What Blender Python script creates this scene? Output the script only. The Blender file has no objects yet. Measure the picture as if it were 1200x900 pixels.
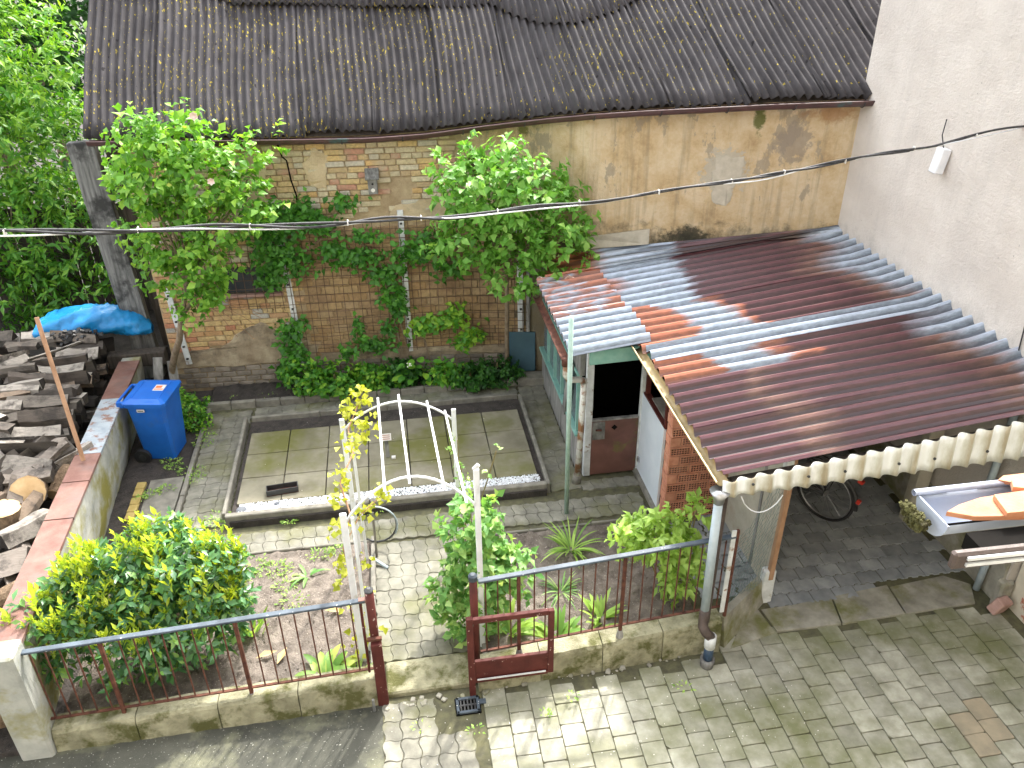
import bpy, math, random
import numpy as np
from mathutils import Matrix, Vector
R = math.radians
rnd = random.Random(7)
S = bpy.context.scene
COL = S.collection
# ---------------------------------------------------------------- camera, sky, sun, exposure
cam_d = bpy.data.cameras.new("camera")
cam_d.sensor_width = 36.0
cam_d.lens = 962.0 / 1200.0 * 36.0
cam_d.clip_start = 0.05
cam_d.clip_end = 3000
cam = bpy.data.objects.new("camera", cam_d)
COL.objects.link(cam)
_th, _ro, _ya = 0.523, 0.011, 0.151
_f = Vector((math.sin(_ya) * math.cos(_th), math.cos(_ya) * math.cos(_th), -math.sin(_th)))
_r = Vector((math.cos(_ya), -math.sin(_ya), 0))
_d = _f.cross(_r)
_r2 = math.cos(_ro) * _r + math.sin(_ro) * _d
_d2 = -math.sin(_ro) * _r + math.cos(_ro) * _d
_m = Matrix((_r2, -_d2, -_f)).transposed().to_4x4()
_m.translation = Vector((0, 0, 5.964))
cam.matrix_world = _m
S.camera = cam
S.render.resolution_x, S.render.resolution_y = 1024, 768
SUN_AZ, SUN_EL = math.atan2(0.47, 0.88), R(50)
w = bpy.data.worlds.new("World")
S.world = w
w.use_nodes = True
wn = w.node_tree
sky = wn.nodes.new("ShaderNodeTexSky")
sky.sky_type = 'NISHITA'
sky.sun_disc = False
sky.sun_elevation = SUN_EL
sky.sun_rotation = SUN_AZ
sky.air_density = 1.0
sky.dust_density = 4.0
sky.ozone_density = 1.0
wn.nodes["Background"].inputs[1].default_value = 0.15
_hs = wn.nodes.new("ShaderNodeHueSaturation")      # thin bright cloud: a much whiter sky
_hs.inputs['Saturation'].default_value = 0.22
_mx = wn.nodes.new("ShaderNodeMix"); _mx.data_type = 'RGBA'; _mx.blend_type = 'MULTIPLY'; _mx.inputs[0].default_value = 1.0
_mx.inputs[7].default_value = (1.0, 1.0, 0.985, 1)
wn.links.new(sky.outputs[0], _hs.inputs['Color'])
wn.links.new(_hs.outputs[0], _mx.inputs[6])
wn.links.new(_mx.outputs[2], wn.nodes["Background"].inputs[0])
sd = bpy.data.lights.new("sun", 'SUN')
sd.energy = 1.05
sd.angle = R(1.8)
sd.color = (1.0, 0.95, 0.86)
sun = bpy.data.objects.new("sun", sd)
COL.objects.link(sun)
sdir = Vector((math.sin(SUN_AZ) * math.cos(SUN_EL), math.cos(SUN_AZ) * math.cos(SUN_EL), math.sin(SUN_EL)))
sun.rotation_euler = sdir.to_track_quat('Z', 'Y').to_euler()
sun.location = (5, 10, 15)
S.view_settings.view_transform = 'Standard'
S.view_settings.look = 'None'
S.view_settings.exposure = 2.55
S.view_settings.gamma = 1.0

# ---------------------------------------------------------------- materials
def _n(nt, t, **kw):
    n = nt.nodes.new(t)
    for k, v in kw.items():
        setattr(n, k, v)
    return n

def ramp(nt, fac, stops, interp='LINEAR'):
    r = _n(nt, "ShaderNodeValToRGB")
    r.color_ramp.interpolation = interp
    e = r.color_ramp.elements
    while len(e) < len(stops):
        e.new(0.5)
    for i, (p, c) in enumerate(stops):
        e[i].position = p
        e[i].color = (*c, 1) if len(c) == 3 else c
    nt.links.new(fac, r.inputs[0])
    return r.outputs[0]

def noise(nt, vec, scale, detail=4, rough=0.55, dist=0.0):
    n = _n(nt, "ShaderNodeTexNoise")
    n.inputs['Scale'].default_value = scale
    n.inputs['Detail'].default_value = detail
    n.inputs['Roughness'].default_value = rough
    n.inputs['Distortion'].default_value = dist
    nt.links.new(vec, n.inputs['Vector'])
    return n.outputs['Fac']

def vscale(nt, vec, s):
    m = _n(nt, "ShaderNodeVectorMath", operation='MULTIPLY')
    nt.links.new(vec, m.inputs[0])
    m.inputs[1].default_value = s
    return m.outputs[0]

def mth(nt, op, a, b=None, c=None, clamp=False):
    m = _n(nt, "ShaderNodeMath", operation=op)
    m.use_clamp = clamp
    for i, v in enumerate((a, b, c)):
        if v is None:
            continue
        if isinstance(v, (int, float)):
            m.inputs[i].default_value = v
        else:
            nt.links.new(v, m.inputs[i])
    return m.outputs[0]

def mixc(nt, fac, a, b, mode='MIX'):
    m = _n(nt, "ShaderNodeMix", data_type='RGBA', blend_type=mode)
    for sock, v in ((m.inputs[0], fac), (m.inputs[6], a), (m.inputs[7], b)):
        if isinstance(v, (int, float)):
            sock.default_value = v
        elif isinstance(v, tuple):
            sock.default_value = (*v, 1)
        else:
            nt.links.new(v, sock)
    return m.outputs[2]

def basemat(name):
    m = bpy.data.materials.new(name)
    m.use_nodes = True
    nt = m.node_tree
    b = nt.nodes["Principled BSDF"]
    g = _n(nt, "ShaderNodeNewGeometry")
    return m, nt, b, g.outputs['Position']

def piece_random(nt):
    """per piece random number: object random plus the piece's own 'tone'"""
    oi = _n(nt, "ShaderNodeObjectInfo")
    at = _n(nt, "ShaderNodeAttribute", attribute_name="tone")
    return mth(nt, 'FRACT', mth(nt, 'ADD', oi.outputs['Random'], at.outputs['Fac']))

def bump(nt, b, h, strength=0.3, dist=0.01):
    bp = _n(nt, "ShaderNodeBump")
    bp.inputs['Strength'].default_value = strength
    bp.inputs['Distance'].default_value = dist
    nt.links.new(h, bp.inputs['Height'])
    nt.links.new(bp.outputs[0], b.inputs['Normal'])

def surf(name, c0, c1, scale=6, rough=0.85, metal=0.0, bs=0.3, bscale=60, stain=None, stain_scale=1.5,
         stain_amt=(0.5, 0.68), pieces=None, pv=0.0, stretch=(1, 1, 1), spec=0.5, speck=None, bd=0.01):
    """mottled surface: two colours mixed by noise, an optional stain colour in patches, optional ramp over pieces"""
    m, nt, b, P = basemat(name)
    V = vscale(nt, P, stretch)
    n1 = noise(nt, V, scale, 6, 0.6)
    if pieces:
        pr_ = piece_random(nt)
        k = len(pieces)
        col = ramp(nt, pr_, [(i / max(1, k), c) for i, c in enumerate(pieces)], 'CONSTANT')
        v = ramp(nt, n1, [(0.3, (0.72,) * 3), (0.7, (1.15,) * 3)])
        col = mixc(nt, 1.0, col, v, 'MULTIPLY')
    else:
        col = ramp(nt, n1, [(0.32, c0), (0.68, c1)])
        if pv > 0:
            pr_ = piece_random(nt)
            v = ramp(nt, pr_, [(0.0, (1 - pv,) * 3), (1.0, (1 + pv,) * 3)])
            col = mixc(nt, 1.0, col, v, 'MULTIPLY')
    if stain:
        n2 = noise(nt, P, stain_scale, 5, 0.65)
        f = ramp(nt, n2, [(stain_amt[0], (0, 0, 0)), (stain_amt[1], (1, 1, 1))])
        col = mixc(nt, f, col, stain)
    if speck:
        n3 = noise(nt, P, speck[1], 2, 0.5)
        f = ramp(nt, n3, [(speck[2], (0, 0, 0)), (speck[2] + 0.03, (1, 1, 1))])
        col = mixc(nt, f, col, speck[0])
    nt.links.new(col, b.inputs['Base Color'])
    b.inputs['Roughness'].default_value = rough
    b.inputs['Metallic'].default_value = metal
    b.inputs['Specular IOR Level'].default_value = spec
    if bs > 0:
        bump(nt, b, noise(nt, V, bscale, 5, 0.7), bs, bd)
    return m

def leafmat(name, stops, rough=0.45, trans=0.35, spec=0.4):
    """leaf: colour by the leaf's own tone, some light passes through"""
    m, nt, b, P = basemat(name)
    at = _n(nt, "ShaderNodeAttribute", attribute_name="tone")
    n1 = noise(nt, P, 14, 2, 0.5)
    f = mth(nt, 'ADD', at.outputs['Fac'], mth(nt, 'MULTIPLY', mth(nt, 'SUBTRACT', n1, 0.5), 0.35), clamp=True)
    col = ramp(nt, f, stops)
    nt.links.new(col, b.inputs['Base Color'])
    b.inputs['Roughness'].default_value = rough
    b.inputs['Specular IOR Level'].default_value = spec
    t = _n(nt, "ShaderNodeBsdfTranslucent")
    tc = mixc(nt, 1.0, col, (1.5, 1.45, 0.7), 'MULTIPLY')
    nt.links.new(tc, t.inputs[0])
    mx = _n(nt, "ShaderNodeMixShader")
    mx.inputs[0].default_value = trans
    nt.links.new(b.outputs[0], mx.inputs[1])
    nt.links.new(t.outputs[0], mx.inputs[2])
    nt.links.new(mx.outputs[0], nt.nodes["Material Output"].inputs[0])
    return m

M = {}
M['soil_dry'] = surf('dry_soil', (0.12, 0.098, 0.082), (0.27, 0.23, 0.195), 9, 0.95, bs=0.9, bscale=38, bd=0.03,
                     stain=(0.07, 0.055, 0.045), stain_scale=2.2, stain_amt=(0.5, 0.75), speck=((0.42, 0.36, 0.3), 70, 0.66))
M['soil_dark'] = surf('damp_soil', (0.03, 0.026, 0.024), (0.075, 0.062, 0.055), 9, 0.9, bs=0.9, bscale=45, bd=0.03,
                      speck=((0.25, 0.22, 0.2), 80, 0.7))
M['asphalt'] = surf('damp_asphalt', (0.035, 0.036, 0.028), (0.075, 0.075, 0.058), 3, 0.8, bs=0.5, bscale=140,
                    stain=(0.17, 0.17, 0.11), stain_scale=1.6, stain_amt=(0.5, 0.66), speck=((0.3, 0.3, 0.26), 60, 0.68))
M['slab'] = surf('courtyard_slab', (0.225, 0.22, 0.17), (0.40, 0.39, 0.32), 6, 0.85, bs=0.45, bscale=120, pv=0.2,
                 stain=(0.15, 0.155, 0.075), stain_scale=1.1, stain_amt=(0.45, 0.66), speck=((0.5, 0.48, 0.42), 95, 0.72))
M['slab_rusty'] = surf('rusty_slab', (0.22, 0.195, 0.14), (0.35, 0.29, 0.20), 5, 0.85, bs=0.35, bscale=120, pv=0.1)
M['paver'] = surf('garden_paver', (0.14, 0.135, 0.11), (0.27, 0.26, 0.215), 7, 0.88, bs=0.45, bscale=130, pv=0.13,
                  stain=(0.14, 0.14, 0.06), stain_scale=1.3, stain_amt=(0.47, 0.68), speck=((0.5, 0.48, 0.43), 90, 0.73))
M['joint'] = surf('mossy_joint', (0.065, 0.062, 0.04), (0.13, 0.125, 0.065), 12, 0.95, bs=0.6, bscale=90)
M['garage_paver'] = surf('garage_paver', (0.20, 0.215, 0.23), (0.35, 0.365, 0.38), 5, 0.75, bs=0.3, bscale=130, pv=0.22,
                         stain=(0.27, 0.265, 0.245), stain_scale=1.3, stain_amt=(0.58, 0.75))
M['patio'] = surf('patio_slab', (0.16, 0.145, 0.10), (0.27, 0.25, 0.185), 3, 0.8, bs=0.2, bscale=110, pv=0.08,
                  stain=(0.13, 0.13, 0.035), stain_scale=0.9, stain_amt=(0.45, 0.62))
M['concrete'] = surf('old_concrete', (0.2, 0.19, 0.16), (0.38, 0.36, 0.30), 5, 0.9, bs=0.5, bscale=70,
                     stain=(0.15, 0.15, 0.055), stain_scale=2.4, stain_amt=(0.47, 0.65))
M['mossy_curb'] = surf('mossy_concrete', (0.20, 0.19, 0.12), (0.44, 0.415, 0.28), 6, 0.9, bs=0.9, bscale=45, bd=0.02,
                       stain=(0.10, 0.10, 0.03), stain_scale=3.6, stain_amt=(0.48, 0.6))
M['kerb'] = surf('kerb_concrete', (0.15, 0.14, 0.12), (0.28, 0.265, 0.225), 8, 0.9, bs=0.5, bscale=80, pv=0.12)
M['house'] = surf('house_render', (0.62, 0.56, 0.505), (0.71, 0.655, 0.60), 1.6, 0.93, bs=0.7, bscale=24, bd=0.022,
                  stretch=(1, 1, 1.6), stain=(0.54, 0.49, 0.45), stain_scale=0.9, stain_amt=(0.5, 0.8), speck=((0.42, 0.38, 0.34), 26, 0.74))
def house_mat():
    m = M['house']; nt = m.node_tree; b = nt.nodes["Principled BSDF"]
    src = b.inputs['Base Color'].links[0].from_socket
    g = _n(nt, "ShaderNodeNewGeometry")
    n1 = noise(nt, vscale(nt, g.outputs['Position'], (3.2, 3.2, 0.25)), 1.5, 5, 0.65)
    f = ramp(nt, n1, [(0.52, (0, 0, 0)), (0.8, (0.35, 0.35, 0.35))])
    sp = _n(nt, "ShaderNodeSeparateXYZ"); nt.links.new(g.outputs['Position'], sp.inputs[0])
    col = mixc(nt, f, src, (0.45, 0.42, 0.39))
    n2 = noise(nt, g.outputs['Position'], 5, 6, 0.7)
    low = mth(nt, 'MULTIPLY', mth(nt, 'SUBTRACT', 2.65, sp.outputs[2]), 1.2)
    f2 = ramp(nt, mth(nt, 'ADD', n2, low), [(0.6, (0, 0, 0)), (1.0, (0.6, 0.6, 0.6))])
    col = mixc(nt, f2, col, (0.36, 0.33, 0.30))
    nt.links.new(col, b.inputs['Base Color'])
house_mat()
M['cream'] = surf('cream_render', (0.55, 0.5, 0.4), (0.68, 0.63, 0.52), 4, 0.9, bs=0.5, bscale=60,
                  stain=(0.45, 0.16, 0.11), stain_scale=5, stain_amt=(0.62, 0.66))
M['brick'] = surf('old_brick', None, None, 30, 0.92, bs=0.6, bscale=70, pieces=[
    (0.54, 0.40, 0.20), (0.58, 0.38, 0.17), (0.56, 0.46, 0.29), (0.56, 0.48, 0.33), (0.47, 0.35, 0.19), (0.6, 0.43, 0.2), (0.58, 0.50, 0.34),
    (0.50, 0.27, 0.19), (0.52, 0.48, 0.40), (0.56, 0.41, 0.22), (0.46, 0.34, 0.2), (0.6, 0.48, 0.28), (0.50, 0.38, 0.22), (0.57, 0.50, 0.37)],
    stain=(0.42, 0.35, 0.24), stain_scale=2.3, stain_amt=(0.5, 0.7))
M['brick_warm'] = surf('warm_low_brick', None, None, 30, 0.92, bs=0.6, bscale=70, pieces=[
    (0.52, 0.36, 0.17), (0.52, 0.31, 0.15), (0.48, 0.22, 0.13), (0.50, 0.35, 0.18), (0.5, 0.28, 0.15), (0.55, 0.42, 0.23),
    (0.44, 0.42, 0.38), (0.58, 0.42, 0.2), (0.46, 0.29, 0.16), (0.56, 0.40, 0.2)])
M['block'] = surf('ochre_block', None, None, 22, 0.92, bs=0.6, bscale=60, pieces=[
    (0.36, 0.24, 0.125), (0.40, 0.275, 0.14), (0.33, 0.22, 0.12), (0.37, 0.26, 0.145), (0.35, 0.225, 0.11)],
    stain=(0.17, 0.10, 0.055), stain_scale=2.2, stain_amt=(0.5, 0.75))
M['mortar'] = surf('sandy_mortar', (0.30, 0.22, 0.13), (0.46, 0.36, 0.23), 9, 0.95, bs=0.9, bscale=50)
M['dark_brick'] = surf('damp_plinth_brick', (0.16, 0.135, 0.11), (0.30, 0.26, 0.22), 8, 0.9, bs=0.5, bscale=60, pv=0.2)

def plaster_mat():
    m, nt, b, P = basemat('stained_plaster')
    n1 = noise(nt, P, 2.6, 10, 0.72)
    col = ramp(nt, n1, [(0.30, (0.42, 0.28, 0.145)), (0.45, (0.60, 0.45, 0.26)), (0.60, (0.70, 0.57, 0.39)), (0.75, (0.55, 0.40, 0.22))])
    sp = _n(nt, "ShaderNodeSeparateXYZ"); nt.links.new(P, sp.inputs[0])
    # grey weathered patches, mostly in the upper half
    n2 = noise(nt, vscale(nt, P, (1, 1, 0.55)), 3.0, 9, 0.68)
    up = mth(nt, 'MULTIPLY', mth(nt, 'SUBTRACT', sp.outputs[2], 2.9), 0.09)
    f2 = ramp(nt, mth(nt, 'ADD', n2, up), [(0.615, (0, 0, 0)), (0.64, (0.72, 0.72, 0.72))])
    col = mixc(nt, f2, col, (0.34, 0.285, 0.215))
    # vertical run-off streaks
    n3 = noise(nt, vscale(nt, P, (5.5, 5.5, 0.3)), 1.6, 5, 0.65)
    f3 = ramp(nt, n3, [(0.50, (0, 0, 0)), (0.72, (0.7, 0.7, 0.7))])
    col = mixc(nt, f3, col, (0.30, 0.23, 0.14))
    # black damp just above the carport roof
    n4 = noise(nt, P, 6, 6, 0.7)
    low = mth(nt, 'MULTIPLY', mth(nt, 'SUBTRACT', 2.52, sp.outputs[2]), 0.8)
    f4 = ramp(nt, mth(nt, 'ADD', n4, low), [(0.55, (0, 0, 0)), (0.8, (0.85, 0.85, 0.85))])
    col = mixc(nt, f4, col, (0.07, 0.062, 0.04))
    def blob(cx, cz, rx, rz, c, edge=0.25, strength=0.9):
        nonlocal col
        dx = mth(nt, 'MULTIPLY', mth(nt, 'SUBTRACT', sp.outputs[0], cx), 1 / rx); dz = mth(nt, 'MULTIPLY', mth(nt, 'SUBTRACT', sp.outputs[2], cz), 1 / rz)
        d = mth(nt, 'SQRT', mth(nt, 'ADD', mth(nt, 'MULTIPLY', dx, dx), mth(nt, 'MULTIPLY', dz, dz)))
        d = mth(nt, 'ADD', d, mth(nt, 'MULTIPLY', mth(nt, 'SUBTRACT', noise(nt, P, 11, 6, 0.7), 0.5), 2.2))
        f = ramp(nt, d, [(max(0, 1 - edge), (strength,) * 3), (1.0, (0, 0, 0))])
        col = mixc(nt, f, col, c)
    blob(4.47, 3.80, .07, .22, (0.10, 0.12, 0.02), .4)
    blob(1.78, 3.6, .08, .16, (0.16, 0.16, 0.04), .4)
    blob(3.75, 2.30, .42, .16, (0.03, 0.03, 0.02), .5)
    blob(4.15, 3.15, .30, .30, (0.50, 0.46, 0.38), .15, .8)
    blob(5.3, 3.85, .40, .12, (0.40, 0.20, 0.08), .6, .7)
    blob(4.9, 3.5, .22, .26, (0.30, 0.25, 0.20), .2, .7)
    nt.links.new(col, b.inputs['Base Color'])
    b.inputs['Roughness'].default_value = 0.93
    bump(nt, b, noise(nt, P, 26, 9, 0.75), 0.9, 0.03)
    return m
M['plaster'] = plaster_mat()
M['grey_patch'] = surf('grey_cement_patch', (0.42, 0.38, 0.30), (0.56, 0.51, 0.42), 9, 0.93, bs=0.6, bscale=50)
M['thin_plaster'] = surf('thin_lime_wash', (0.47, 0.36, 0.22), (0.60, 0.49, 0.33), 5, 0.93, bs=0.8, bscale=35, bd=0.02,
                         stain=(0.36, 0.29, 0.2), stain_scale=3)
M['base_render'] = surf('crumbling_base_render', (0.25, 0.19, 0.125), (0.47, 0.39, 0.28), 4, 0.95, bs=0.9, bscale=30, bd=0.02,
                        stain=(0.14, 0.11, 0.08), stain_scale=2.5)
M['moss'] = surf('moss', (0.03, 0.025, 0.008), (0.085, 0.085, 0.02), 28, 0.95, bs=0.8, bscale=60)

def roof_mat():
    m, nt, b, P = basemat('weathered_fibre_cement')
    n1 = noise(nt, P, 3.5, 6, 0.65)
    col = ramp(nt, n1, [(0.3, (0.036, 0.033, 0.036)), (0.7, (0.070, 0.065, 0.069))])
    pr_ = piece_random(nt)
    col = mixc(nt, 1.0, col, ramp(nt, pr_, [(0, (0.9,) * 3), (1, (1.15,) * 3)]), 'MULTIPLY')
    big = noise(nt, P, 0.9, 3, 0.5)
    n2 = noise(nt, vscale(nt, P, (1, 0.4, 0.4)), 42, 2, 0.5)
    spx = _n(nt, 'ShaderNodeSeparateXYZ'); nt.links.new(P, spx.inputs[0])
    big = mth(nt, 'SUBTRACT', big, mth(nt, 'MULTIPLY', mth(nt, 'ADD', spx.outputs[0], 3.5), 0.03))
    f = ramp(nt, mth(nt, 'ADD', n2, mth(nt, 'MULTIPLY', big, 0.2)), [(0.745, (0, 0, 0)), (0.76, (1, 1, 1))])
    col = mixc(nt, f, col, (0.36, 0.28, 0.03))
    n3 = noise(nt, P, 11, 2, 0.4)
    f3 = ramp(nt, n3, [(0.725, (0, 0, 0)), (0.735, (1, 1, 1))])
    col = mixc(nt, f3, col, (0.012, 0.01, 0.012))
    nt.links.new(col, b.inputs['Base Color'])
    b.inputs['Roughness'].default_value = 0.85
    b.inputs['Specular IOR Level'].default_value = 0.3
    bump(nt, b, noise(nt, P, 80, 4, 0.6), 0.15, 0.006)
    return m
M['roof'] = roof_mat()

def tin_mat(name, stops, wob=0.5, seed=0.0, rough=0.42):
    """galvanised sheet rusting in patches: stops along the sheet's length (world x, metres)"""
    m, nt, b, P = basemat(name)
    sp = _n(nt, "ShaderNodeSeparateXYZ"); nt.links.new(P, sp.inputs[0])
    off = _n(nt, "ShaderNodeVectorMath", operation='ADD'); nt.links.new(P, off.inputs[0]); off.inputs[1].default_value = (seed, seed * 2, 0)
    nw = noise(nt, vscale(nt, off.outputs[0], (0.9, 9.0, 0.0)), 1.6, 6, 0.7)
    nb = noise(nt, vscale(nt, off.outputs[0], (0.6, 0.9, 0.0)), 1.3, 2, 0.5)
    x = mth(nt, 'ADD', sp.outputs[0], mth(nt, 'MULTIPLY', mth(nt, 'SUBTRACT', nw, 0.5), wob * 2.2))
    x = mth(nt, 'ADD', x, mth(nt, 'MULTIPLY', mth(nt, 'SUBTRACT', nb, 0.5), wob * 4.0))
    fx = mth(nt, 'DIVIDE', mth(nt, 'SUBTRACT', x, 1.5), 4.5, clamp=True)
    C = dict(s=(0.26, 0.32, 0.38), m=(0.060, 0.019, 0.024), o=(0.27, 0.095, 0.048), p=(0.5, 0.36, 0.33), b=(0.12, 0.065, 0.05))
    col = ramp(nt, fx, [((p - 1.5) / 4.5, C[c]) for p, c in stops])
    K = dict(s=(1, 1, 1), m=(0, 0, 0), o=(0, 0, 0), p=(0.3,) * 3, b=(0.1,) * 3)
    met = ramp(nt, fx, [((p - 1.5) / 4.5, K[c]) for p, c in stops])
    fine = noise(nt, vscale(nt, P, (1, 4, 1)), 8, 5, 0.7)
    col = mixc(nt, 1.0, col, ramp(nt, fine, [(0.3, (0.78,) * 3), (0.7, (1.18,) * 3)]), 'MULTIPLY')
    # washed paler rust bloom, thickest near the sheet ends
    bl_ = noise(nt, vscale(nt, P, (0.7, 7.0, 0.0)), 2.3, 6, 0.7)
    col = mixc(nt, ramp(nt, bl_, [(0.56, (0, 0, 0)), (0.76, (0.45, 0.45, 0.45))]), col, (0.20, 0.085, 0.075))
    # crest light and valley shade painted into the colour, with darker valley rust
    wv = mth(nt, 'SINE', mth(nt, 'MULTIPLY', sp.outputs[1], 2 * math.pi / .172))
    dirt = mth(nt, 'ADD', mth(nt, 'MULTIPLY', wv, .5), mth(nt, 'MULTIPLY', mth(nt, 'SUBTRACT', noise(nt, vscale(nt, P, (2, 9, 1)), 5, 4, 0.7), .5), .9))  # wave stripe broken by noise, drives the painted valley shade
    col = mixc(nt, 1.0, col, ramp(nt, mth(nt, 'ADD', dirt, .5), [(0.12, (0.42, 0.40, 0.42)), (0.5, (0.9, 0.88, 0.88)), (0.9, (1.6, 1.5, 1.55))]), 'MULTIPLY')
    nt.links.new(col, b.inputs['Base Color'])
    nt.links.new(mth(nt, 'MULTIPLY', met, 0.25), b.inputs['Metallic'])
    b.inputs['Roughness'].default_value = rough - 0.10
    b.inputs['Specular IOR Level'].default_value = 0.7
    bump(nt, b, noise(nt, P, 40, 3, 0.6), 0.06, 0.004)
    return m
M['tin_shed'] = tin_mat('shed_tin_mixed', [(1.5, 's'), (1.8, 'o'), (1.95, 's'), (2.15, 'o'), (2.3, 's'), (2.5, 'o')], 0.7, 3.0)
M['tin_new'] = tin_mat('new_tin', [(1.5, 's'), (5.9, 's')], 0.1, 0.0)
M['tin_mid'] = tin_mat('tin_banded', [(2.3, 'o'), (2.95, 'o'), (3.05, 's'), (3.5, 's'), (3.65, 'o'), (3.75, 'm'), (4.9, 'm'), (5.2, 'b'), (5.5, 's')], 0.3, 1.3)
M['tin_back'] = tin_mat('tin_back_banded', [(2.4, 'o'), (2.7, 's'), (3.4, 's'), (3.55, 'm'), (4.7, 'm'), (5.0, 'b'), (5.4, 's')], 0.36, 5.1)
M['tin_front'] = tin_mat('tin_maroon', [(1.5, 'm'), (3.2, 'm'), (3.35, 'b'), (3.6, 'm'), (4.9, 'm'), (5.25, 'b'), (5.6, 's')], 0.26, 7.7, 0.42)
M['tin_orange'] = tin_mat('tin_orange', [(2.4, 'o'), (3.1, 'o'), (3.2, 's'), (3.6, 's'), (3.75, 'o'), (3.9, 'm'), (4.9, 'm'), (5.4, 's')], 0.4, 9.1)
M['fascia'] = surf('dirty_fibreglass', (0.42, 0.40, 0.30), (0.66, 0.65, 0.54), 3, 0.6, bs=0.2, bscale=40,
                   stain=(0.30, 0.24, 0.12), stain_scale=3.5, stain_amt=(0.5, 0.72), stretch=(2, 1, 0.5))
def fascia_mat():
    m, nt, b, P = basemat('dirty_pleat_shaded_fibreglass')
    sp = _n(nt, "ShaderNodeSeparateXYZ"); nt.links.new(P, sp.inputs[0])
    n1 = noise(nt, vscale(nt, P, (2, 1, 0.6)), 4, 6, 0.65)
    wv = mth(nt, 'SINE', mth(nt, 'MULTIPLY', sp.outputs[0], 2 * math.pi / .155))  # pleat light and shade painted as stripes along the wave, over real grime
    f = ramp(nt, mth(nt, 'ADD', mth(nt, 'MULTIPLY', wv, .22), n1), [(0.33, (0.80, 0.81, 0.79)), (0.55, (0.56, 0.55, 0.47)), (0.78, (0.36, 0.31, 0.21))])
    nt.links.new(f, b.inputs['Base Color'])
    b.inputs['Roughness'].default_value = 0.55
    return m
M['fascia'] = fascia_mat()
M['yellow_fibre'] = surf('yellowed_fibreglass', (0.33, 0.30, 0.15), (0.5, 0.46, 0.25), 5, 0.5, bs=0.2, bscale=40)
M['brass'] = surf('brown_gutter', (0.25, 0.19, 0.09), (0.42, 0.33, 0.18), 8, 0.4, 0.3, bs=0.2)
M['gutter_dark'] = surf('maroon_gutter', (0.055, 0.028, 0.028), (0.10, 0.05, 0.048), 6, 0.4, bs=0.1,
                        stain=(0.05, 0.085, 0.085), stain_scale=1.2, stain_amt=(0.62, 0.66))
M['maroon'] = surf('maroon_paint', (0.06, 0.012, 0.010), (0.11, 0.025, 0.02), 6, 0.65, spec=0.3, bs=0.2, bscale=80,
                   speck=((0.42, 0.3, 0.27), 26, 0.70))
M['rust_bar'] = surf('rusty_bar', (0.05, 0.018, 0.014), (0.15, 0.06, 0.038), 14, 0.8, spec=0.3, bs=0.4)
M['rail_blue'] = surf('dark_grey_rail', (0.028, 0.04, 0.055), (0.085, 0.11, 0.14), 6, 0.6, bs=0.1, speck=((0.5, 0.52, 0.55), 24, 0.70))
M['white'] = surf('white_paint', (0.68, 0.70, 0.74), (0.82, 0.83, 0.86), 6, 0.5, bs=0.15, stain=(0.5, 0.48, 0.42), stain_scale=4, stain_amt=(0.6, 0.75))
M['white_dirty'] = surf('grimy_white_paint', (0.52, 0.54, 0.55), (0.74, 0.76, 0.78), 9, 0.6, bs=0.3,
                        stain=(0.25, 0.16, 0.1), stain_scale=7, stain_amt=(0.6, 0.68))
M['door_white'] = surf('pale_blue_white_paint', (0.60, 0.66, 0.74), (0.70, 0.75, 0.82), 3, 0.55, bs=0.1)
M['teal'] = surf('teal_paint', (0.16, 0.36, 0.32), (0.26, 0.46, 0.41), 8, 0.6, bs=0.2)
M['green_pole'] = surf('pale_green_pole', (0.28, 0.42, 0.37), (0.42, 0.55, 0.5), 10, 0.5, bs=0.2)
M['door_brown'] = surf('brown_door', (0.10, 0.045, 0.035), (0.17, 0.075, 0.06), 4, 0.6, bs=0.2,
                       stain=(0.13, 0.13, 0.03), stain_scale=3, stain_amt=(0.6, 0.75))
M['grey_wood'] = surf('grey_weathered_wood', (0.14, 0.135, 0.13), (0.36, 0.35, 0.335), 5, 0.9, bs=0.7, bscale=30,
                      stretch=(3, 3, 0.3), stain=(0.06, 0.058, 0.055), stain_scale=2.0)
M['beam'] = surf('grey_post_wood', (0.08, 0.08, 0.078), (0.27, 0.27, 0.265), 7, 0.9, bs=0.9, bscale=26,
                 stretch=(4, 4, 0.35), stain=(0.04, 0.04, 0.04), stain_scale=1.8, stain_amt=(0.5, 0.6))
M['dark_wood'] = surf('dark_boards', (0.03, 0.025, 0.02), (0.09, 0.072, 0.06), 6, 0.9, bs=0.6, bscale=30, stretch=(4, 4, 0.3))
M['stick'] = surf('brown_stick', (0.25, 0.13, 0.07), (0.42, 0.25, 0.15), 12, 0.7, bs=0.3, stretch=(1, 1, 0.3))
M['log'] = surf('split_log', None, None, 16, 0.92, bs=0.9, bscale=45, stretch=(0.5, 2.5, 2.5), pieces=[
    (0.14, 0.12, 0.10), (0.30, 0.27, 0.235), (0.08, 0.068, 0.058), (0.20, 0.17, 0.145), (0.42, 0.38, 0.34), (0.11, 0.09, 0.075), (0.22, 0.165, 0.12)],
    stain=(0.05, 0.042, 0.036), stain_scale=5, stain_amt=(0.5, 0.66))
M['log_dark'] = surf('dark_old_log', None, None, 16, 0.92, bs=0.9, bscale=45, spec=0.2, pieces=[
    (0.03, 0.025, 0.022), (0.055, 0.045, 0.038), (0.025, 0.022, 0.02)])
M['bark'] = surf('bark', (0.13, 0.085, 0.05), (0.32, 0.22, 0.14), 12, 0.95, bs=1.0, bscale=30, bd=0.03, stretch=(2, 2, 0.8))
M['cut'] = surf('fresh_cut_wood', (0.48, 0.31, 0.15), (0.66, 0.48, 0.28), 6, 0.8, bs=0.2, pv=0.15)
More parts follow.
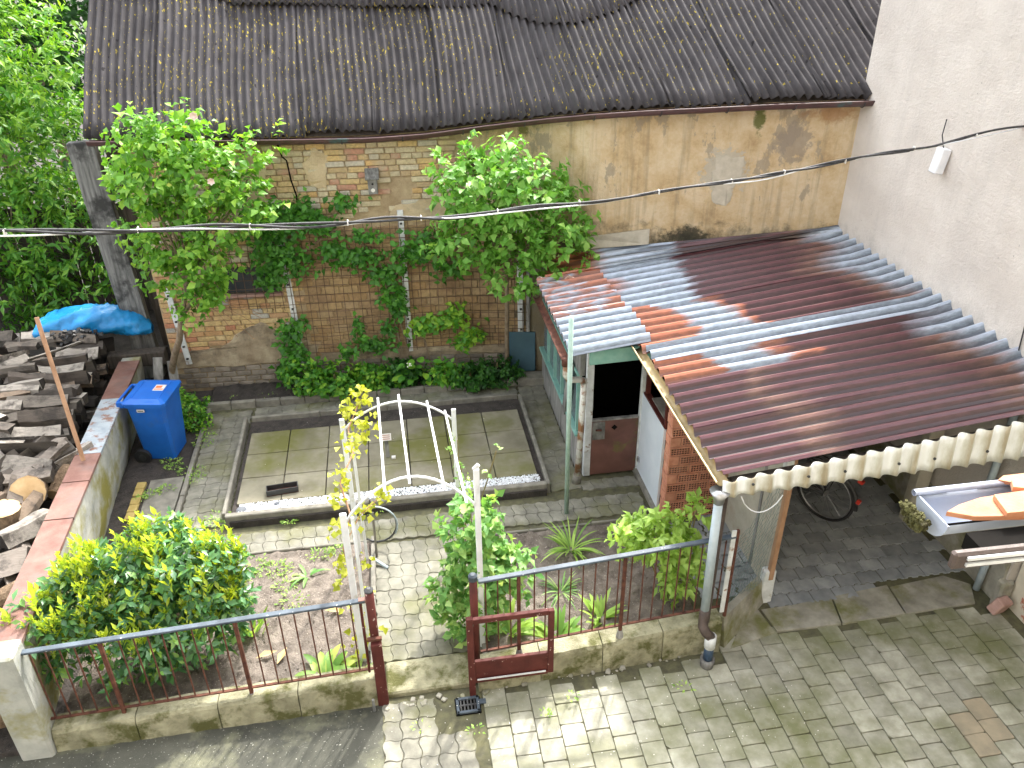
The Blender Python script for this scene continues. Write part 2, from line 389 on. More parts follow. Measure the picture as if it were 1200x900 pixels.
M['trunk'] = surf('tree_bark', (0.15, 0.11, 0.07), (0.30, 0.23, 0.16), 14, 0.9, bs=0.8, bscale=40, stretch=(2, 2, 0.6))
M['stem'] = surf('plant_stem', (0.14, 0.12, 0.05), (0.26, 0.2, 0.09), 10, 0.8, bs=0.2)
M['tarp'] = surf('blue_tarp', (0.012, 0.20, 0.50), (0.02, 0.28, 0.64), 4, 0.35, bs=0.4, bscale=16, bd=0.02)
M['bin'] = surf('blue_plastic', (0.006, 0.10, 0.46), (0.012, 0.14, 0.58), 3, 0.42, bs=0.05, stain=(0.05, 0.12, 0.36), stain_scale=4, stain_amt=(0.55, 0.8))
M['rubber'] = surf('black_rubber', (0.012, 0.012, 0.014), (0.03, 0.03, 0.033), 8, 0.6, bs=0.1)
M['dark'] = surf('dark_metal', (0.02, 0.02, 0.022), (0.05, 0.05, 0.052), 8, 0.45, bs=0.1)
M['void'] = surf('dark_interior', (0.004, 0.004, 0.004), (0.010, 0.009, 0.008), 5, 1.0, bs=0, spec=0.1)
M['label'] = surf('paper_label', (0.62, 0.60, 0.58), (0.75, 0.73, 0.7), 8, 0.6, bs=0)
M['red'] = surf('red_plastic', (0.5, 0.03, 0.02), (0.65, 0.06, 0.04), 8, 0.3, bs=0)
M['orange_print'] = surf('orange_print', (0.75, 0.16, 0.05), (0.8, 0.22, 0.08), 30, 0.6, bs=0)
M['steel'] = surf('bare_steel', (0.4, 0.4, 0.42), (0.6, 0.6, 0.62), 8, 0.3, 0.8, bs=0)
M['pipe_grey'] = surf('grey_blue_pipe', (0.30, 0.37, 0.42), (0.45, 0.52, 0.56), 6, 0.4, 0.1, bs=0.1)
M['pipe_dark'] = surf('dark_rusty_pipe', (0.035, 0.025, 0.022), (0.10, 0.07, 0.06), 8, 0.5, bs=0.3)
M['pipe_blue'] = surf('dark_blue_pipe', (0.015, 0.035, 0.07), (0.03, 0.06, 0.11), 8, 0.35, bs=0.1)
M['pipe_rust'] = surf('white_pipe_rusting', (0.55, 0.54, 0.5), (0.7, 0.7, 0.68), 8, 0.5, bs=0.2,
                      stain=(0.24, 0.12, 0.06), stain_scale=4, stain_amt=(0.45, 0.55))
M['zinc'] = surf('zinc_gutter', (0.34, 0.39, 0.50), (0.44, 0.49, 0.60), 5, 0.35, 0.15, bs=0.05)
M['tile'] = surf('orange_roof_tile', (0.42, 0.16, 0.075), (0.56, 0.27, 0.15), 12, 0.8, bs=0.3, bscale=90, pv=0.08)
M['pink_brick'] = surf('pink_brick', (0.34, 0.20, 0.17), (0.48, 0.31, 0.27), 10, 0.9, bs=0.4)
M['hollow_brick'] = surf('red_hollow_brick', (0.54, 0.21, 0.13), (0.70, 0.34, 0.23), 12, 0.9, bs=0.4, bscale=70, pv=0.12)
M['brick_hole'] = surf('brick_hole', (0.05, 0.012, 0.01), (0.09, 0.025, 0.018), 12, 0.95, bs=0)
M['brick_mortar'] = surf('pink_mortar', (0.40, 0.24, 0.18), (0.5, 0.32, 0.25), 12, 0.95, bs=0.4)
M['pebble'] = surf('white_pebble', (0.74, 0.77, 0.82), (0.88, 0.90, 0.93), 40, 0.7, bs=0.3, pv=0.12)
M['grey_stone'] = surf('grey_stone', (0.10, 0.11, 0.13), (0.17, 0.18, 0.2), 12, 0.8, bs=0.4)
M['yellow_brick'] = surf('yellow_clinker', (0.36, 0.26, 0.08), (0.46, 0.35, 0.13), 14, 0.9, bs=0.5)
M['blue_panel'] = surf('slate_blue_panel', (0.03, 0.075, 0.105), (0.05, 0.11, 0.15), 3, 0.45, bs=0.1)
M['beige_wall'] = surf('beige_panel', (0.34, 0.315, 0.255), (0.47, 0.44, 0.37), 4, 0.9, bs=0.5, bscale=50,
                       stain=(0.26, 0.2, 0.13), stain_scale=2.0, stain_amt=(0.55, 0.75))
M['window_dark'] = surf('dark_window', (0.02, 0.025, 0.032), (0.05, 0.058, 0.07), 3, 0.12, bs=0)
M['window_shed'] = surf('dusty_glass', (0.09, 0.115, 0.13), (0.17, 0.2, 0.215), 3, 0.2, bs=0)
M['coping_red'] = surf('worn_red_coping', (0.14, 0.062, 0.048), (0.24, 0.13, 0.105), 5, 0.7, bs=0.3, bscale=60,
                       stain=(0.16, 0.11, 0.10), stain_scale=3.0, stain_amt=(0.55, 0.72))
M['coping_blue'] = surf('worn_blue_coping', (0.24, 0.28, 0.32), (0.38, 0.42, 0.46), 6, 0.7, bs=0.3, bscale=60,
                        stain=(0.22, 0.12, 0.09), stain_scale=7.0, stain_amt=(0.52, 0.6))
M['wall_grey'] = surf('mossy_retaining_wall', (0.27, 0.28, 0.26), (0.48, 0.48, 0.44), 4, 0.9, bs=0.6, bscale=45,
                      stain=(0.24, 0.22, 0.05), stain_scale=1.7, stain_amt=(0.46, 0.62))
M['cable_black'] = surf('black_cable', (0.012, 0.012, 0.014), (0.05, 0.05, 0.055), 40, 0.6, bs=0)
M['petal'] = surf('fallen_petal', (0.72, 0.68, 0.62), (0.85, 0.82, 0.78), 30, 0.7, bs=0)
M['rose'] = surf('pale_rose', (0.78, 0.58, 0.50), (0.85, 0.74, 0.68), 30, 0.6, bs=0)
M['dead_leaf'] = surf('dead_leaf', (0.5, 0.34, 0.14), (0.62, 0.46, 0.22), 10, 0.8, bs=0.2)
M['wire'] = surf('rusty_wire', (0.08, 0.045, 0.03), (0.15, 0.09, 0.06), 20, 0.8, bs=0)
M['green_wire'] = surf('green_coated_wire', (0.07, 0.13, 0.13), (0.12, 0.2, 0.2), 20, 0.6, bs=0)
# leaves
M['leaf_lilac'] = leafmat('bright_leaf', [(0.0, (0.045, 0.14, 0.022)), (0.45, (0.15, 0.36, 0.04)), (0.85, (0.36, 0.57, 0.08)), (1.0, (0.44, 0.42, 0.07))])
M['leaf_tree2'] = leafmat('fresh_leaf', [(0.0, (0.05, 0.15, 0.02)), (0.5, (0.17, 0.40, 0.06)), (1.0, (0.45, 0.62, 0.20))])
M['leaf_elder'] = leafmat('elder_leaf', [(0.0, (0.022, 0.085, 0.015)), (0.45, (0.08, 0.25, 0.025)), (1.0, (0.33, 0.53, 0.05))])
M['leaf_dark'] = leafmat('dark_leaf', [(0.0, (0.02, 0.065, 0.018)), (0.6, (0.035, 0.13, 0.022)), (1.0, (0.08, 0.22, 0.03))])
M['leaf_vine'] = leafmat('vine_leaf', [(0.0, (0.03, 0.12, 0.02)), (0.6, (0.10, 0.31, 0.035)), (1.0, (0.30, 0.50, 0.05))])
M['leaf_laurel'] = leafmat('laurel_leaf', [(0.0, (0.045, 0.135, 0.05)), (0.45, (0.10, 0.25, 0.085)), (0.7, (0.22, 0.38, 0.05)), (0.82, (0.36, 0.47, 0.025)), (1.0, (0.50, 0.57, 0.03))], rough=0.28, trans=0.28, spec=0.6)
M['leaf_rose'] = leafmat('rose_leaf', [(0.0, (0.07, 0.20, 0.05)), (0.5, (0.18, 0.38, 0.10)), (1.0, (0.42, 0.56, 0.20))])
M['leaf_yellow'] = leafmat('yellow_vine_leaf', [(0.0, (0.28, 0.32, 0.03)), (0.5, (0.42, 0.46, 0.04)), (1.0, (0.58, 0.58, 0.12))])
M['leaf_lily'] = leafmat('lily_leaf', [(0.0, (0.10, 0.23, 0.04)), (0.5, (0.20, 0.36, 0.07)), (1.0, (0.42, 0.48, 0.12))])
M['leaf_weed'] = leafmat('weed_leaf', [(0.0, (0.12, 0.26, 0.04)), (1.0, (0.42, 0.60, 0.14))])

# ---------------------------------------------------------------- mesh helpers
def rotm(rx=0, ry=0, rz=0):
    return Matrix.Rotation(rz, 3, 'Z') @ Matrix.Rotation(ry, 3, 'Y') @ Matrix.Rotation(rx, 3, 'X')

class MB:
    def __init__(s):
        s.v = []; s.f = []; s.t = []; s.mi = []
    def add(s, vs, fs, tone=0.0, mi=0):
        o = len(s.v)
        s.v += [tuple(v) for v in vs]
        s.f += [tuple(i + o for i in f) for f in fs]
        s.t += [tone] * len(fs); s.mi += [mi] * len(fs)
        return s
    def hexa(s, p, tone=0.0, mi=0):
        return s.add(p, [(0, 3, 2, 1), (4, 5, 6, 7), (0, 1, 5, 4), (1, 2, 6, 5), (2, 3, 7, 6), (3, 0, 4, 7)], tone, mi)
    def box(s, c, d, rot=None, tone=0.0, mi=0, bev=0.0):
        hx, hy, hz = d[0] / 2, d[1] / 2, d[2] / 2
        if bev > 0:
            b = min(bev, hx * .9, hy * .9, hz * .9)
            vs = []; idx = {}
            for sx in (-1, 1):
                for sy in (-1, 1):
                    for sz in (-1, 1):
                        for k, q in enumerate(((hx, hy - b, hz - b), (hx - b, hy, hz - b), (hx - b, hy - b, hz))):
                            idx[(sx, sy, sz, k)] = len(vs)
                            vs.append(Vector((sx * q[0], sy * q[1], sz * q[2])))
            fs = []
            def q4(a): 
                fs.append(tuple(a))
            for sx in (-1, 1):
                a = [idx[(sx, y, z, 0)] for y, z in ((-1, -1), (1, -1), (1, 1), (-1, 1))]; q4(a if sx > 0 else a[::-1])
            for sy in (-1, 1):
                a = [idx[(x, sy, z, 1)] for x, z in ((-1, -1), (-1, 1), (1, 1), (1, -1))]; q4(a if sy > 0 else a[::-1])
            for sz in (-1, 1):
                a = [idx[(x, y, sz, 2)] for x, y in ((-1, -1), (1, -1), (1, 1), (-1, 1))]; q4(a if sz > 0 else a[::-1])
            for sx in (-1, 1):
                for sy in (-1, 1):
                    a = [idx[(sx, sy, -1, 0)], idx[(sx, sy, -1, 1)], idx[(sx, sy, 1, 1)], idx[(sx, sy, 1, 0)]]; q4(a if sx * sy > 0 else a[::-1])
            for sx in (-1, 1):
                for sz in (-1, 1):
                    a = [idx[(sx, -1, sz, 0)], idx[(sx, 1, sz, 0)], idx[(sx, 1, sz, 2)], idx[(sx, -1, sz, 2)]]; q4(a if sx * sz > 0 else a[::-1])
            for sy in (-1, 1):
                for sz in (-1, 1):
                    a = [idx[(-1, sy, sz, 1)], idx[(-1, sy, sz, 2)], idx[(1, sy, sz, 2)], idx[(1, sy, sz, 1)]]; q4(a if sy * sz > 0 else a[::-1])
            for sx in (-1, 1):
                for sy in (-1, 1):
                    for sz in (-1, 1):
                        a = [idx[(sx, sy, sz, 0)], idx[(sx, sy, sz, 1)], idx[(sx, sy, sz, 2)]]; q4(a if sx * sy * sz > 0 else a[::-1])
        else:
            vs = [Vector(q) for q in ((-hx, -hy, -hz), (hx, -hy, -hz), (hx, hy, -hz), (-hx, hy, -hz), (-hx, -hy, hz), (hx, -hy, hz), (hx, hy, hz), (-hx, hy, hz))]
            fs = [(0, 3, 2, 1), (4, 5, 6, 7), (0, 1, 5, 4), (1, 2, 6, 5), (2, 3, 7, 6), (3, 0, 4, 7)]
        c = Vector(c)
        vs = [(rot @ v if rot else v) + c for v in vs]
        return s.add(vs, fs, tone, mi)
    def prism(s, poly, z0, z1, tone=0.0, mi=0, inset=0.0):
        n = len(poly)
        if inset:
            cx = sum(p[0] for p in poly) / n; cy = sum(p[1] for p in poly) / n
            top = []
            for p in poly:
                d = math.hypot(p[0] - cx, p[1] - cy) or 1
                k = 1 - inset / d
                top.append((cx + (p[0] - cx) * k, cy + (p[1] - cy) * k, z1))
            vs = [(p[0], p[1], z0) for p in poly] + [(p[0], p[1], z1 - inset) for p in poly] + top
            fs = [tuple(range(2 * n, 3 * n))]
            for i in range(n):
                j = (i + 1) % n
                fs += [(i, j, n + j, n + i), (n + i, n + j, 2 * n + j, 2 * n + i)]
        else:
            vs = [(p[0], p[1], z0) for p in poly] + [(p[0], p[1], z1) for p in poly]
            fs = [tuple(range(n, 2 * n)), tuple(range(n - 1, -1, -1))] + [(i, (i + 1) % n, n + (i + 1) % n, n + i) for i in range(n)]
        return s.add(vs, fs, tone, mi)
    def tube(s, pts, r, n=8, tone=0.0, mi=0, caps=True, squash=None):
        pts = [Vector(p) for p in pts]
        rs = r if isinstance(r, (list, tuple)) else [r] * len(pts)
        T0 = (pts[1] - pts[0]).normalized()
        a = Vector((0, 0, 1)) if abs(T0.z) < .9 else Vector((1, 0, 0))
        U = T0.cross(a).normalized()
        vs = []
        for i, p in enumerate(pts):
            T = (pts[min(i + 1, len(pts) - 1)] - pts[max(i - 1, 0)]).normalized()
            U = (U - T * U.dot(T)).normalized()
            W = T.cross(U)
            for k in range(n):
                an = 2 * math.pi * k / n
                vs.append(p + (U * math.cos(an) + W * math.sin(an)) * rs[i])
        fs = []
        for i in range(len(pts) - 1):
            for k in range(n):
                k2 = (k + 1) % n
                fs.append((i * n + k, i * n + k2, (i + 1) * n + k2, (i + 1) * n + k))
        if caps:
            fs.append(tuple(range(n - 1, -1, -1)))
            fs.append(tuple((len(pts) - 1) * n + k for k in range(n)))
        return s.add(vs, fs, tone, mi)
    def grid(s, P, tone=0.0, mi=0):
        a, b = len(P), len(P[0])
        vs = [P[i][j] for i in range(a) for j in range(b)]
        fs = [(i * b + j, (i + 1) * b + j, (i + 1) * b + j + 1, i * b + j + 1) for i in range(a - 1) for j in range(b - 1)]
        return s.add(vs, fs, tone, mi)
    def sheet(s, P, N, th, tone=0.0, mi=0):
        """closed thin sheet from a grid of points and normals"""
        a, b = len(P), len(P[0])
        top = [Vector(P[i][j]) for i in range(a) for j in range(b)]
        bot = [Vector(P[i][j]) - Vector(N) * th for i in range(a) for j in range(b)]
        o = a * b
        fs = []
        for i in range(a - 1):
            for j in range(b - 1):
                q = (i * b + j, (i + 1) * b + j, (i + 1) * b + j + 1, i * b + j + 1)
                fs.append(q[::-1]); fs.append(tuple(k + o for k in q))
        for i in range(a - 1):
            for j, fl in ((0, False), (b - 1, True)):
                q = (i * b + j, (i + 1) * b + j, (i + 1) * b + j + o, i * b + j + o)
                fs.append(q[::-1] if fl else q)
        for j in range(b - 1):
            for i, fl in ((0, True), (a - 1, False)):
                q = (i * b + j, i * b + j + 1, i * b + j + 1 + o, i * b + j + o)
                fs.append(q if not fl else q[::-1])
        return s.add(top + bot, fs, tone, mi)
    def mesh(s, name, mats, off=(0, 0, 0), smooth=False):
        me = bpy.data.meshes.new(name)
        ox, oy, oz = off
        me.from_pydata([(x - ox, y - oy, z - oz) for x, y, z in s.v], [], s.f)
        if not isinstance(mats, (list, tuple)):
            mats = [mats]
        for m in mats:
            me.materials.append(m)
        if any(s.mi):
            me.polygons.foreach_set('material_index', s.mi)
        if any(s.t):
            at = me.attributes.new('tone', 'FLOAT', 'FACE')
            at.data.foreach_set('value', s.t)
        if smooth:
            me.polygons.foreach_set('use_smooth', [True] * len(me.polygons))
        me.update()
        return me
    def build(s, name, mats, parent=None, smooth=False, label=None, cat=None, group=None, kind=None, loc=None):
        if parent is not None:
            off = WORLD[parent.name]
        elif loc is not None:
            off = loc
        else:
            a = np.array(s.v)
            off = (float(a[:, 0].mean()), float(a[:, 1].mean()), float(a[:, 2].min()))
        o = bpy.data.objects.new(name, s.mesh(name, mats, off, smooth))
        COL.objects.link(o)
        if parent is not None:
            o.parent = parent
        else:
            o.location = off
        WORLD[o.name] = tuple(off)
        return tag(o, label, cat, group, kind)

WORLD = {}
def tag(o, label=None, cat=None, group=None, kind=None):
    for k, v in (('label', label), ('category', cat), ('group', group), ('kind', kind)):
        if v:
            o[k] = v
    return o

def plank(a, b, wd, th, side=(1, 0, 0), bev=.006):
    """a straight board from a to b, its width along side"""
    a = Vector(a); b = Vector(b); T = (b - a).normalized(); U = Vector(side); U = (U - T * U.dot(T)).normalized(); W = T.cross(U)
    rot = Matrix((U, W, T)).transposed()
    mb = MB(); mb.box((a + b) / 2, (wd, th, (b - a).length), rot, bev=bev)
    return mb

def thing(name, loc, label, cat, group=None, kind=None):
    o = bpy.data.objects.new(name, None)
    o.empty_display_size = 0.1
    COL.objects.link(o)
    o.location = loc
    WORLD[o.name] = tuple(loc)
    return tag(o, label, cat, group, kind)

def inst(name, me, parent, loc, rot=None, scale=(1, 1, 1), **kw):
    """an object sharing mesh data; loc in world metres, parents are never rotated"""
    o = bpy.data.objects.new(name, me)
    COL.objects.link(o)
    l = Vector(loc)
    if parent is not None:
        o.parent = parent
        l = l - Vector(WORLD[parent.name])
    m3 = (rot or Matrix.Identity(3)) @ Matrix.Diagonal(Vector(scale))
    m4 = m3.to_4x4(); m4.translation = l
    o.matrix_basis = m4
    WORLD[o.name] = tuple(loc)
    return tag(o, **kw)

def np_mesh(name, V, F, tone, mats, parent=None, mi=None, **kw):
    """quads/tris mesh from arrays; F is (n,k)"""
    me = bpy.data.meshes.new(name)
    off = np.array(WORLD[parent.name]) if parent is not None else np.array([V[:, 0].mean(), V[:, 1].mean(), V[:, 2].min()])
    V = V - off
    k = F.shape[1]
    me.vertices.add(len(V)); me.vertices.foreach_set('co', V.astype(np.float32).ravel())
    me.loops.add(F.size); me.loops.foreach_set('vertex_index', F.astype(np.int32).ravel())
    me.polygons.add(len(F)); me.polygons.foreach_set('loop_start', np.arange(0, F.size, k, dtype=np.int32))
    me.polygons.foreach_set('loop_total', np.full(len(F), k, dtype=np.int32))
    for m in (mats if isinstance(mats, (list, tuple)) else [mats]):
        me.materials.append(m)
    if mi is not None:
        me.polygons.foreach_set('material_index', mi.astype(np.int32))
    at = me.attributes.new('tone', 'FLOAT', 'FACE'); at.data.foreach_set('value', tone.astype(np.float32))
    me.update(calc_edges=True)
    o = bpy.data.objects.new(name, me)
    COL.objects.link(o)
    if parent is not None:
        o.parent = parent
    else:
        o.location = off
    WORLD[o.name] = tuple(off)
    return tag(o, **kw)

def nrm(a):
    return a / np.maximum(np.linalg.norm(a, axis=-1, keepdims=True), 1e-9)

def leaf_geo(P, D, N, L, W, fold=0.25, droop=0.15, wide=0.42):
    """pointed leaves: 5 vertices, 4 triangles each, folded on the midrib"""
    D = nrm(D); N = nrm(N - D * (N * D).sum(1, keepdims=True)); Sd = np.cross(D, N)
    L = L[:, None]; W = W[:, None]
    v = np.stack([P, P + D * L * wide - Sd * W / 2 + N * W * fold, P + D * L * wide + Sd * W / 2 + N * W * fold,
                  P + D * L * .5, P + D * L - N * L * droop], 1)
    n = len(P)
    f = np.array([[0, 2, 3], [0, 3, 1], [3, 2, 4], [3, 4, 1]])
    F = (f[None] + 5 * np.arange(n)[:, None, None]).reshape(-1, 3)
    return v.reshape(-1, 3), F

def leaves_obj(name, P, D, N, L, W, tone, mat, parent=None, fold=0.25, droop=0.15, wide=0.42, **kw):
    V, F = leaf_geo(P, D, N, L, W, fold, droop, wide)
    return np_mesh(name, V, F, np.repeat(tone, 4), mat, parent, **kw)

def crown_pts(rg, blobs, ntw, per, tw_len, up=0.35, shell=0.5, squash=None):
    """twigs spread through blobs; returns leaf base points, leaf directions, normals, how far out (0..1)"""
    wts = np.array([b[3] * b[4] * b[5] for b in blobs]) ** 0.75; wts /= wts.sum()
    pick = rg.choice(len(blobs), ntw, p=wts)
    B = np.array([b[:6] for b in blobs])[pick]
    u = nrm(rg.normal(size=(ntw, 3)))
    r = shell + (1 - shell) * rg.random((ntw, 1)) ** 0.6
    r *= 0.85 + 0.3 * rg.random((ntw, 1))
    C = B[:, :3] + u * r * B[:, 3:6]
    T = nrm(u * 0.9 + np.array([0, 0, up]) + rg.normal(size=(ntw, 3)) * 0.5)
    k = np.tile(np.arange(per), ntw)
    i = np.repeat(np.arange(ntw), per)
    t = (k + 0.5) / per
    base = C[i] + T[i] * (t * tw_len)[:, None] + rg.normal(size=(len(i), 3)) * 0.008
    side = nrm(np.cross(T[i], rg.normal(size=(len(i), 3))))
    D = nrm(T[i] * 0.55 + side * 0.9 + rg.normal(size=(len(i), 3)) * 0.2 - np.array([0, 0, 0.2]))
    N = nrm(np.array([0, 0, 1.0]) + u[i] * 0.7 + rg.normal(size=(len(i), 3)) * 0.45)
    return base, D, N, np.clip((r[i, 0] - shell) / (1 - shell), 0, 1), t, C, T

def curve_pts(a, b, sag, n=12, rg=None, wob=0.0):
    a = Vector(a); b = Vector(b)
    out = []
    for i in range(n + 1):
        t = i / n
        p = a.lerp(b, t) + Vector(sag) * (4 * t * (1 - t))
        if wob and rg and 0 < i < n:
            p += Vector((rg.uniform(-wob, wob), rg.uniform(-wob, wob), rg.uniform(-wob, wob)))
        out.append(p)
    return out

# ================================================================ GROUND
def struct(mb, name, mat, **kw):
    return mb.build(name, mat, kind='structure', **kw)

mb = MB(); mb.add([(-600, -600, -0.06), (600, -600, -0.06), (600, 900, -0.06), (-600, 900, -0.06)], [(0, 1, 2, 3)])
struct(mb, 'ground', M['soil_dark'], loc=(0, 0, -0.06))

def bumpy(name, poly_fn, x0, x1, y0, y1, mat, z=0.0, amp=0.02, step=0.04, seed=1, **kw):
    """a sheet of soil with clods"""
    rg = np.random.default_rng(seed)
    nx = int((x1 - x0) / step) + 1; ny = int((y1 - y0) / step) + 1
    xs = np.linspace(x0, x1, nx); ys = np.linspace(y0, y1, ny)
    X, Y = np.meshgrid(xs, ys, indexing='ij')
    H = rg.random((nx, ny))
    big = sum(np.sin(X * a + p) * np.cos(Y * b + q) for a, b, p, q in rg.random((5, 4)) * [6, 6, 6, 6] + [1.5, 1.5, 0, 0]) / 5
    Z = z + amp * (H ** 3) + amp * 0.6 * big
    Z[0, :] = Z[-1, :] = z - .02; Z[:, 0] = Z[:, -1] = z - .02
    V = np.stack([X, Y, Z], -1).reshape(-1, 3)
    i, j = np.meshgrid(np.arange(nx - 1), np.arange(ny - 1), indexing='ij')
    a = (i * ny + j).ravel()
    F = np.stack([a, a + ny, a + ny + 1, a + 1], 1)
    return np_mesh(name, V, F, np.zeros(len(F)), mat, **kw)

bumpy('garden_soil', None, -3.14, -0.5, 5.08, 7.06, M['soil_dry'], 0.03, 0.035, 0.035, 3, kind='structure')
bumpy('flower_bed_soil', None, 0.55, 2.62, 5.08, 6.93, M['soil_dry'], 0.03, 0.035, 0.035, 4, kind='structure')
bumpy('bin_corner_soil', None, -3.5, -2.72, 7.3, 10.8, M['soil_dark'], 0.02, 0.02, 0.05, 5, kind='structure')
bumpy('rear_bed_soil', None, -2.7, 1.95, 10.22, 10.8, M['soil_dark'], 0.07, 0.04, 0.05, 6, kind='structure')
# courtyard base
mb = MB(); mb.add([(0.3, 0.5, -0.012), (8.5, 0.5, -0.012), (8.5, 5.5, -0.012), (0.3, 5.5, -0.012)], [(0, 1, 2, 3)])
struct(mb, 'courtyard_bedding', M['joint'])
mb = MB(); mb.add([(-8, 0.5, -0.004), (-0.42, 0.5, -0.004), (-0.42, 4.93, -0.004), (-8, 4.93, -0.004)], [(0, 1, 2, 3)])
struct(mb, 'courtyard_asphalt', M['asphalt'])
mb = MB(); mb.add([(-0.42, 0.5, -0.01), (0.3, 0.5, -0.01), (0.3, 5.0, -0.01), (-0.42, 5.0, -0.01)], [(0, 1, 2, 3)])
struct(mb, 'gateway_bedding', M['joint'])
mb = MB()
for x0, y0, x1, y1 in ((-2.72, 7.08, 2.7, 10.2), (-0.46, 5.0, 0.52, 7.08), (0.52, 6.93, 2.7, 7.08)):
    mb.add([(x0, y0, 0.006), (x1, y0, 0.006), (x1, y1, 0.006), (x0, y1, 0.006)], [(0, 1, 2, 3)])
struct(mb, 'garden_path_bedding', M['joint'])
mb = MB(); mb.add([(2.62, 5.4, 0.002), (5.62, 5.4, 0.002), (5.62, 10, 0.002), (2.62, 10, 0.002)], [(0, 1, 2, 3)])
struct(mb, 'carport_bedding', M['joint'])

# wavy interlocking pavers --------------------------------------------------
def paver_mesh(w, l, amp, hh, variant, mat, name):
    """one interlocking paver, wavy on all four sides, centred"""
    r = random.Random(variant)
    out = []
    n = 6
    def wav(t):
        return amp * math.sin(2 * math.pi * t)
    g = 0.0014
    for i in range(n): t = i / n; out.append((-w / 2 + w * t, -l / 2 + wav(t) * .8))
    for i in range(n): t = i / n; out.append((w / 2 + wav(t), -l / 2 + l * t))
    for i in range(n): t = 1 - i / n; out.append((-w / 2 + w * t, l / 2 + wav(t) * .8))
    for i in range(n): t = 1 - i / n; out.append((-w / 2 + wav(t), -l / 2 + l * t))
    out = [(x * (1 - 2 * g / w), y * (1 - 2 * g / l)) for x, y in out]
    out = [(x + r.uniform(-.001, .001), y + r.uniform(-.001, .001)) for x, y in out]
    mb = MB(); mb.prism(out, -0.05, 0.0, inset=0.004)
    return mb.mesh(name, mat)

PATH = thing('garden_path', (0, 7, 0), 'grey wavy interlocking pavers of the garden path round the patio', 'path', kind='structure')
pv = [paver_mesh(0.138, 0.182, 0.012, 0.05, k, M['paver'], 'paver') for k in range(4)]
cells = []
def fill(x0, y0, x1, y1, rot=False, skip=None):
    cw, cl = (0.182, 0.138) if rot else (0.138, 0.182)
    nx = int(round((x1 - x0) / cw)); ny = int((y1 - y0) / cl + 0.999)
    for i in range(nx):
        for j in range(-1, ny + 1):
            x = x0 + (i + .5) * cw
            y = y0 + (j + .5) * cl
            if rot:
                x += 0
            if y - cl / 2 < y0 - 0.1 or y + cl / 2 > y1 + 0.03:
                continue
            if skip and skip(x, y):
                continue
            cells.append((x, y, rot))
fill(-0.46, 5.36, 0.50, 7.05)
fill(-2.62, 7.05, 2.66, 7.56)
fill(-2.64, 7.60, -2.1, 10.12, True)
fill(1.62, 7.60, 1.98, 10.1, True)
fill(1.98, 7.56, 2.68, 7.84)
fill(-2.05, 9.86, 1.6, 10.16, True)
cells.sort(key=lambda c: c[1])
rp = random.Random(11)
stuffmb = MB()
for k, (x, y, ro) in enumerate(cells):
    z = 0.028 + rp.uniform(-.003, .004)
    tilt = rotm(rp.uniform(-.012, .012), rp.uniform(-.012, .012), (math.pi / 2 if ro else 0) + rp.uniform(-.012, .012))
    me = pv[rp.randrange(4)]
    if k < 300:
        inst('paver', me, PATH, (x, y, z), tilt)
    else:
        vs = [tilt @ v.co + Vector((x, y, z)) for v in me.vertices]
        stuffmb.add(vs, [tuple(p.vertices) for p in me.polygons], rp.random())
if stuffmb.v:
    stuffmb.build('far_pavers', M['paver'], PATH, kind='stuff')
# gateway pavers (outside the gate)
GW = thing('gateway_paving', (0, 4, 0), 'worn pale wavy pavers outside the garden gate', 'paving', kind='structure')
r2 = random.Random(5)
for i in range(5):
    for j in range(9):
        x = -0.42 + (i + .5) * 0.150; y = 3.2 + (j + .5) * 0.19
        if y > 4.84 or (x > .1 and y > 4.6): continue
        inst('paver', pv[r2.randrange(4)], GW, (x, y, 0.004 + r2.uniform(-.004, .004)), rotm(r2.uniform(-.02, .02), r2.uniform(-.02, .02), r2.uniform(-.02, .02)), (1.07, 1.04, 1))
# courtyard slabs
YARD = thing('courtyard_paving', (3, 4, 0), 'greenish rectangular concrete slabs of the courtyard in staggered rows', 'paving', kind='structure')
def slab_mesh(w, l, k, mat, name='paving_slab'):
    r = random.Random(k)
    P = []
    c = [(-w / 2, -l / 2), (w / 2, -l / 2), (w / 2, l / 2), (-w / 2, l / 2)]
    for a in range(4):
        p, q = c[a], c[(a + 1) % 4]
        ch = r.uniform(.004, .012)
        if r.random() < .12: ch = .03
        for t in (ch / w, .35, .7, 1 - ch / w):
            P.append((p[0] + (q[0] - p[0]) * t + r.uniform(-.0012, .0012), p[1] + (q[1] - p[1]) * t + r.uniform(-.0012, .0012)))
    mb = MB(); mb.prism(P, -0.05, 0.0, inset=0.003)
    return mb.mesh(name, mat)
sm = [slab_mesh(0.198, 0.203, k, M['slab']) for k in range(7)]
smr = slab_mesh(0.198, 0.203, 2, M['slab_rusty'])
r3 = random.Random(21)
cnt = 0
for i in range(27):
    x = 0.44 + i * 0.205 + 0.1
    for j in range(13):
        y = 2.75 + j * 0.209 + (0.105 if i % 2 else 0) + 0.012 * i
        if x > 5.55: continue
        lim = 4.88 if x < 2.75 else 5.12
        if y > lim: continue
        if abs(x - 0.31) < .12 and abs(y - 4.78) < .2: continue
        me = smr if (4.35 < x < 4.8 and 3.7 < y < 4.05) or r3.random() < 0.004 else sm[r3.randrange(7)]
        inst('paving_slab', me, YARD, (x + (y - 4) * (-0.01 * (i - 8) / 8), y, 0.002 + r3.uniform(-.005, .004)),
             rotm(r3.uniform(-.014, .014), r3.uniform(-.014, .014), 0.012 * (i - 8) / 8 + r3.uniform(-.01, .01)))
        cnt += 1
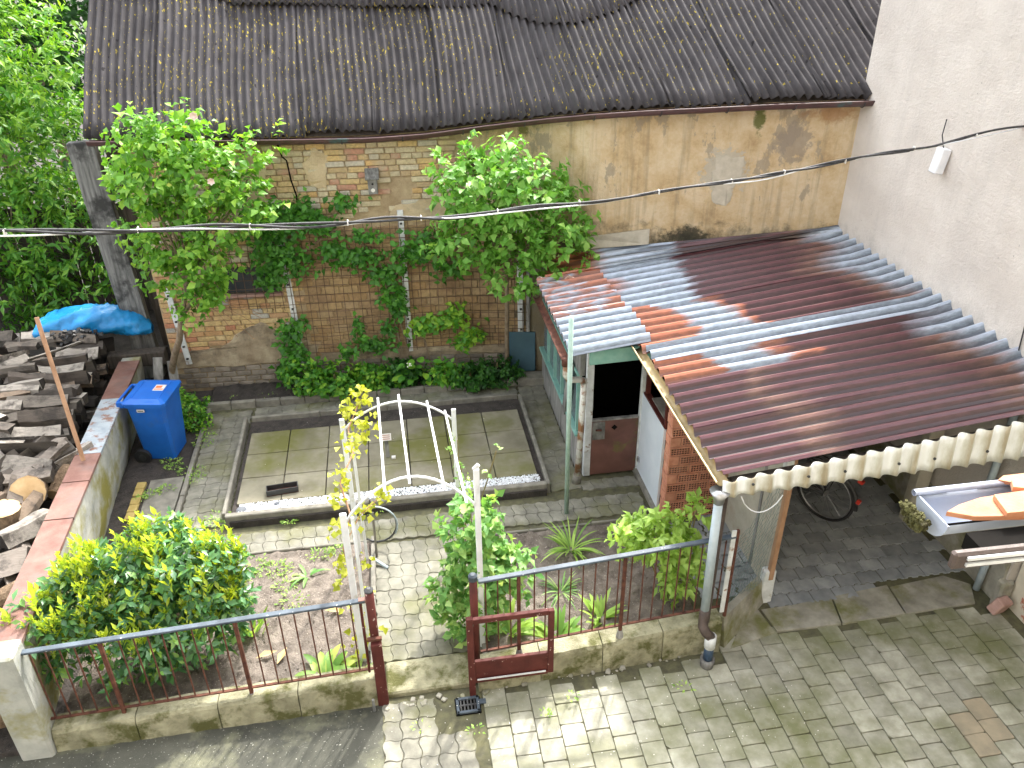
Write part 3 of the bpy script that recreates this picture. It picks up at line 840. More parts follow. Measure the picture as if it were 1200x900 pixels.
# apron in front of the carport
AP = thing('concrete_apron', (4.3, 5.2, 0), 'cracked concrete apron strip in front of the carport paving', 'apron', kind='structure')
for poly in ([(2.78, 5.0), (3.28, 5.12), (3.24, 5.42), (3.12, 5.42)], [(3.30, 5.13), (3.95, 5.12), (4.02, 5.47), (3.6, 5.43), (3.27, 5.42)],
             [(3.965, 5.12), (4.62, 5.14), (4.66, 5.53), (4.04, 5.47)], [(4.635, 5.14), (5.38, 5.16), (5.5, 5.4), (5.3, 5.56), (4.675, 5.5)]):
    mb = MB(); mb.prism(poly, -0.05, 0.012, inset=0.004); mb.build('concrete_slab', M['concrete'], AP)
# carport pavers : double-T shape, staggered
def dt_mesh(w, l, k):
    r = random.Random(k)
    a = 0.017
    fx = [(-.5, 0), (-.375, 0), (-.325, 1), (-.175, 1), (-.125, 0), (.125, 0), (.175, 1), (.325, 1), (.375, 0), (.5, 0)]
    P = [(x * w, -l / 2 + a * q) for x, q in fx] + [(x * w, l / 2 + a * q) for x, q in reversed(fx)]
    P = [(x * .962, y * .945) for x, y in P]
    mb = MB(); mb.prism(P, -0.05, 0.0, inset=0.003)
    return mb.mesh('paver', M['garage_paver'])
gp = [dt_mesh(0.235, 0.165, k) for k in range(3)]
GP = thing('carport_paving', (4.4, 6.5, 0), 'dark grey double T pavers under the carport roof', 'paving', kind='structure')
r4 = random.Random(9)
for j in range(24):
    for i in range(11):
        x = 3.40 + i * 0.235 + (0.1175 if j % 2 else 0) - 0.15; y = 5.50 + j * 0.165
        if x > 5.56 or (y < 6.9 and x < 3.46 - (y - 5.5) * 0.0): 
            if not (x < 3.46 and 5.5 < y < 6.9 and x > 2.9): continue
        if x < 3.2 or (x < 3.5 and y > 6.85): continue
        if j > 22: continue
        if x > 4.5 and y < 5.56: continue
        inst('paver', gp[r4.randrange(3)], GP, (x, y, 0.012 + r4.uniform(-.003, .003)), rotm(r4.uniform(-.012, .012), r4.uniform(-.012, .012), r4.uniform(-.01, .01)))
for j in range(6):
    for i in range(3):
        x = 2.85 + i * .2; y = 5.75 + j * .19
        if x - 2.7 > (y - 5.0) * 1.1: continue
        if x > 3.25: continue
        inst('paver', gp[r4.randrange(3)], GP, (x, y, 0.012), rotm(0, 0, math.pi / 2 + r4.uniform(-.03, .03)), (1, 1.1, 1))

# ---------------------------------------------------------------- kerbs (each strip a structure with stones)
def kerb(p0, p1, h, wdt, n, name, label, zb=-0.05, seed=0, mat='kerb'):
    r = random.Random(seed)
    k = thing(name, (p0[0], p0[1], 0), label, 'kerb', kind='structure')
    a = math.atan2(p1[1] - p0[1], p1[0] - p0[0]); L = math.hypot(p1[0] - p0[0], p1[1] - p0[1])
    for i in range(n):
        t = (i + .5) / n
        mb = MB(); mb.box((p0[0] + (p1[0] - p0[0]) * t, p0[1] + (p1[1] - p0[1]) * t, (h + zb) / 2 + r.uniform(-.006, .006)),
                          (L / n - .008, wdt, h - zb), rotm(r.uniform(-.02, .02), r.uniform(-.006, .006), a + r.uniform(-.008, .008)), bev=.008)
        mb.build('kerb_stone', M[mat], k)
    return k
kerb((-2.68, 7.2), (-2.68, 10.2), 0.07, 0.055, 3, 'path_kerb', 'rounded kerb edging between bin corner and path', seed=1)
kerb((-2.72, 10.22), (1.95, 10.16), 0.11, 0.07, 14, 'bed_kerb', 'mossy kerb stones edging the bed under the brick wall', seed=2)
kerb((-2.66, 7.06), (-0.5, 7.06), 0.05, 0.03, 3, 'plank_edging', 'thin dark edging between path and left flower bed', seed=3)
kerb((0.52, 6.94), (2.64, 6.94), 0.05, 0.03, 3, 'plank_edging', 'thin dark edging between path and right flower bed', seed=4)
kerb((-0.49, 5.25), (-0.47, 7.06), 0.10, 0.05, 2, 'gate_path_kerb', 'narrow concrete kerb left of the gate path', seed=5)
kerb((0.53, 5.25), (0.53, 6.9), 0.07, 0.04, 2, 'rose_bed_kerb', 'narrow concrete kerb under the rose bush beside the gate path', seed=6)
# threshold
mb = MB(); mb.box((0.0, 5.16, -0.02), (0.76, 0.36, 0.14), rotm(0, 0, 0.01), bev=.015)
mb.build('threshold_step', M['mossy_curb'], kind='structure')
# rubble strip below step
mb = MB()
rr = random.Random(3)
for i in range(60):
    x = rr.uniform(-.45, 2.6); y = 4.93 + rr.uniform(-.05, .04) - (0.03 if x < .4 else 0) + (0.06 * max(0, x - 1))
    s_ = rr.uniform(.015, .05)
    mb.box((x, y, .006), (s_, s_ * rr.uniform(.6, 1), s_ * .5), rotm(0, 0, rr.uniform(0, 3)), bev=.006, tone=rr.random())
mb.build('rubble_strip', M['concrete'], kind='stuff', label='crumbled mortar and small stones along the foot of the kerb wall', cat='rubble')

# patio ----------------------------------------------------------------
PT = thing('patio', (-0.25, 8.6, 0), 'raised patio of large mossy square slabs with kerb', 'patio', kind='structure')
px0, py0 = -2.007, 7.841
r5 = random.Random(12)
pm = [slab_mesh(0.488, 0.488, 30 + k, M['patio'], 'patio_slab') for k in range(4)]
for i in range(7):
    for j in range(3):
        inst('patio_slab', pm[r5.randrange(4)], PT, (px0 + (i + .5) * .5, py0 + (j + .5) * .5, 0.12 + r5.uniform(-.002, .003)), rotm(0, 0, r5.uniform(-.004, .004)))
mb = MB(); mb.box((-0.25, 8.6, 0.045), (3.6, 2.1, 0.09)); mb.build('gravel_base', M['soil_dark'], PT)
for x0, x1 in ((-2.1, -.5), (-.495, .55), (.555, 1.56)):
    mb = MB(); mb.box(((x0 + x1) / 2, 7.615, 0.06), (x1 - x0 - .006, 0.075, 0.20), bev=.01); mb.build('front_kerb', M['kerb'], PT)
for x, y0, y1 in ((-2.12, 7.66, 9.72), (1.58, 7.6, 9.70)):
    for a, b in ((0, .5), (.5, 1)):
        mb = MB(); mb.box((x, y0 + (y1 - y0) * (a + b) / 2, 0.06), (.045, (y1 - y0) / 2 - .006, .17), bev=.008); mb.build('side_kerb', M['kerb'], PT)
for a in range(4):
    mb = MB(); mb.box((-2.05 + 3.6 * (a + .5) / 4, 9.72, 0.06), (3.6 / 4 - .008, .05, .16), bev=.008); mb.build('rear_kerb', M['kerb'], PT)
# white pebbles
rg = np.random.default_rng(4)
ico = [(0, 0, 1), (.9, 0, .3), (.28, .85, .3), (-.72, .53, .3), (-.72, -.53, .3), (.28, -.85, .3), (0, 0, -.6)]
icf = [(0, 1, 2), (0, 2, 3), (0, 3, 4), (0, 4, 5), (0, 5, 1), (6, 2, 1), (6, 3, 2), (6, 4, 3), (6, 5, 4), (6, 1, 5)]
n = 4200
base = np.array(ico)
P = np.stack([rg.uniform(-1.97, 1.5, n), rg.uniform(7.66, 7.83, n), 0.115 + rg.random(n) * .012], 1)
sc = rg.uniform(.007, .015, (n, 1, 3)); an = rg.uniform(0, 6.28, n)
V = base[None] * sc
Vx = V[..., 0] * np.cos(an)[:, None] - V[..., 1] * np.sin(an)[:, None]; Vy = V[..., 0] * np.sin(an)[:, None] + V[..., 1] * np.cos(an)[:, None]
V = np.stack([Vx, Vy, V[..., 2]], -1) + P[:, None]
F = (np.array(icf)[None] + 7 * np.arange(n)[:, None, None]).reshape(-1, 3)
np_mesh('white_pebbles', V.reshape(-1, 3), F, np.repeat(rg.random(n), 10), M['pebble'], kind='stuff',
        label='strip of small white pebbles along the front of the patio', cat='pebbles')
for x, y, s_, lb in ((-1.93, 7.73, .065, 'larger dark grey stone at the left end of the white pebbles'), (-1.55, 7.77, .035, 'small dark grey stone half sunk in the white pebbles')):
    mb = MB(); mb.tube([(x, y, .11), (x, y, .125), (x, y, .138), (x, y, .145)], [s_ * .9, s_, s_ * .7, s_ * .2], 9)
    mb.build('grey_stone', M['grey_stone'], label=lb, cat='stone')
# metal trough on the patio
t = thing('planter_trough', (-1.5, 8.0, .12), 'narrow dark metal trough lying on the left patio slabs', 'trough')
rz = rotm(0, 0, .1)
for nm, c, d in (('base', (0, 0, .008), (.36, .12, .012)), ('long_side', (0, -.055, .04), (.36, .01, .07)), ('long_side', (0, .055, .04), (.36, .01, .07)),
                 ('end_plate', (-.175, 0, .04), (.01, .1, .07)), ('end_plate', (.175, 0, .04), (.01, .1, .07))):
    mb = MB(); mb.box(Vector((-1.5, 8.0, .121)) + rz @ Vector(c), d, rz); mb.build(nm, M['dark'] if nm != 'base' else M['rust_bar'], t)
# plant sign
t = thing('plant_sign', (-.27, 8.5, .12), 'small plaque on a brown stake standing on the patio', 'sign')
mb = MB(); mb.box((-.27, 8.5, .26), (.045, .015, .28)); mb.build('stake', M['grey_wood'], t)
mb = MB(); mb.box((-.27, 8.49, .42), (.125, .012, .085), rotm(-.5)); pl = mb.build('plaque', M['label'], t)
mb = MB()
for k in range(3): mb.box(Vector((-.27, 8.49, .42)) + rotm(-.5) @ Vector((0, -.008, .024 - k * .024)), (.095, .002, .013), rotm(-.5))
mb.build('print', M['pink_brick'], pl)
mb = MB(); mb.box((-.2, 8.46, .135), (.05, .05, .025), bev=.004); mb.build('foot', M['label'], t)

# concrete slab walk and yellow bricks
t = thing('slab_walk', (-2.9, 7.6, 0), 'plain concrete slabs beside the bin corner left of the kerb', 'path', kind='structure')
mb = MB(); mb.prism([(-3.08, 7.02), (-2.73, 7.02), (-2.73, 7.78), (-3.10, 7.78)], -.03, .05, inset=.004); mb.build('slab', M['kerb'], t)
mb = MB(); mb.prism([(-3.10, 7.80), (-2.73, 7.80), (-2.73, 8.62), (-3.12, 8.60)], -.03, .045, inset=.004); mb.build('slab', M['kerb'], t)
for k, y in enumerate((8.5, 8.36, 8.2, 8.06, 7.92)):
    mb = MB(); mb.box((-3.21 + .003 * k, y, .03), (.105, .13, .06), rotm(0, 0, .03 * (k % 3 - 1)), bev=.006)
    mb.build('yellow_brick', M['yellow_brick'], label=['farthest yellow brick of the row beside the concrete slabs', 'second farthest yellow brick of the row beside the concrete slabs',
             'middle yellow brick of the row beside the concrete slabs', 'second nearest yellow brick of the row beside the slabs', 'nearest yellow brick of the row, under the weeds'][k], cat='brick', group='yellow bricks beside the concrete slabs')

# ================================================================ RETAINING WALL on the left
def rwx(y): return -3.12 - 0.075 * (y - 4.95)      # inner face
def rwz(y): return 1.08 - 0.065 * (y - 5.0)        # coping top
RW = thing('retaining_wall', (-3.2, 7.5, 0), 'mossy grey retaining wall with worn red and blue coping beside the woodpile', 'wall')
ys = [4.98 + i * .25 for i in range(24)]
mb = MB(); P = []
r6 = random.Random(2)
prof = []
for y in ys:
    z1 = rwz(y) - .03
    row = [(rwx(y) - .10, y, -.05), (rwx(y) - .04, y, .25), (rwx(y) - .005, y, z1 - .15), (rwx(y), y, z1), (rwx(y) - .24, y, z1), (rwx(y) - .26, y, -.05)]
    row = [(a + r6.uniform(-.008, .008), b, c) for a, b, c in row]
    prof.append(row)
mb.grid(prof); n_ = len(prof[0])
mb.add(prof[0], [tuple(range(n_))]); mb.add(prof[-1], [tuple(range(n_ - 1, -1, -1))])
mb.build('wall', M['wall_grey'], RW, smooth=False)
segs = [(5.0, 6.75, 'coping_red'), (6.76, 7.42, 'coping_red'), (7.43, 8.0, 'coping_red'), (8.0, 9.35, 'coping_blue'), (9.35, 10.5, 'coping_red')]
for y0, y1, mt in segs:
    mb = MB()
    def c(x, y, dz): return (x, y, rwz(y) + dz)
    a0, a1 = rwx(y0), rwx(y1)
    e = .004
    mb.hexa([c(a0 - .245, y0 + e, -.03), c(a0 + .02, y0 + e, -.03), c(a1 + .02, y1 - e, -.03), c(a1 - .245, y1 - e, -.03),
             c(a0 - .245, y0 + e, .004), c(a0 + .02, y0 + e, .004), c(a1 + .02, y1 - e, .004), c(a1 - .245, y1 - e, .004)])
    mb.build('coping', M[mt], RW)
mb = MB(); mb.box((-3.215, 4.95, .53), (.26, .22, 1.22), bev=.02)
mb.build('concrete_pillar', M['wall_grey'], label='square concrete pillar ending the retaining wall at the front fence', cat='pillar')
mb = MB(); mb.box((-3.62, 10.78, .62), (.75, .18, .2), rotm(0, 0, .03), bev=.01)
mb.build('timber_beam', M['dark_wood'], label='dark reddish beam laid across the far end of the retaining wall', cat='beam')
# boards leaning in the corner behind the bin
for k, (x, a, lb) in enumerate(((-3.30, .16, 'grey board leaning in the dark corner behind the blue bin'), (-3.12, .05, 'short splintered board behind the blue bin, right of the grey one'))):
    mb = MB(); mb.box((x, 10.35 + .1 * k, .42 - .06 * k), (.12, .02, .72 - .1 * k), rotm(-.3, a, .2), bev=.004)
    mb.build('board', M['grey_wood'], label=lb, cat='board')

# ================================================================ BARN
WPL = [(-3.2, 10.87), (1.0, 10.65), (1.85, 10.5), (2.5, 9.93), (5.6, 9.25), (7.2, 8.92)]
def wy(x): return float(np.interp(x, [p[0] for p in WPL], [p[1] for p in WPL]))
def wang(x):
    d = .02
    return math.atan2(wy(x + d) - wy(x - d), 2 * d)
def wallp(x, z, off=0.0):
    a = wang(x)
    return Vector((x + math.sin(a) * off, wy(x) - math.cos(a) * off, z))
EA = [(-3.55, 10.72, 3.67), (-2.24, 10.67, 3.63), (-1.32, 10.62, 3.61), (-0.18, 10.56, 3.59), (0.56, 10.52, 3.62), (1.2, 10.47, 3.69),
      (1.62, 10.39, 3.74), (2.1, 10.13, 3.83), (2.54, 9.77, 3.93), (3.13, 9.64, 3.97), (3.71, 9.51, 4.0), (4.47, 9.35, 4.04), (5.51, 9.12, 4.08), (7.2, 8.75, 4.14)]
eax = [p[0] for p in EA]
def ev(x): return Vector((x, float(np.interp(x, eax, [p[1] for p in EA])), float(np.interp(x, eax, [p[2] for p in EA]))))
BARN = thing('barn', (1, 11, 0), 'old brick and plaster barn with dark corrugated roof behind the garden', 'barn')
WB = MB()
xs = [-3.2, -2.2, -1.2, -0.2, .5, 1.0, 1.4, 1.85, 2.15, 2.5, 3.2, 4, 4.8, 5.6, 7.2]
for i in range(len(xs) - 1):
    a, b = xs[i], xs[i + 1]
    za, zb = ev(a).z - .03, ev(b).z - .03
    ya, yb = wy(a), wy(b)
    WB.add([(a, ya, -.05), (b, yb, -.05), (b, yb, zb), (a, ya, za)], [(0, 1, 2, 3)], mi=1 if a >= 1.0 else 0)
    WB.add([(a, ya + .3, -.05), (b, yb + .3, -.05), (b, yb + .3, zb), (a, ya + .3, za)], [(3, 2, 1, 0)])
    WB.add([(a, ya, za), (b, yb, zb), (b, yb + .3, zb), (a, ya + .3, za)], [(0, 1, 2, 3)])
WB.add([(-3.2, 10.87, -.05), (-3.2, 10.87, 3.64), (-3.2, 16.5, 3.64), (-3.2, 16.5, -.05)], [(0, 1, 2, 3)])
WB.build('wall', [M['mortar'], M['plaster']], BARN)
mb = MB(); mb.add([(-3.2, 14.5, -.05), (7.2, 14.5, -.05), (7.2, 14.5, 3.6), (-3.2, 14.5, 3.6)], [(0, 1, 2, 3)]); mb.build('rear_wall', M['dark_wood'], BARN)
# bricks
rb = random.Random(31)
def brick_mesh(w, h, mat, seed):
    r = random.Random(seed)
    mb = MB(); mb.box((0, 0, 0), (w, .05, h), bev=.008)
    mb.v = [(x + r.uniform(-.003, .003), y + r.uniform(-.004, .002), z + r.uniform(-.003, .003)) for x, y, z in mb.v]
    return mb.mesh('brick', mat)
BRm = {}
def get_brick(w, h, mat, seed):
    k = (round(w, 3), round(h, 3), mat, seed)
    if k not in BRm: BRm[k] = brick_mesh(w, h, M[mat], seed)
    return BRm[k]
bl = []
H = .0765
nc = 47
import math as _m2
def vis_plaster(x, z):
    """thin plaster skin still covers these spots of the brick wall"""
    n_ = _m2.sin(x * 2.1 + 1.3) * _m2.cos(z * 2.7 - .4) + .5 * _m2.sin(x * 5.3 - z * 4.1) + .3 * _m2.sin(z * 9 + x * 3)
    return n_
for c in range(4, nc):
    z = c * H + .04
    if z > 3.52: break
    x = -3.19 + (0.0 if c % 2 else -.12)
    hd = (c % 3 == 0)
    while x < 1.35:
        wdt = (.125 if (hd and rb.random() < .8) or rb.random() < .2 else .245) + rb.uniform(-.006, .006)
        x0, x1 = max(x, -3.19), x + wdt
        x += wdt + .012
        if x1 - x0 < .05: continue
        xm = (x0 + x1) / 2
        if xm > 1.05 + .25 * _m2.sin(z * 3) + rb.uniform(-.1, .1): continue
        if z < .50 + .16 * _m2.sin(xm * 2.2 + 1) : continue            # rendered base
        if -2.44 < xm < -1.52 and 1.42 < z < 1.86: continue       # window
        if xm > -1.38 and z < 2.36: continue                     # ochre block panel
        if vis_plaster(xm, z) > 1.02 and z > 1.9: continue
        mt = 'brick_warm' if (z < 1.75) else 'brick'
        bl.append((xm, z, x1 - x0, H - .012, mt, rb.uniform(-.005, .007)))
HB = .118
for c in range(4, 20):
    z = c * HB + .03
    if z > 2.36: break
    x = -1.36 + (0 if c % 2 else .12)
    while x < 1.9:
        wdt = .235 + rb.uniform(-.02, .02)
        x0, x1 = x, x + wdt; x += wdt + .008
        xm = (x0 + x1) / 2
        if xm > 1.78: break
        if z < .47: continue
        bl.append((xm, z, wdt, HB - .009, 'block', rb.uniform(-.004, .004)))
# plinth bricks
for c in range(0, 4):
    z = c * .085 + .06
    x = -3.18 + (.1 if c % 2 else 0)
    while x < 1.8:
        wdt = .2 + rb.uniform(-.01, .01)
        bl.append((x + wdt / 2, z, wdt, .072, 'dark_brick', rb.uniform(-.003, .003))); x += wdt + .012
# the ones that show largest: lower rows of the open brickwork, nearest the camera
def hidden(b):
    x, z = b[0], b[1]
    if -3.1 < x < -1.5 and z > 1.9: return 2          # behind the left tree
    if .5 < x and z > 1.8: return 2
    return 0
order = sorted(range(len(bl)), key=lambda i: (hidden(bl[i]), -bl[i][2] * bl[i][3]))
big = set(order[:300])
far = MB()
farmats = ['brick', 'brick_warm', 'block', 'dark_brick']
for i, (x, z, wd, h, mt, o) in enumerate(bl):
    a = wang(x); p = wallp(x, z, -.003 + o * 1.3)
    rot = Matrix.Rotation(a, 3, 'Z')
    wq = round(wd / .02) * .02
    me = get_brick(wq, h, mt, i % 3)
    if i in big:
        inst('brick', me, BARN, p, rot, (wd / wq, 1, 1))
    else:
        vs = [rot @ Vector((v.co.x * wd / wq, v.co.y, v.co.z)) + p for v in me.vertices]
        far.add(vs, [tuple(f.vertices) for f in me.polygons], rb.random() * .999, farmats.index(mt))
far.build('brickwork', [M[m] for m in farmats], BARN, kind='stuff')
# irregular render patches over the wall, slightly proud
def patch(pts, mat, name, off=.012, parent=BARN, th=.01):
    """irregular flat patch following the wall; pts (x,z)"""
    r = random.Random(len(pts) * 7 + int(pts[0][0] * 100))
    out = []
    for i in range(len(pts)):
        a, b = pts[i], pts[(i + 1) % len(pts)]
        for k in range(5):
            t = k / 5
            out.append((a[0] + (b[0] - a[0]) * t + r.uniform(-.025, .025), a[1] + (b[1] - a[1]) * t + r.uniform(-.025, .025)))
    mb = MB()
    n = len(out)
    cx = sum(p[0] for p in out) / n; cz = sum(p[1] for p in out) / n
    vs = [wallp(x, z, off) for x, z in out] + [wallp(cx + (x - cx) * .96, cz + (z - cz) * .96, off + th) for x, z in out] + [wallp(cx, cz, off + th)]
    fs = [(i, (i + 1) % n, n + (i + 1) % n, n + i) for i in range(n)] + [(n + i, n + (i + 1) % n, 2 * n) for i in range(n)]
    mb.add(vs, fs)
    return mb.build(name, M[mat], parent)
patch([(-3.15, .36), (-1.2, .36), (-1.15, .62), (-1.55, .78), (-1.9, 1.02), (-2.2, .9), (-2.5, .66), (-3.15, .60)], 'base_render', 'render_patch', .024)
patch([(-1.2, .34), (1.8, .34), (1.8, .5), (.3, .52), (-1.15, .5)], 'base_render', 'render_patch', .024)
patch([(4.06, 2.74), (4.22, 2.72), (4.27, 2.95), (4.36, 3.1), (4.36, 3.33), (4.02, 3.36), (4.0, 3.08)], 'grey_patch', 'cement_patch', .003, th=.004)
patch([(1.18, 3.0), (1.3, 3.02), (1.25, 3.2), (1.1, 3.3), (1.05, 3.1)], 'moss', 'moss_patch', .028, th=.012)
patch([(-1.95, 2.75), (-1.55, 2.7), (-1.5, 3.2), (-1.62, 3.35), (-1.95, 3.3)], 'thin_plaster', 'lime_patch', .024, th=.006)
patch([(-0.05, 2.40), (.9, 2.40), (.95, 2.62), (.5, 2.68), (.1, 2.60)], 'thin_plaster', 'lime_patch', .024, th=.006)
patch([(-0.95, 2.9), (-0.75, 2.85), (-0.7, 3.3), (-.85, 3.42), (-1.05, 3.2)], 'thin_plaster', 'lime_patch', .024, th=.006)
# crack down the brickwork
mb = MB(); cp = [(-1.30, 3.45), (-1.27, 3.3), (-1.22, 3.25), (-1.2, 3.0), (-1.16, 2.8), (-1.17, 2.55)]
mb.tube([wallp(x, z, .026) for x, z in cp], .010, 5); mb.build('crack', M['void'], BARN)
# small window with dark pane
wn_ = MB(); 
x0, x1, z0, z1 = -2.42, -1.55, 1.46, 1.84
wn_.hexa([wallp(x0, z0, -.0+.003), wallp(x1, z0, -.0+.003), wallp(x1, z0, -.1), wallp(x0, z0, -.1), wallp(x0, z1, -.0+.003), wallp(x1, z1, -.0+.003), wallp(x1, z1, -.1), wallp(x0, z1, -.1)])
wo = wn_.build('window', M['dark_wood'], BARN)
mb = MB(); mb.add([wallp(x0 + .03, z0 + .03, .008), wallp(x1 - .03, z0 + .03, .008), wallp(x1 - .03, z1 - .02, .008), wallp(x0 + .03, z1 - .02, .008)], [(0, 1, 2, 3)])
mb.build('pane', M['window_dark'], wo)
mb = MB(); c_ = wallp((x0 + x1) / 2, z0 - .02, .02); mb.box(c_, (x1 - x0 + .05, .09, .035), Matrix.Rotation(wang(-2), 3, 'Z'), bev=.006); mb.build('sill', M['pink_brick'], wo)
mb = MB(); mb.hexa([wallp(x0, z1, .01), wallp(x1, z1, .01), wallp(x1, z1, -.02), wallp(x0, z1, -.02), wallp(x0, z1 + .03, .01), wallp(x1, z1 + .03, .01), wallp(x1, z1 + .03, -.02), wallp(x0, z1 + .03, -.02)]); mb.build('frame', M['dark_wood'], wo)

# roof --------------------------------------------------------------
def rdir(x):
    el = R(float(np.interp(x, [-3.5, .6, 1.6, 2.5, 3.7, 7], [42, 42, 38, 34, 33, 33])))
    dx = float(np.interp(x, [-3.5, .6, 1.6, 2.5, 3.7, 7], [0, 0, -.03, -.1, -.12, -.12]))
    return Vector((dx, math.cos(el), math.sin(el))).normalized()
RF = MB()  # underlay boards
pts = [-3.5 + i * .5 for i in range(22)]
vs = []
for x in pts:
    d = rdir(x); nvec = Vector((1, 0, 0)).cross(d).normalized()
    vs += [ev(x) - nvec * .06, ev(x) + d * 5.0 - nvec * .06]
RF.add(vs, [(2 * i, 2 * i + 2, 2 * i + 3, 2 * i + 1) for i in range(len(pts) - 1)])
roof = RF.build('roof', M['dark_wood'], BARN)
def bsheet(x0, x1, L0f, L1, seed, lift, waves=9):
    r = random.Random(seed)
    a = waves * 6 + 1
    b = 13
    G = []
    ph = [r.uniform(0, 6.28) for _ in range(6)]
    dents = [(r.uniform(x0, x1), r.uniform(.3, 2.2), r.uniform(.03, .06), r.uniform(-.03, -.012)) for _ in range(6)]
    for i in range(a):
        x = x0 + (x1 - x0) * i / (a - 1)
        d = rdir(x); e = ev(x)
        nvec = Vector((1, 0, 0)).cross(d).normalized()
        row = []
        wv = .029 * math.sin(2 * math.pi * waves * i / (a - 1) + .6)
        L0 = L0f(x)
        for j in range(b):
            t = j / (b - 1)
            L = L0 + (L1 - L0) * t
            h = wv + lift + .007 * math.sin(L * 2.1 + ph[0] + x) + .005 * math.sin(x * 4 + ph[1])
            if L0 < .2 and t < .12: h += .012 * math.sin(i * .7 + ph[2])
            for (dx_, dl, s_, am) in dents:
                h += am * math.exp(-((x - dx_) ** 2 + (L - dl) ** 2 * .4) / (s_ * s_))
            sl = (t * .0)
            if L0 < .2 and j == 0: L += .012 * math.sin(i * .9 + ph[4])
            row.append(e + d * L + nvec * h + Vector((.012 * math.sin(L * 3 + ph[3] + seed), 0, 0)))
        G.append(row)
    mid = rdir((x0 + x1) / 2); N = Vector((1, 0, 0)).cross(mid).normalized()
    mb = MB(); mb.sheet(G, N, .009)
    return mb.build('corrugated_sheet', M['roof'], roof, smooth=True)
seams = []
x = -3.55
while x < 7.0:
    seams.append(x); x += .865
rs_ = random.Random(8)
def top_start(x):
    return float(np.interp(x, [-3.5, -2.4, -1.7, -.6, .5, 1.2, 1.6, 1.9, 2.2, 2.6, 3.2, 3.8, 4.6, 7], [2.35, 2.2, 1.93, 1.93, 1.84, 1.8, 1.83, 1.6, 1.42, 1.36, 1.55, 1.95, 2.3, 2.3]))
for i, x in enumerate(seams):
    bsheet(x, x + .885, lambda q, o=rs_.uniform(-.05, .01): o, 2.75, i, .006 + .020 * (i % 2) + .006 * rs_.random())
for i, x in enumerate(seams):
    bsheet(x + .1, x + .1 + .885, lambda q: top_start(q), 4.9, 50 + i, .055 if i % 2 else .07)
# barn gutter
gp_ = [ev(x) + Vector((0, -.05, -.055)) for x in [-3.5 + .25 * i for i in range(43)]]
mb = MB()
prof = []
for i, p in enumerate(gp_):
    row = []
    for k in range(9):
        an = math.pi * (k / 8) + math.pi
        row.append(p + Vector((0, math.cos(an) * .062, math.sin(an) * .062)))
    prof.append(row)
mb.sheet(prof, (0, 0, -.1), .03)
gut = mb.build('gutter', M['gutter_dark'], BARN, smooth=True)
mb = MB(); mb.tube([p + Vector((0, -.062, .004)) for p in gp_], .012, 6); mb.build('rim', M['gutter_dark'], gut, smooth=True)
for i in range(3, 42, 3):
    p = gp_[i]; mb = MB()
    mb.tube([p + Vector((0, math.cos(math.pi + math.pi * k / 8) * .068, math.sin(math.pi + math.pi * k / 8) * .068)) for k in range(9)], .008, 5)
    mb.build('bracket', M['dark'], gut)
# fence-like lean: posts and boards at the barn's left end
LT = [((-3.98, 11.25, -.02), (-3.74, 11.2, 3.5), .26, 'beam', 'broad grey weathered post leaning at the barn left corner'),
      ((-3.62, 11.35, -.02), (-3.52, 11.3, 3.5), .14, 'dark_wood', 'dark brown post between the grey post and barn wall'),
      ((-3.20, 11.9, 1.0), (-3.42, 11.5, 3.45), .12, 'dark_wood', 'slanting brown brace under the barn roof corner')]
LT[0] = ((-3.60, 11.2, 0.1), (-3.76, 11.2, 3.5), .33, 'beam', LT[0][4])
LT[1] = ((-3.34, 11.45, 0.1), (-3.47, 11.4, 3.5), .15, 'dark_wood', LT[1][4])
for a, b, wd, mt, lb in LT:
    mb = plank(a, b, wd, .14, bev=.012)
    mb.v = [(x + rs_.uniform(-.01, .01), y, z) for x, y, z in mb.v]
    mb.build('timber_post', M[mt], label=lb, cat='post')
LS = thing('dark_lean_to', (-4.5, 12.6, 0), 'dark boarded lean-to wall in the gap left of the barn', 'shed')
for k in range(14):
    mb = MB(); mb.box((-6.4 + k * .25, 12.7 + .01 * (k % 3), 1.1), (.235, .03, 2.3), bev=.004); mb.build('board', M['dark_wood'], LS)

# bird box
x = -.17
t = thing('bird_box', wallp(x, 2.8, .06), 'small grey wooden bird box with slate lid on the brick wall', 'bird box')
rot = Matrix.Rotation(wang(x), 3, 'Z')
mb = MB(); mb.box(wallp(x, 2.89, .06), (.12, .1, .19), rot, bev=.004); bx_ = mb.build('box', M['grey_wood'], t)
mb = MB(); mb.box(wallp(x, 3.05, .075), (.18, .16, .02), rot @ rotm(.9), bev=.004)
mb.build('lid', M['dark'] if 0 else M['beam'], t)
mb = MB(); mb.tube([wallp(x, 2.93, .108), wallp(x, 2.93, .114)], .014, 10); mb.build('entrance_hole', M['void'], bx_)
mb = MB(); mb.tube([wallp(x, 2.85, .108), wallp(x, 2.85, .116)], .026, 10); mb.build('front_plate', M['label'], bx_)

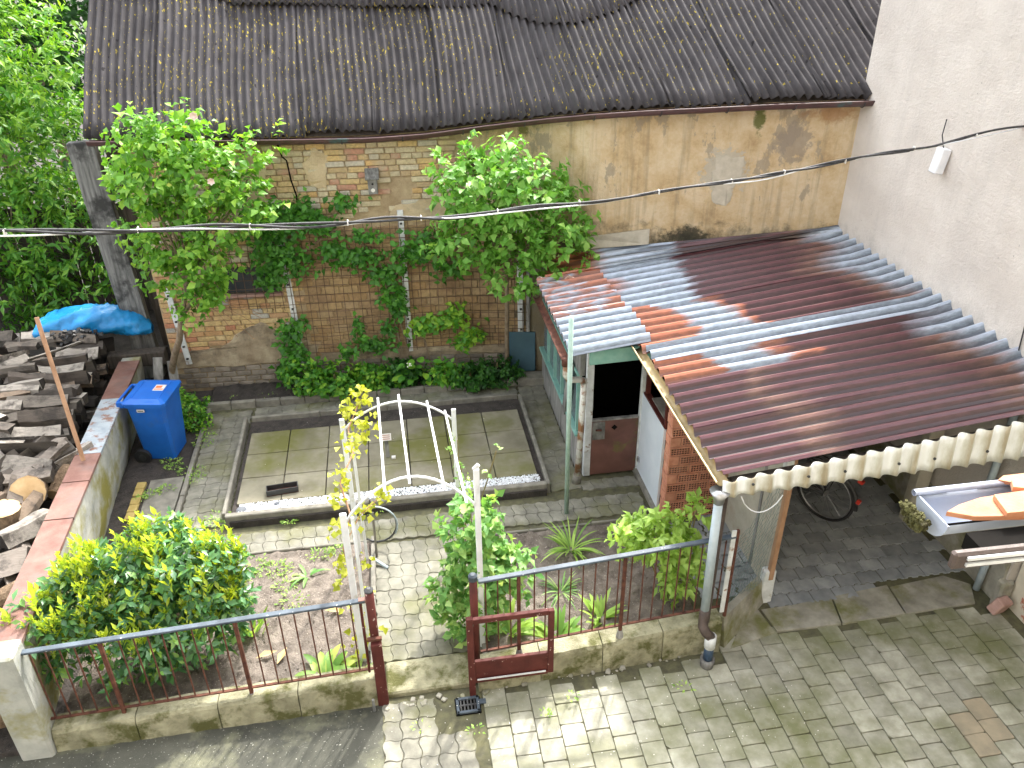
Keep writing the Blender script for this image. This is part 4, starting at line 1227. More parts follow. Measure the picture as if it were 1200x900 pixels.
# trellis ------------------------------------------------------------
TR = thing('trellis', wallp(-.4, .4, .06), 'rusty wire grid trellis on white battens fixed to the brick wall', 'trellis')
rt = random.Random(4)
wires = []
x = -2.95
while x < 1.86:
    zt = 2.42 + rt.uniform(-.03, .03); zb = .5 + rt.uniform(-.03, .03)
    if x < -1.5: zb = 1.22 + rt.uniform(-.05, .05)
    wires.append(([wallp(x + rt.uniform(-.006, .006), zb + (zt - zb) * k / 4, .07 + rt.uniform(-.005, .005)) for k in range(5)], .0044)); x += .118
z = .52
while z < 2.42:
    xl = -2.98 if z > 1.2 else -1.46
    pts_ = [wallp(xl + (1.86 - xl) * k / 14, z + rt.uniform(-.006, .006), .074) for k in range(15)]
    wires.append((pts_, .0044)); z += .128
for p, r_ in wires:
    mb = MB(); mb.tube(p, r_, 4); mb.build('wire', M['wire'], TR)
for a, b in (((-3.04, 1.6), (-2.97, .44)), ((-1.46, 2.5), (-1.40, .30)), ((.15, 2.55), (.14, .45)), ((1.72, 2.5), (1.74, .6))):
    pa, pb = wallp(a[0], a[1], .04), wallp(b[0], b[1], .04)
    d = pa - pb
    mb = plank(pb, pa, .08, .03, bev=.004)
    ba = mb.build('batten', M['white_dirty'], TR)
    for k in range(6):
        q = pb + d * ((k + .5) / 6) + Vector((0, -.03, 0)); mb = MB(); mb.box(q, (.03, .03, .02)); mb.build('clip', M['dark'], ba)
mb = MB(); mb.tube([wallp(1.85, .62, .03), wallp(1.86, 1.75, .03)], .03, 8); mb.build('corner_pipe', M['grey_wood'], TR)

# ================================================================ HOUSE on the right
HS = thing('house', (7, 7, 0), 'tall pale rendered house wall rising on the right', 'house')
mb = MB()
hx, hz_ = 5.6, 8.6
# wall with slight relief
mb.hexa([(hx, 5.12, -.05), (13, 5.12, -.05), (13, 9.25, -.05), (hx, 9.25, -.05), (hx, 5.12, hz_), (13, 5.12, hz_), (13, 9.25, hz_), (hx, 9.25, hz_)])
mb.build('wall', M['house'], HS)
mb = MB(); mb.hexa([(hx - .35, 4.8, hz_), (13, 4.8, hz_), (13, 9.6, hz_), (hx - .35, 9.6, hz_), (hx + 3, 6.9, hz_ + 2), (12, 6.9, hz_ + 2), (12, 7.4, hz_ + 2), (hx + 3, 7.4, hz_ + 2)])
mb.build('roof', M['tile'], HS)
mb = MB(); mb.hexa([(5.57, 5.14, 0), (hx + .1, 5.14, 0), (hx + .1, 9.2, 0), (5.57, 9.2, 0), (5.57, 5.14, .5), (hx + .1, 5.14, .5), (hx + .1, 9.2, .5), (5.57, 9.2, .5)])
mb.build('plinth', M['concrete'], HS)
mb = MB(); mb.hexa([(5.68, 1.0, -.05), (9, 1.0, -.05), (9, 5.1, -.05), (5.68, 5.1, -.05), (5.68, 1.0, 2.9), (9, 1.0, 2.9), (9, 5.1, 2.9), (5.68, 5.1, 2.9)])
mb.build('annex_wall', M['cream'], HS)
mb = MB(); mb.box((5.60, 5.12, .14), (.14, .1, .34), bev=.02); mb.build('corner_stones', M['concrete'], HS)
# bracket box with hook on the wall
t = thing('cable_bracket', (5.6, 7.6, 3.6), 'white cable bracket box with wire hook high on the pale house wall', 'bracket')
mb = MB(); mb.box((5.53, 7.52, 3.74), (.10, .12, .25), rotm(0, .15), bev=.01); mb.build('box', M['white'], t)
mb = MB(); mb.tube([(5.55, 7.54, 3.86), (5.53, 7.58, 3.98), (5.58, 7.64, 4.12)], .006, 6); mb.build('hook', M['dark'], t)
mb = MB(); mb.tube([(5.585, 5.86, 2.4), (5.58, 5.88, 2.7), (5.585, 5.82, 3.1), (5.585, 5.8, 3.6)], .007, 6)
mb.build('wall_cable', M['cable_black'], label='thin black cable hanging down the house wall by the carport roof', cat='cable')

# ================================================================ CARPORT
CP = thing('carport', (4, 7, 0), 'rusty corrugated tin carport roof between garden shed and house', 'carport')
def rz_(x): return 2.03 + .115 * (x - 2.5)
def tin(x0, x1, y0, y1, mat, lift, seed, lip=0.0, skew=0.0):
    r = random.Random(seed)
    pitch = .172
    per = 8
    ny = max(2, int(round((y1 - y0) / pitch * per)) + 1)
    nx = 14
    G = []
    for i in range(ny):
        y = y0 + (y1 - y0) * i / (ny - 1)
        ph = math.sin(2 * math.pi * (y / pitch))
        h = .033 * (ph + .12 * math.sin(4 * math.pi * (y / pitch)))
        row = []
        for j in range(nx):
            t = j / (nx - 1)
            x = x0 + (x1 - x0) * t
            yy = y + skew * t
            z = rz_(x) + h + lift + .006 * math.sin(x * 1.7 + seed) + .004 * math.sin(y * 3 + x * 2 + seed)
            if x > 5.5: z += lip * (x - 5.5)
            row.append((x, yy, z))
        G.append(row)
    mb = MB(); mb.sheet(G, (0, 0, 1), .004)
    # screws on some ridges
    o = mb.build('tin_sheet', M[mat], CP, smooth=False)
    return o
P_ = .172
k0 = 5.0
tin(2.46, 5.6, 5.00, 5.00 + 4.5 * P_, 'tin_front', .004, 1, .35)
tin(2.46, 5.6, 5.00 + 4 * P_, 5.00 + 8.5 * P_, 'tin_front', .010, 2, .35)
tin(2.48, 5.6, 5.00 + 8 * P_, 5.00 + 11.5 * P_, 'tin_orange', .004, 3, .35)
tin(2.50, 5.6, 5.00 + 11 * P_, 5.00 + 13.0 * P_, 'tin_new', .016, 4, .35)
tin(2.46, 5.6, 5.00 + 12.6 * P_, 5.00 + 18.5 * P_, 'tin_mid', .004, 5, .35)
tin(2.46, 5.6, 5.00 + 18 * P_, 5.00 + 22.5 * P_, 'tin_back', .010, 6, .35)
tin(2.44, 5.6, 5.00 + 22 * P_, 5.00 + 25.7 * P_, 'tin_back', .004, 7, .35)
# shed part of the roof
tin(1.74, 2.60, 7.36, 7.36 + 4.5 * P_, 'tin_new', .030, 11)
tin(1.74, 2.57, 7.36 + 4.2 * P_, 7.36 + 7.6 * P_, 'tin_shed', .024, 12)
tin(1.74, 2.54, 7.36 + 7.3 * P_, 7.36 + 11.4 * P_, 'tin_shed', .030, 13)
# flashing sheet along the barn wall
G = []
for i in range(17):
    t = i / 16
    row = []
    for j in range(12):
        s_ = j / 11
        x = 1.9 + 3.72 * s_
        yb = wy(x) - .03; ya = 9.32
        if ya > yb - .12: ya = yb - .12
        y = ya + (yb - ya) * t
        row.append((x, y, rz_(x) + .035 + .05 * t + .018 * math.sin(t * 2 * math.pi * 3)))
    G.append(row)
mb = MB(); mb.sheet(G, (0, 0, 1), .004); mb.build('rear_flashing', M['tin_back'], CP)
mb = MB(); mb.tube([(1.85, 9.33, rz_(1.85) + .07), (5.6, 9.33 - .1, rz_(5.6) + .08)], .02, 6); mb.build('flashing_roll', M['tin_back'], CP)
# plaster slab leaning above the flashing
mb = MB()
mb.add([wallp(2.50, 2.06, .03), wallp(3.29, 2.14, .03), wallp(3.29, 2.34, .03), wallp(2.75, 2.26, .03), wallp(2.46, 2.20, .03)], [(0, 1, 2, 3, 4)])
mb.add([wallp(2.50, 2.06, .03), wallp(3.29, 2.14, .03), wallp(3.29, 2.34, .03), wallp(2.75, 2.26, .03), wallp(2.46, 2.20, .03),
        wallp(2.50, 2.06, 0), wallp(3.29, 2.14, 0), wallp(3.29, 2.34, 0), wallp(2.75, 2.26, 0), wallp(2.46, 2.20, 0)], [(i, (i + 1) % 5, 5 + (i + 1) % 5, 5 + i) for i in range(5)])
mb.v = [(x, y - .02, z + .07) for x, y, z in mb.v]; mb.build('plaster_board', M['grey_patch'], label='pale grey board leaning on the barn wall at the back of the tin roof', cat='board')
# fascia band : wavy fibreglass
segx = [(2.45, 3.28), (3.24, 4.08), (4.04, 4.88), (4.84, 5.62)]
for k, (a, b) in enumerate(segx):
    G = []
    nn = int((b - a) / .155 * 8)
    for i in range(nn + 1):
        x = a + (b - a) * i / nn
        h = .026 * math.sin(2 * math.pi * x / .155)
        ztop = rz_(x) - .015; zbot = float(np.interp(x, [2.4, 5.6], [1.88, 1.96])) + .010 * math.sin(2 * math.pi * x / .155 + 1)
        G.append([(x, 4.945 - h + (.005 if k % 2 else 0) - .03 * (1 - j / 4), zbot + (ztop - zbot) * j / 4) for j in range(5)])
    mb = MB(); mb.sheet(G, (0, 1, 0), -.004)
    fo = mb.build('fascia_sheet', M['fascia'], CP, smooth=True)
    for s_ in range(2):
        x = a + .2 + .4 * s_; x = round(x / .155) * .155 + .04
        mb = MB(); mb.tube([(x, 4.90, 1.99 + .04 * (x - 2.5)), (x, 4.89, 1.99 + .04 * (x - 2.5))], .012, 8); mb.build('screw', M['dark'], fo)
# structure
def beam(p0, p1, wd, ht, mat, name, parent, label=None, cat=None):
    p0, p1 = Vector(p0), Vector(p1); d = p1 - p0
    mb = MB(); mb.box((p0 + p1) / 2, (wd, ht, d.length), d.to_track_quat('Z', 'Y').to_matrix(), bev=.006)
    return mb.build(name, M[mat], parent, label=label, cat=cat)
beam((2.55, 5.03, 1.93), (5.58, 5.03, 2.22), .09, .06, 'dark_wood', 'front_beam', CP)
for y in (6.2, 7.4, 8.6): beam((2.6, y, 1.93), (5.6, y, 2.28), .1, .06, 'dark_wood', 'rafter', CP)
beam((3.36, 5.53, .30), (3.36, 5.50, 1.98), .05, .06, 'stick', 'post', CP)
mb = MB(); mb.box((3.35, 5.55, .2), (.12, .09, .42), bev=.008); mb.build('post_shoe', M['white_dirty'], CP)
mb = MB(); mb.box((3.31, 5.5, 1.76), (.07, .07, .3), bev=.004); mb.build('post_head', M['white_dirty'], CP)
mb = MB(); mb.box((2.53, 5.06, 1.0), (.05, .05, 1.9), bev=.008); mb.build('corner_post', M['pipe_dark'], CP)
mb = MB(); mb.box((3.44, 6.26, .95), (.04, 1.20, 1.95)); mb.build('side_panel', M['beige_wall'], CP)
mb = MB(); mb.box((3.425, 6.85, .9), (.03, .05, 1.9)); mb.build('side_batten', M['stick'], CP)
mb = MB(); mb.box((3.425, 6.05, .9), (.03, .04, 1.9)); mb.build('side_batten', M['grey_wood'], CP)
mb = MB(); mb.box((5.46, 6.45, .95), (.16, .14, 1.9), bev=.01); mb.build('concrete_post', M['beige_wall'], CP)
mb = MB(); mb.tube([(5.5, 5.6, .6), (5.5, 5.58, 2.2)], .035, 8); mb.build('wall_pipe', M['pipe_grey'], CP, smooth=True)
mb = MB(); mb.box((4.6, 8.9, .95), (2.1, .05, 1.9)); mb.build('rear_panel', M['dark_wood'], CP)
# eaves gutter with funnel
prof = []
for i in range(14):
    y = 4.98 + 2.42 * i / 13
    prof.append([(2.452 + math.cos(math.pi + math.pi * k / 8) * .05, y, 1.995 + math.sin(math.pi + math.pi * k / 8) * .05 + .004 * math.sin(y * 4)) for k in range(9)])
mb = MB(); mb.sheet(prof, (0, 0, 1), .004); mb.build('gutter', M['brass'], CP, smooth=True)
mb = MB(); mb.tube([(2.40, 4.97, 1.992), (2.40, 7.4, 1.992)], .009, 6); mb.build('gutter_rim', M['brass'], CP)
# downpipe
t = thing('carport_downpipe', (2.5, 4.95, 0), 'grey downpipe with funnel and dark blue foot at the carport corner', 'downpipe')
mb = MB(); mb.tube([(2.43, 4.95, 1.80), (2.43, 4.95, 1.86), (2.43, 4.95, 1.92)], [.04, .05, .085], 12); mb.build('funnel', M['steel'], t, smooth=True)
mb = MB(); mb.tube([(2.43, 4.95, 1.82), (2.45, 4.95, .55)], .038, 12); mb.build('pipe', M['pipe_grey'], t, smooth=True)
mb = MB(); mb.tube([(2.45, 4.95, .62), (2.45, 4.95, .52), (2.43, 4.9, .46), (2.45, 4.86, .42), (2.5, 4.86, .36)], .045, 10); mb.build('elbow', M['pipe_dark'], t, smooth=True)
mb = MB(); mb.tube([(2.5, 4.86, .38), (2.5, 4.86, .24)], .05, 12); mb.build('white_sleeve', M['white_dirty'], t, smooth=True)
mb = MB(); mb.tube([(2.5, 4.86, .26), (2.5, 4.86, .04)], .043, 12); mb.build('blue_pipe', M['pipe_blue'], t, smooth=True)
mb = MB(); mb.tube([(2.5, 4.86, 0), (2.5, 4.86, .09), (2.5, 4.86, .092)], [.06, .068, .05], 12); mb.build('clay_collar', M['grey_wood'], t, smooth=True)
mb = MB(); mb.tube([(2.62 + .36 * k / 10, 4.95, 1.84 - .17 * math.sin(math.pi * k / 10) ** .7 - .03 * k / 10) for k in range(11)], .005, 6)
mb.build('loose_cable', M['white'], label='short white cable looping below the wavy carport fascia', cat='cable')

# low diagonal wall with chicken wire
t = thing('low_kerb_wall', (3, 5.35, 0), 'low slanting concrete wall from the fence end to the carport post', 'wall')
mb = MB()
a, b = Vector((2.70, 5.06, 0)), Vector((3.32, 5.56, 0)); nn = Vector((b.y - a.y, -(b.x - a.x), 0)).normalized()
mb.hexa([a + nn * .05, b + nn * .05, b - nn * .07, a - nn * .07, a + nn * .0 + Vector((0, 0, .36)), b + nn * .0 + Vector((0, 0, .27)), b - nn * .07 + Vector((0, 0, .27)), a - nn * .07 + Vector((0, 0, .36))])
mb.build('wall', M['concrete'], t)
t = thing('chicken_wire', (3, 5.3, .4), 'sagging green chicken wire between fence end and carport post', 'wire mesh')
mb = MB()
rw = random.Random(3)
A0, B0 = Vector((2.72, 5.12, .42)), Vector((3.33, 5.56, .32)); A1, B1 = Vector((2.66, 5.08, 1.28)), Vector((3.33, 5.54, 1.62))
def mp(u, v):
    p = A0.lerp(B0, u).lerp(A1.lerp(B1, u), v)
    p.z += .05 * math.sin(u * 6 + v * 3) - .10 * math.sin(u * math.pi) * v
    p.x += .02 * math.sin(v * 7 + u * 4)
    return p
NU, NV = 12, 17
for i in range(NU + 1):
    mb.tube([mp(i / NU + (.02 if k % 2 else -.02) * (0 < i < NU), k / NV) for k in range(NV + 1)], .0015, 3, caps=False)
for k in range(0, NV + 1):
    mb.tube([mp(i / NU, k / NV + (.015 if i % 2 else -.015)) for i in range(NU + 1)], .0015, 3, caps=False)
mb.build('mesh', M['green_wire'], t, kind='stuff')

# ================================================================ SHED under the roof
SH = thing('garden_shed', (2.4, 8.6, 0), 'small garden shed with teal window frames and brown half door', 'shed')
X0, Y0, Y1 = 2.0, 7.92, 10.2
mb = MB(); mb.box((X0 + .03, (Y0 + Y1) / 2, .27), (.07, Y1 - Y0, .58)); lw = mb.build('lower_wall', M['grey_wood'], SH)
mb = MB(); mb.box((X0, (Y0 + Y1) / 2, .57), (.10, Y1 - Y0 + .02, .035), bev=.005); mb.build('sill', M['teal'], SH)
mb = MB(); mb.box((X0 + .02, (Y0 + Y1) / 2, 1.62), (.06, Y1 - Y0, .5)); mb.build('upper_boards', M['grey_wood'], SH)
ny = 5
for k in range(ny):
    ya = Y0 + .06 + (Y1 - Y0 - .1) * k / ny; yb = Y0 + .06 + (Y1 - Y0 - .1) * (k + 1) / ny
    wo = MB(); 
    for c_, d_ in (((X0, ya + .02, .97), (.05, .045, .78)), ((X0, (ya + yb) / 2, 1.345), (.05, yb - ya - .05, .035))): wo.box(c_, d_)
    fo = wo.build('window', M['teal'], SH)
    mb = MB(); mb.box((X0 + .015, (ya + yb) / 2 + .02, .96), (.008, yb - ya - .05, .74)); mb.build('pane', M['window_shed'], fo)
mb = MB(); mb.box((1.95, 8.35, .98), (.035, .12, .9), rotm(.35, 0, 0)); mb.build('hanging_board', M['grey_wood'], SH)
mb = MB(); mb.box((2.09, 7.86, .9), (.085, .06, 1.76), bev=.005); mb.build('door_post', M['white_dirty'], SH)
mb = MB(); mb.box((2.73, 7.84, .95), (.07, .06, 1.84), bev=.005); mb.build('door_post', M['white_dirty'], SH)
mb = MB(); mb.box((2.41, 7.84, .42), (.56, .035, .76), bev=.004); dr = mb.build('half_door', M['door_brown'], SH)
mb = MB(); mb.box((2.21, 7.815, .67), (.15, .008, .24)); mb.build('lock_plate', M['grey_wood'], dr)
mb = MB(); mb.tube([(2.17, 7.80, .69), (2.24, 7.79, .69)], .012, 8); mb.build('handle', M['rust_bar'], dr)
mb = MB(); mb.box((2.40, 7.815, .70), (.05, .008, .05), rotm(0, R(45), 0)); mb.build('diamond_hole', M['void'], dr)
mb = MB(); mb.box((2.41, 7.84, .81), (.56, .05, .018)); mb.build('top_edge', M['grey_wood'], dr)
mb = MB(); mb.box((2.36, 7.50, 1.84), (.76, .035, .17), rotm(0, -.03, 0), bev=.004); mb.build('lintel', M['teal'], SH)
mb = MB(); mb.box((2.74, 7.46, 1.80), (.04, .82, .1), bev=.004); mb.build('side_lintel', M['teal'], SH)
# dim interior
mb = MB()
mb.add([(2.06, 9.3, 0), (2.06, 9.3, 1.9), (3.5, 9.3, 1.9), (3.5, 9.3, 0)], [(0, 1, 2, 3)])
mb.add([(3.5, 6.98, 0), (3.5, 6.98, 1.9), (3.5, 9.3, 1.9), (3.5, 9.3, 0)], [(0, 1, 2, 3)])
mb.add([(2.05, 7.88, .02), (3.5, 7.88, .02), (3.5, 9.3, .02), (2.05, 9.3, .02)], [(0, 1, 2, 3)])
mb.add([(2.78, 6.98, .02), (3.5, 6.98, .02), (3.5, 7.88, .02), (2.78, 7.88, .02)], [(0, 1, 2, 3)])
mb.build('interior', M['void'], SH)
mb = MB(); mb.box((2.7, 9.28, 1.55), (1.3, .02, .55)); mb.build('inner_wall', M['blue_panel'], SH)
# right side: white panel, red framed window, hollow bricks
mb = MB(); mb.box((2.73, 7.44, .58), (.035, .78, 1.12), bev=.004); mb.build('white_panel', M['door_white'], SH)
mb = MB(); mb.box((2.715, 7.75, .25), (.05, .05, .06)); mb.build('door_stop', M['steel'], SH)
mb = MB()
for c_, d_ in (((2.75, 7.07, 1.5), (.05, .045, .75)), ((2.75, 7.42, 1.15), (.07, .74, .03)), ((2.75, 7.75, 1.5), (.05, .04, .7))): mb.box(c_, d_)
mb.build('red_window_frame', M['maroon'], SH)
mb = MB(); mb.box((2.85, 7.35, 1.17), (.18, .55, .012)); mb.build('inner_sill', M['kerb'], SH)
mb = MB()
G = []
for i in range(33):
    x = 2.80 + .62 * i / 32
    G.append([(x, 6.96 + .012 * math.sin(x * 2 * math.pi / .09), z) for z in (1.50, 1.75, 2.0)])
mb.sheet(G, (0, 1, 0), -.004); mb.build('fibreglass_panel', M['yellow_fibre'], SH, smooth=True)
mb = MB(); mb.box((2.70, 7.44, .03), (.05, .9, .09), bev=.006); mb.build('foot_kerb', M['kerb'], SH)
# hollow brick wall
HBW = thing('hollow_brick_wall', (3.1, 6.9, 0), 'red perforated hollow brick wall right of the white panel', 'brick wall')
def perf(w, h, holes):
    mb = MB()
    d = .10
    # body without the front
    hx_, hz2 = w / 2, h / 2
    mb.add([(-hx_, 0, -hz2), (hx_, 0, -hz2), (hx_, d, -hz2), (-hx_, d, -hz2), (-hx_, 0, hz2), (hx_, 0, hz2), (hx_, d, hz2), (-hx_, d, hz2)],
           [(0, 3, 2, 1), (4, 5, 6, 7), (1, 2, 6, 5), (2, 3, 7, 6), (3, 0, 4, 7)])
    if not holes:
        mb.add([(-hx_, 0, -hz2), (hx_, 0, -hz2), (hx_, 0, hz2), (-hx_, 0, hz2)], [(0, 1, 2, 3)])
    else:
        nx, nz = 7, 3
        m_ = .012
        xs_ = [-hx_]; zs_ = [-hz2]
        cw = (w - 2 * m_) / nx; ch = (h - 2 * m_) / nz
        for i in range(nx): xs_ += [-hx_ + m_ + cw * (i + .16), -hx_ + m_ + cw * (i + .84)]
        for i in range(nz): zs_ += [-hz2 + m_ + ch * (i + .16), -hz2 + m_ + ch * (i + .84)]
        xs_.append(hx_); zs_.append(hz2)
        for i in range(len(xs_) - 1):
            for j in range(len(zs_) - 1):
                a, b, c_, e_ = xs_[i], xs_[i + 1], zs_[j], zs_[j + 1]
                if i % 2 and j % 2:
                    q = .025
                    mb.add([(a, q, c_), (b, q, c_), (b, q, e_), (a, q, e_)], [(0, 1, 2, 3)], mi=1)
                    mb.add([(a, 0, c_), (b, 0, c_), (b, 0, e_), (a, 0, e_), (a, q, c_), (b, q, c_), (b, q, e_), (a, q, e_)],
                           [(0, 1, 5, 4), (1, 2, 6, 5), (2, 3, 7, 6), (3, 0, 4, 7)], mi=1)
                else:
                    mb.add([(a, 0, c_), (b, 0, c_), (b, 0, e_), (a, 0, e_)], [(0, 1, 2, 3)])
    return mb.mesh('hollow_brick', [M['hollow_brick'], M['brick_hole']])
bf = perf(.235, .108, True); bs_ = perf(.235, .108, False); bh = perf(.11, .108, False)
rh = random.Random(6)
for c in range(12):
    z = .07 + c * .122
    x = 2.75 if c % 2 else 2.87
    if c % 2 == 0: inst('hollow_brick', bh, HBW, (2.805, 6.90, z), rotm(0, 0, rh.uniform(-.01, .01)))
    while x + .235 < 3.52:
        inst('hollow_brick', bf, HBW, (x + .1175, 6.90 + rh.uniform(-.004, .004), z), rotm(0, 0, rh.uniform(-.01, .01))); x += .247
    # return along the side
    inst('hollow_brick', bh if c % 2 else bs_, HBW, (2.745, 6.985 + (0 if c % 2 else .045), z), rotm(0, 0, -math.pi / 2 + rh.uniform(-.01, .01)), (.85, 1, 1))
mb = MB(); mb.box((3.14, 6.96, .73), (.76, .09, 1.46)); mb.box((2.80, 7.02, .73), (.08, .16, 1.46)); mb.build('mortar', M['brick_mortar'], HBW)
# shed gutter and pipe
prof = []
for i in range(10):
    y = 7.42 + 1.7 * i / 9
    prof.append([(1.70 + math.cos(math.pi + math.pi * k / 6) * .045, y, 1.88 + math.sin(math.pi + math.pi * k / 6) * .04) for k in range(7)])
mb = MB(); mb.sheet(prof, (0, 0, 1), .003); mb.build('gutter', M['rust_bar'], SH, smooth=True)
t = thing('shed_downpipe', (1.93, 7.7, 0), 'white and rusty downpipe with an elbow at the shed corner', 'downpipe')
mb = MB(); mb.tube([(1.72, 7.47, 1.86), (1.72, 7.47, 1.78)], .05, 10); mb.build('outlet', M['rust_bar'], t, smooth=True)
mb = MB(); mb.tube([(1.72, 7.47, 1.80), (1.72, 7.47, 1.66), (1.76, 7.50, 1.58), (1.92, 7.62, 1.50), (1.97, 7.66, 1.44)], .036, 10); mb.build('elbow', M['pipe_rust'], t, smooth=True)
mb = MB(); mb.tube([(1.97, 7.66, 1.48), (1.965, 7.69, .8), (1.95, 7.72, .1)], [.036, .036, .038], 10); mb.build('pipe', M['pipe_rust'], t, smooth=True)
mb = MB(); mb.tube([(1.95, 7.72, .14), (1.94, 7.72, .02)], [.05, .055], 10); mb.build('foot_collar', M['kerb'], t, smooth=True)
mb = MB(); mb.tube([(1.70, 7.17, 0), (1.69, 7.17, 2.49)], .026, 12)
mb.build('green_pole', M['green_pole'], smooth=True, label='tall pale green pole standing at the patio right front corner', cat='pole')
mb = MB(); mb.box((1.73, 10.42, .42), (.40, .02, .60), rotm(-.12, 0, -.18), bev=.003)
mb.build('blue_board', M['blue_panel'], label='slate blue panel leaning on the wall behind the right of the patio', cat='panel')
mb = MB(); mb.box((1.86, 10.2, .07), (.42, .22, .14), rotm(0, 0, -.1), bev=.01)
mb.build('concrete_block', M['kerb'], label='low concrete block at the foot of the slate blue panel', cat='block')

# ================================================================ FRONT FENCE
def curb_wall(name, label, x0, x1, yf0, yf1, z0, z1, n, seed):
    t = thing(name, ((x0 + x1) / 2, 5, 0), label, 'kerb wall')
    r = random.Random(seed)
    for i in range(n):
        a = x0 + (x1 - x0) * i / n + .004; b = x0 + (x1 - x0) * (i + 1) / n - .004
        ya = yf0 + (yf1 - yf0) * i / n; yb = yf0 + (yf1 - yf0) * (i + 1) / n
        za = z0 + (z1 - z0) * i / n; zb = z0 + (z1 - z0) * (i + 1) / n
        mb = MB()
        # grid body with uneven faces
        prof = []
        m_ = 9
        for k in range(m_):
            u = k / (m_ - 1); x = a + (b - a) * u; yf = ya + (yb - ya) * u; zt = za + (zb - za) * u
            j = lambda s: r.uniform(-s, s)
            prof.append([(x, yf - .02 + j(.006), -.05), (x, yf - .012 + j(.008), zt * .45), (x, yf + j(.006), zt - .03 + j(.006)), (x, yf + .018, zt + j(.005)), (x, yf + .18, zt + j(.006)), (x, yf + .2, zt - .03), (x, yf + .2, -.05)])
        mb.grid(prof)
        mb.add(prof[0], [tuple(range(7))]); mb.add(prof[-1], [tuple(range(6, -1, -1))])
        mb.build('concrete_block', M['mossy_curb'], t)
curb_wall('left_kerb_wall', 'mossy low concrete wall under the fence left of the gate', -3.08, -.45, 4.90, 4.93, .22, .29, 4, 1)
curb_wall('right_kerb_wall', 'mossy low concrete wall under the fence right of the gate', .42, 2.68, 4.93, 5.03, .24, .36, 4, 2)
def fence(name, label, xa, xb, ya, yb, za, zb, zba, zbb, posts, step, seed):
    t = thing(name, ((xa + xb) / 2, 5, .3), label, 'fence')
    r = random.Random(seed)
    Y = lambda x: ya + (yb - ya) * (x - xa) / (xb - xa)
    ZT = lambda x: za + (zb - za) * (x - xa) / (xb - xa)
    ZB = lambda x: zba + (zbb - zba) * (x - xa) / (xb - xa)
    d = Vector((xb - xa, yb - ya, zb - za)); q = d.to_track_quat('X', 'Z').to_matrix()
    mb = MB(); mb.box(((xa + xb) / 2, (ya + yb) / 2, (za + zb) / 2), (d.length, .05, .022), q, bev=.004); mb.build('top_rail', M['rail_blue'], t)
    d2 = Vector((xb - xa, yb - ya, zbb - zba)); q2 = d2.to_track_quat('X', 'Z').to_matrix()
    mb = MB(); mb.box(((xa + xb) / 2, (ya + yb) / 2, (zba + zbb) / 2), (d2.length, .022, .012), q2); mb.build('bottom_rail', M['rust_bar'], t)
    x = xa + .06
    while x < xb - .03:
        if min(abs(x - p) for p in posts) > .04:
            mb = MB(); mb.tube([(x + r.uniform(-.006, .006), Y(x), ZB(x) - .01), (x, Y(x) + r.uniform(-.006, .006), ZT(x) - .01)], .0065, 6); mb.build('bar', M['rust_bar'], t)
        x += step + r.uniform(-.006, .006)
    for p in posts:
        mb = MB(); mb.box((p, Y(p), (ZT(p) + .17) / 2), (.03, .03, ZT(p) - .17), bev=.003); mb.build('post', M['rust_bar'], t)
        mb = MB(); mb.tube([(p, Y(p), ZB(p) - .14), (p, Y(p), ZB(p) - .06)], [.035, .02], 8); mb.build('post_foot', M['grey_wood'], t)
    return t
f1 = fence('metal_fence', 'rusty barred fence with grey top rail left of the gate, behind which the laurel stands', -3.1, -.46, 4.99, 5.0, 1.045, 1.155, .275, .365, [-2.52, -1.49], .112, 3)
f2 = fence('metal_fence', 'rusty barred fence with grey top rail right of the gate up to the downpipe', .46, 2.70, 5.0, 5.09, 1.215, 1.30, .40, .49, [.80, 1.72], .104, 4)
mb = MB(); mb.tube([(2.715, 5.09, 1.36), (2.715, 5.09, .36)], .018, 8); mb.build('end_post', M['rust_bar'], f2)
mb = MB(); mb.box((2.675, 5.075, .9), (.04, .012, .95)); mb.build('white_strip', M['white_dirty'], f2)
mb = MB(); mb.tube([(-.50, 5.0, .33), (-.50, 5.0, 1.15)], .012, 8); mb.build('end_bar', M['maroon'], f1)
mb = MB(); mb.box((-.46, 5.0, 1.155), (.10, .04, .03)); mb.build('rail_end', M['coping_red'], f1)
t = thing('gate_post', (-.42, 5, 0), 'round maroon gate post with latch board, left of the gateway', 'gate post')
mb = MB(); mb.tube([(-.42, 5.0, .3), (-.42, 5.0, 1.25)], .036, 12); mb.build('post', M['maroon'], t, smooth=True)
mb = MB(); mb.tube([(-.42, 5.0, 1.25), (-.42, 5.0, 1.262), (-.42, 5.0, 1.28)], [.039, .039, .015], 12); mb.build('cap', M['dark'], t)
mb = MB(); mb.box((-.41, 4.93, .36), (.09, .05, .74), bev=.004); lb_ = mb.build('latch_board', M['maroon'], t)
mb = MB(); mb.box((-.385, 4.93, .36), (.012, .058, .76)); mb.build('strip', M['maroon'], lb_)
mb = MB(); mb.box((-.42, 4.95, .76), (.12, .03, .025)); mb.build('latch', M['rust_bar'], lb_)
mb = MB(); mb.tube([(-.49, 4.86, .0), (-.49, 4.86, .14)], .012, 8); mb.build('ground_pin', M['steel'], t)
t = thing('gate_post', (.42, 5, 0), 'round maroon gate post with dark cap carrying the open gate', 'gate post')
mb = MB(); mb.tube([(.42, 5.0, .25), (.42, 5.0, 1.28)], .034, 12); mb.build('post', M['maroon'], t, smooth=True)
mb = MB(); mb.tube([(.42, 5.0, 1.24), (.42, 5.0, 1.285), (.42, 5.0, 1.30)], [.038, .038, .02], 12); mb.build('cap', M['rail_blue'], t)
t = thing('garden_gate', (.7, 4.9, .1), 'open maroon wooden garden gate folded against the right fence', 'gate')
yg = 4.885
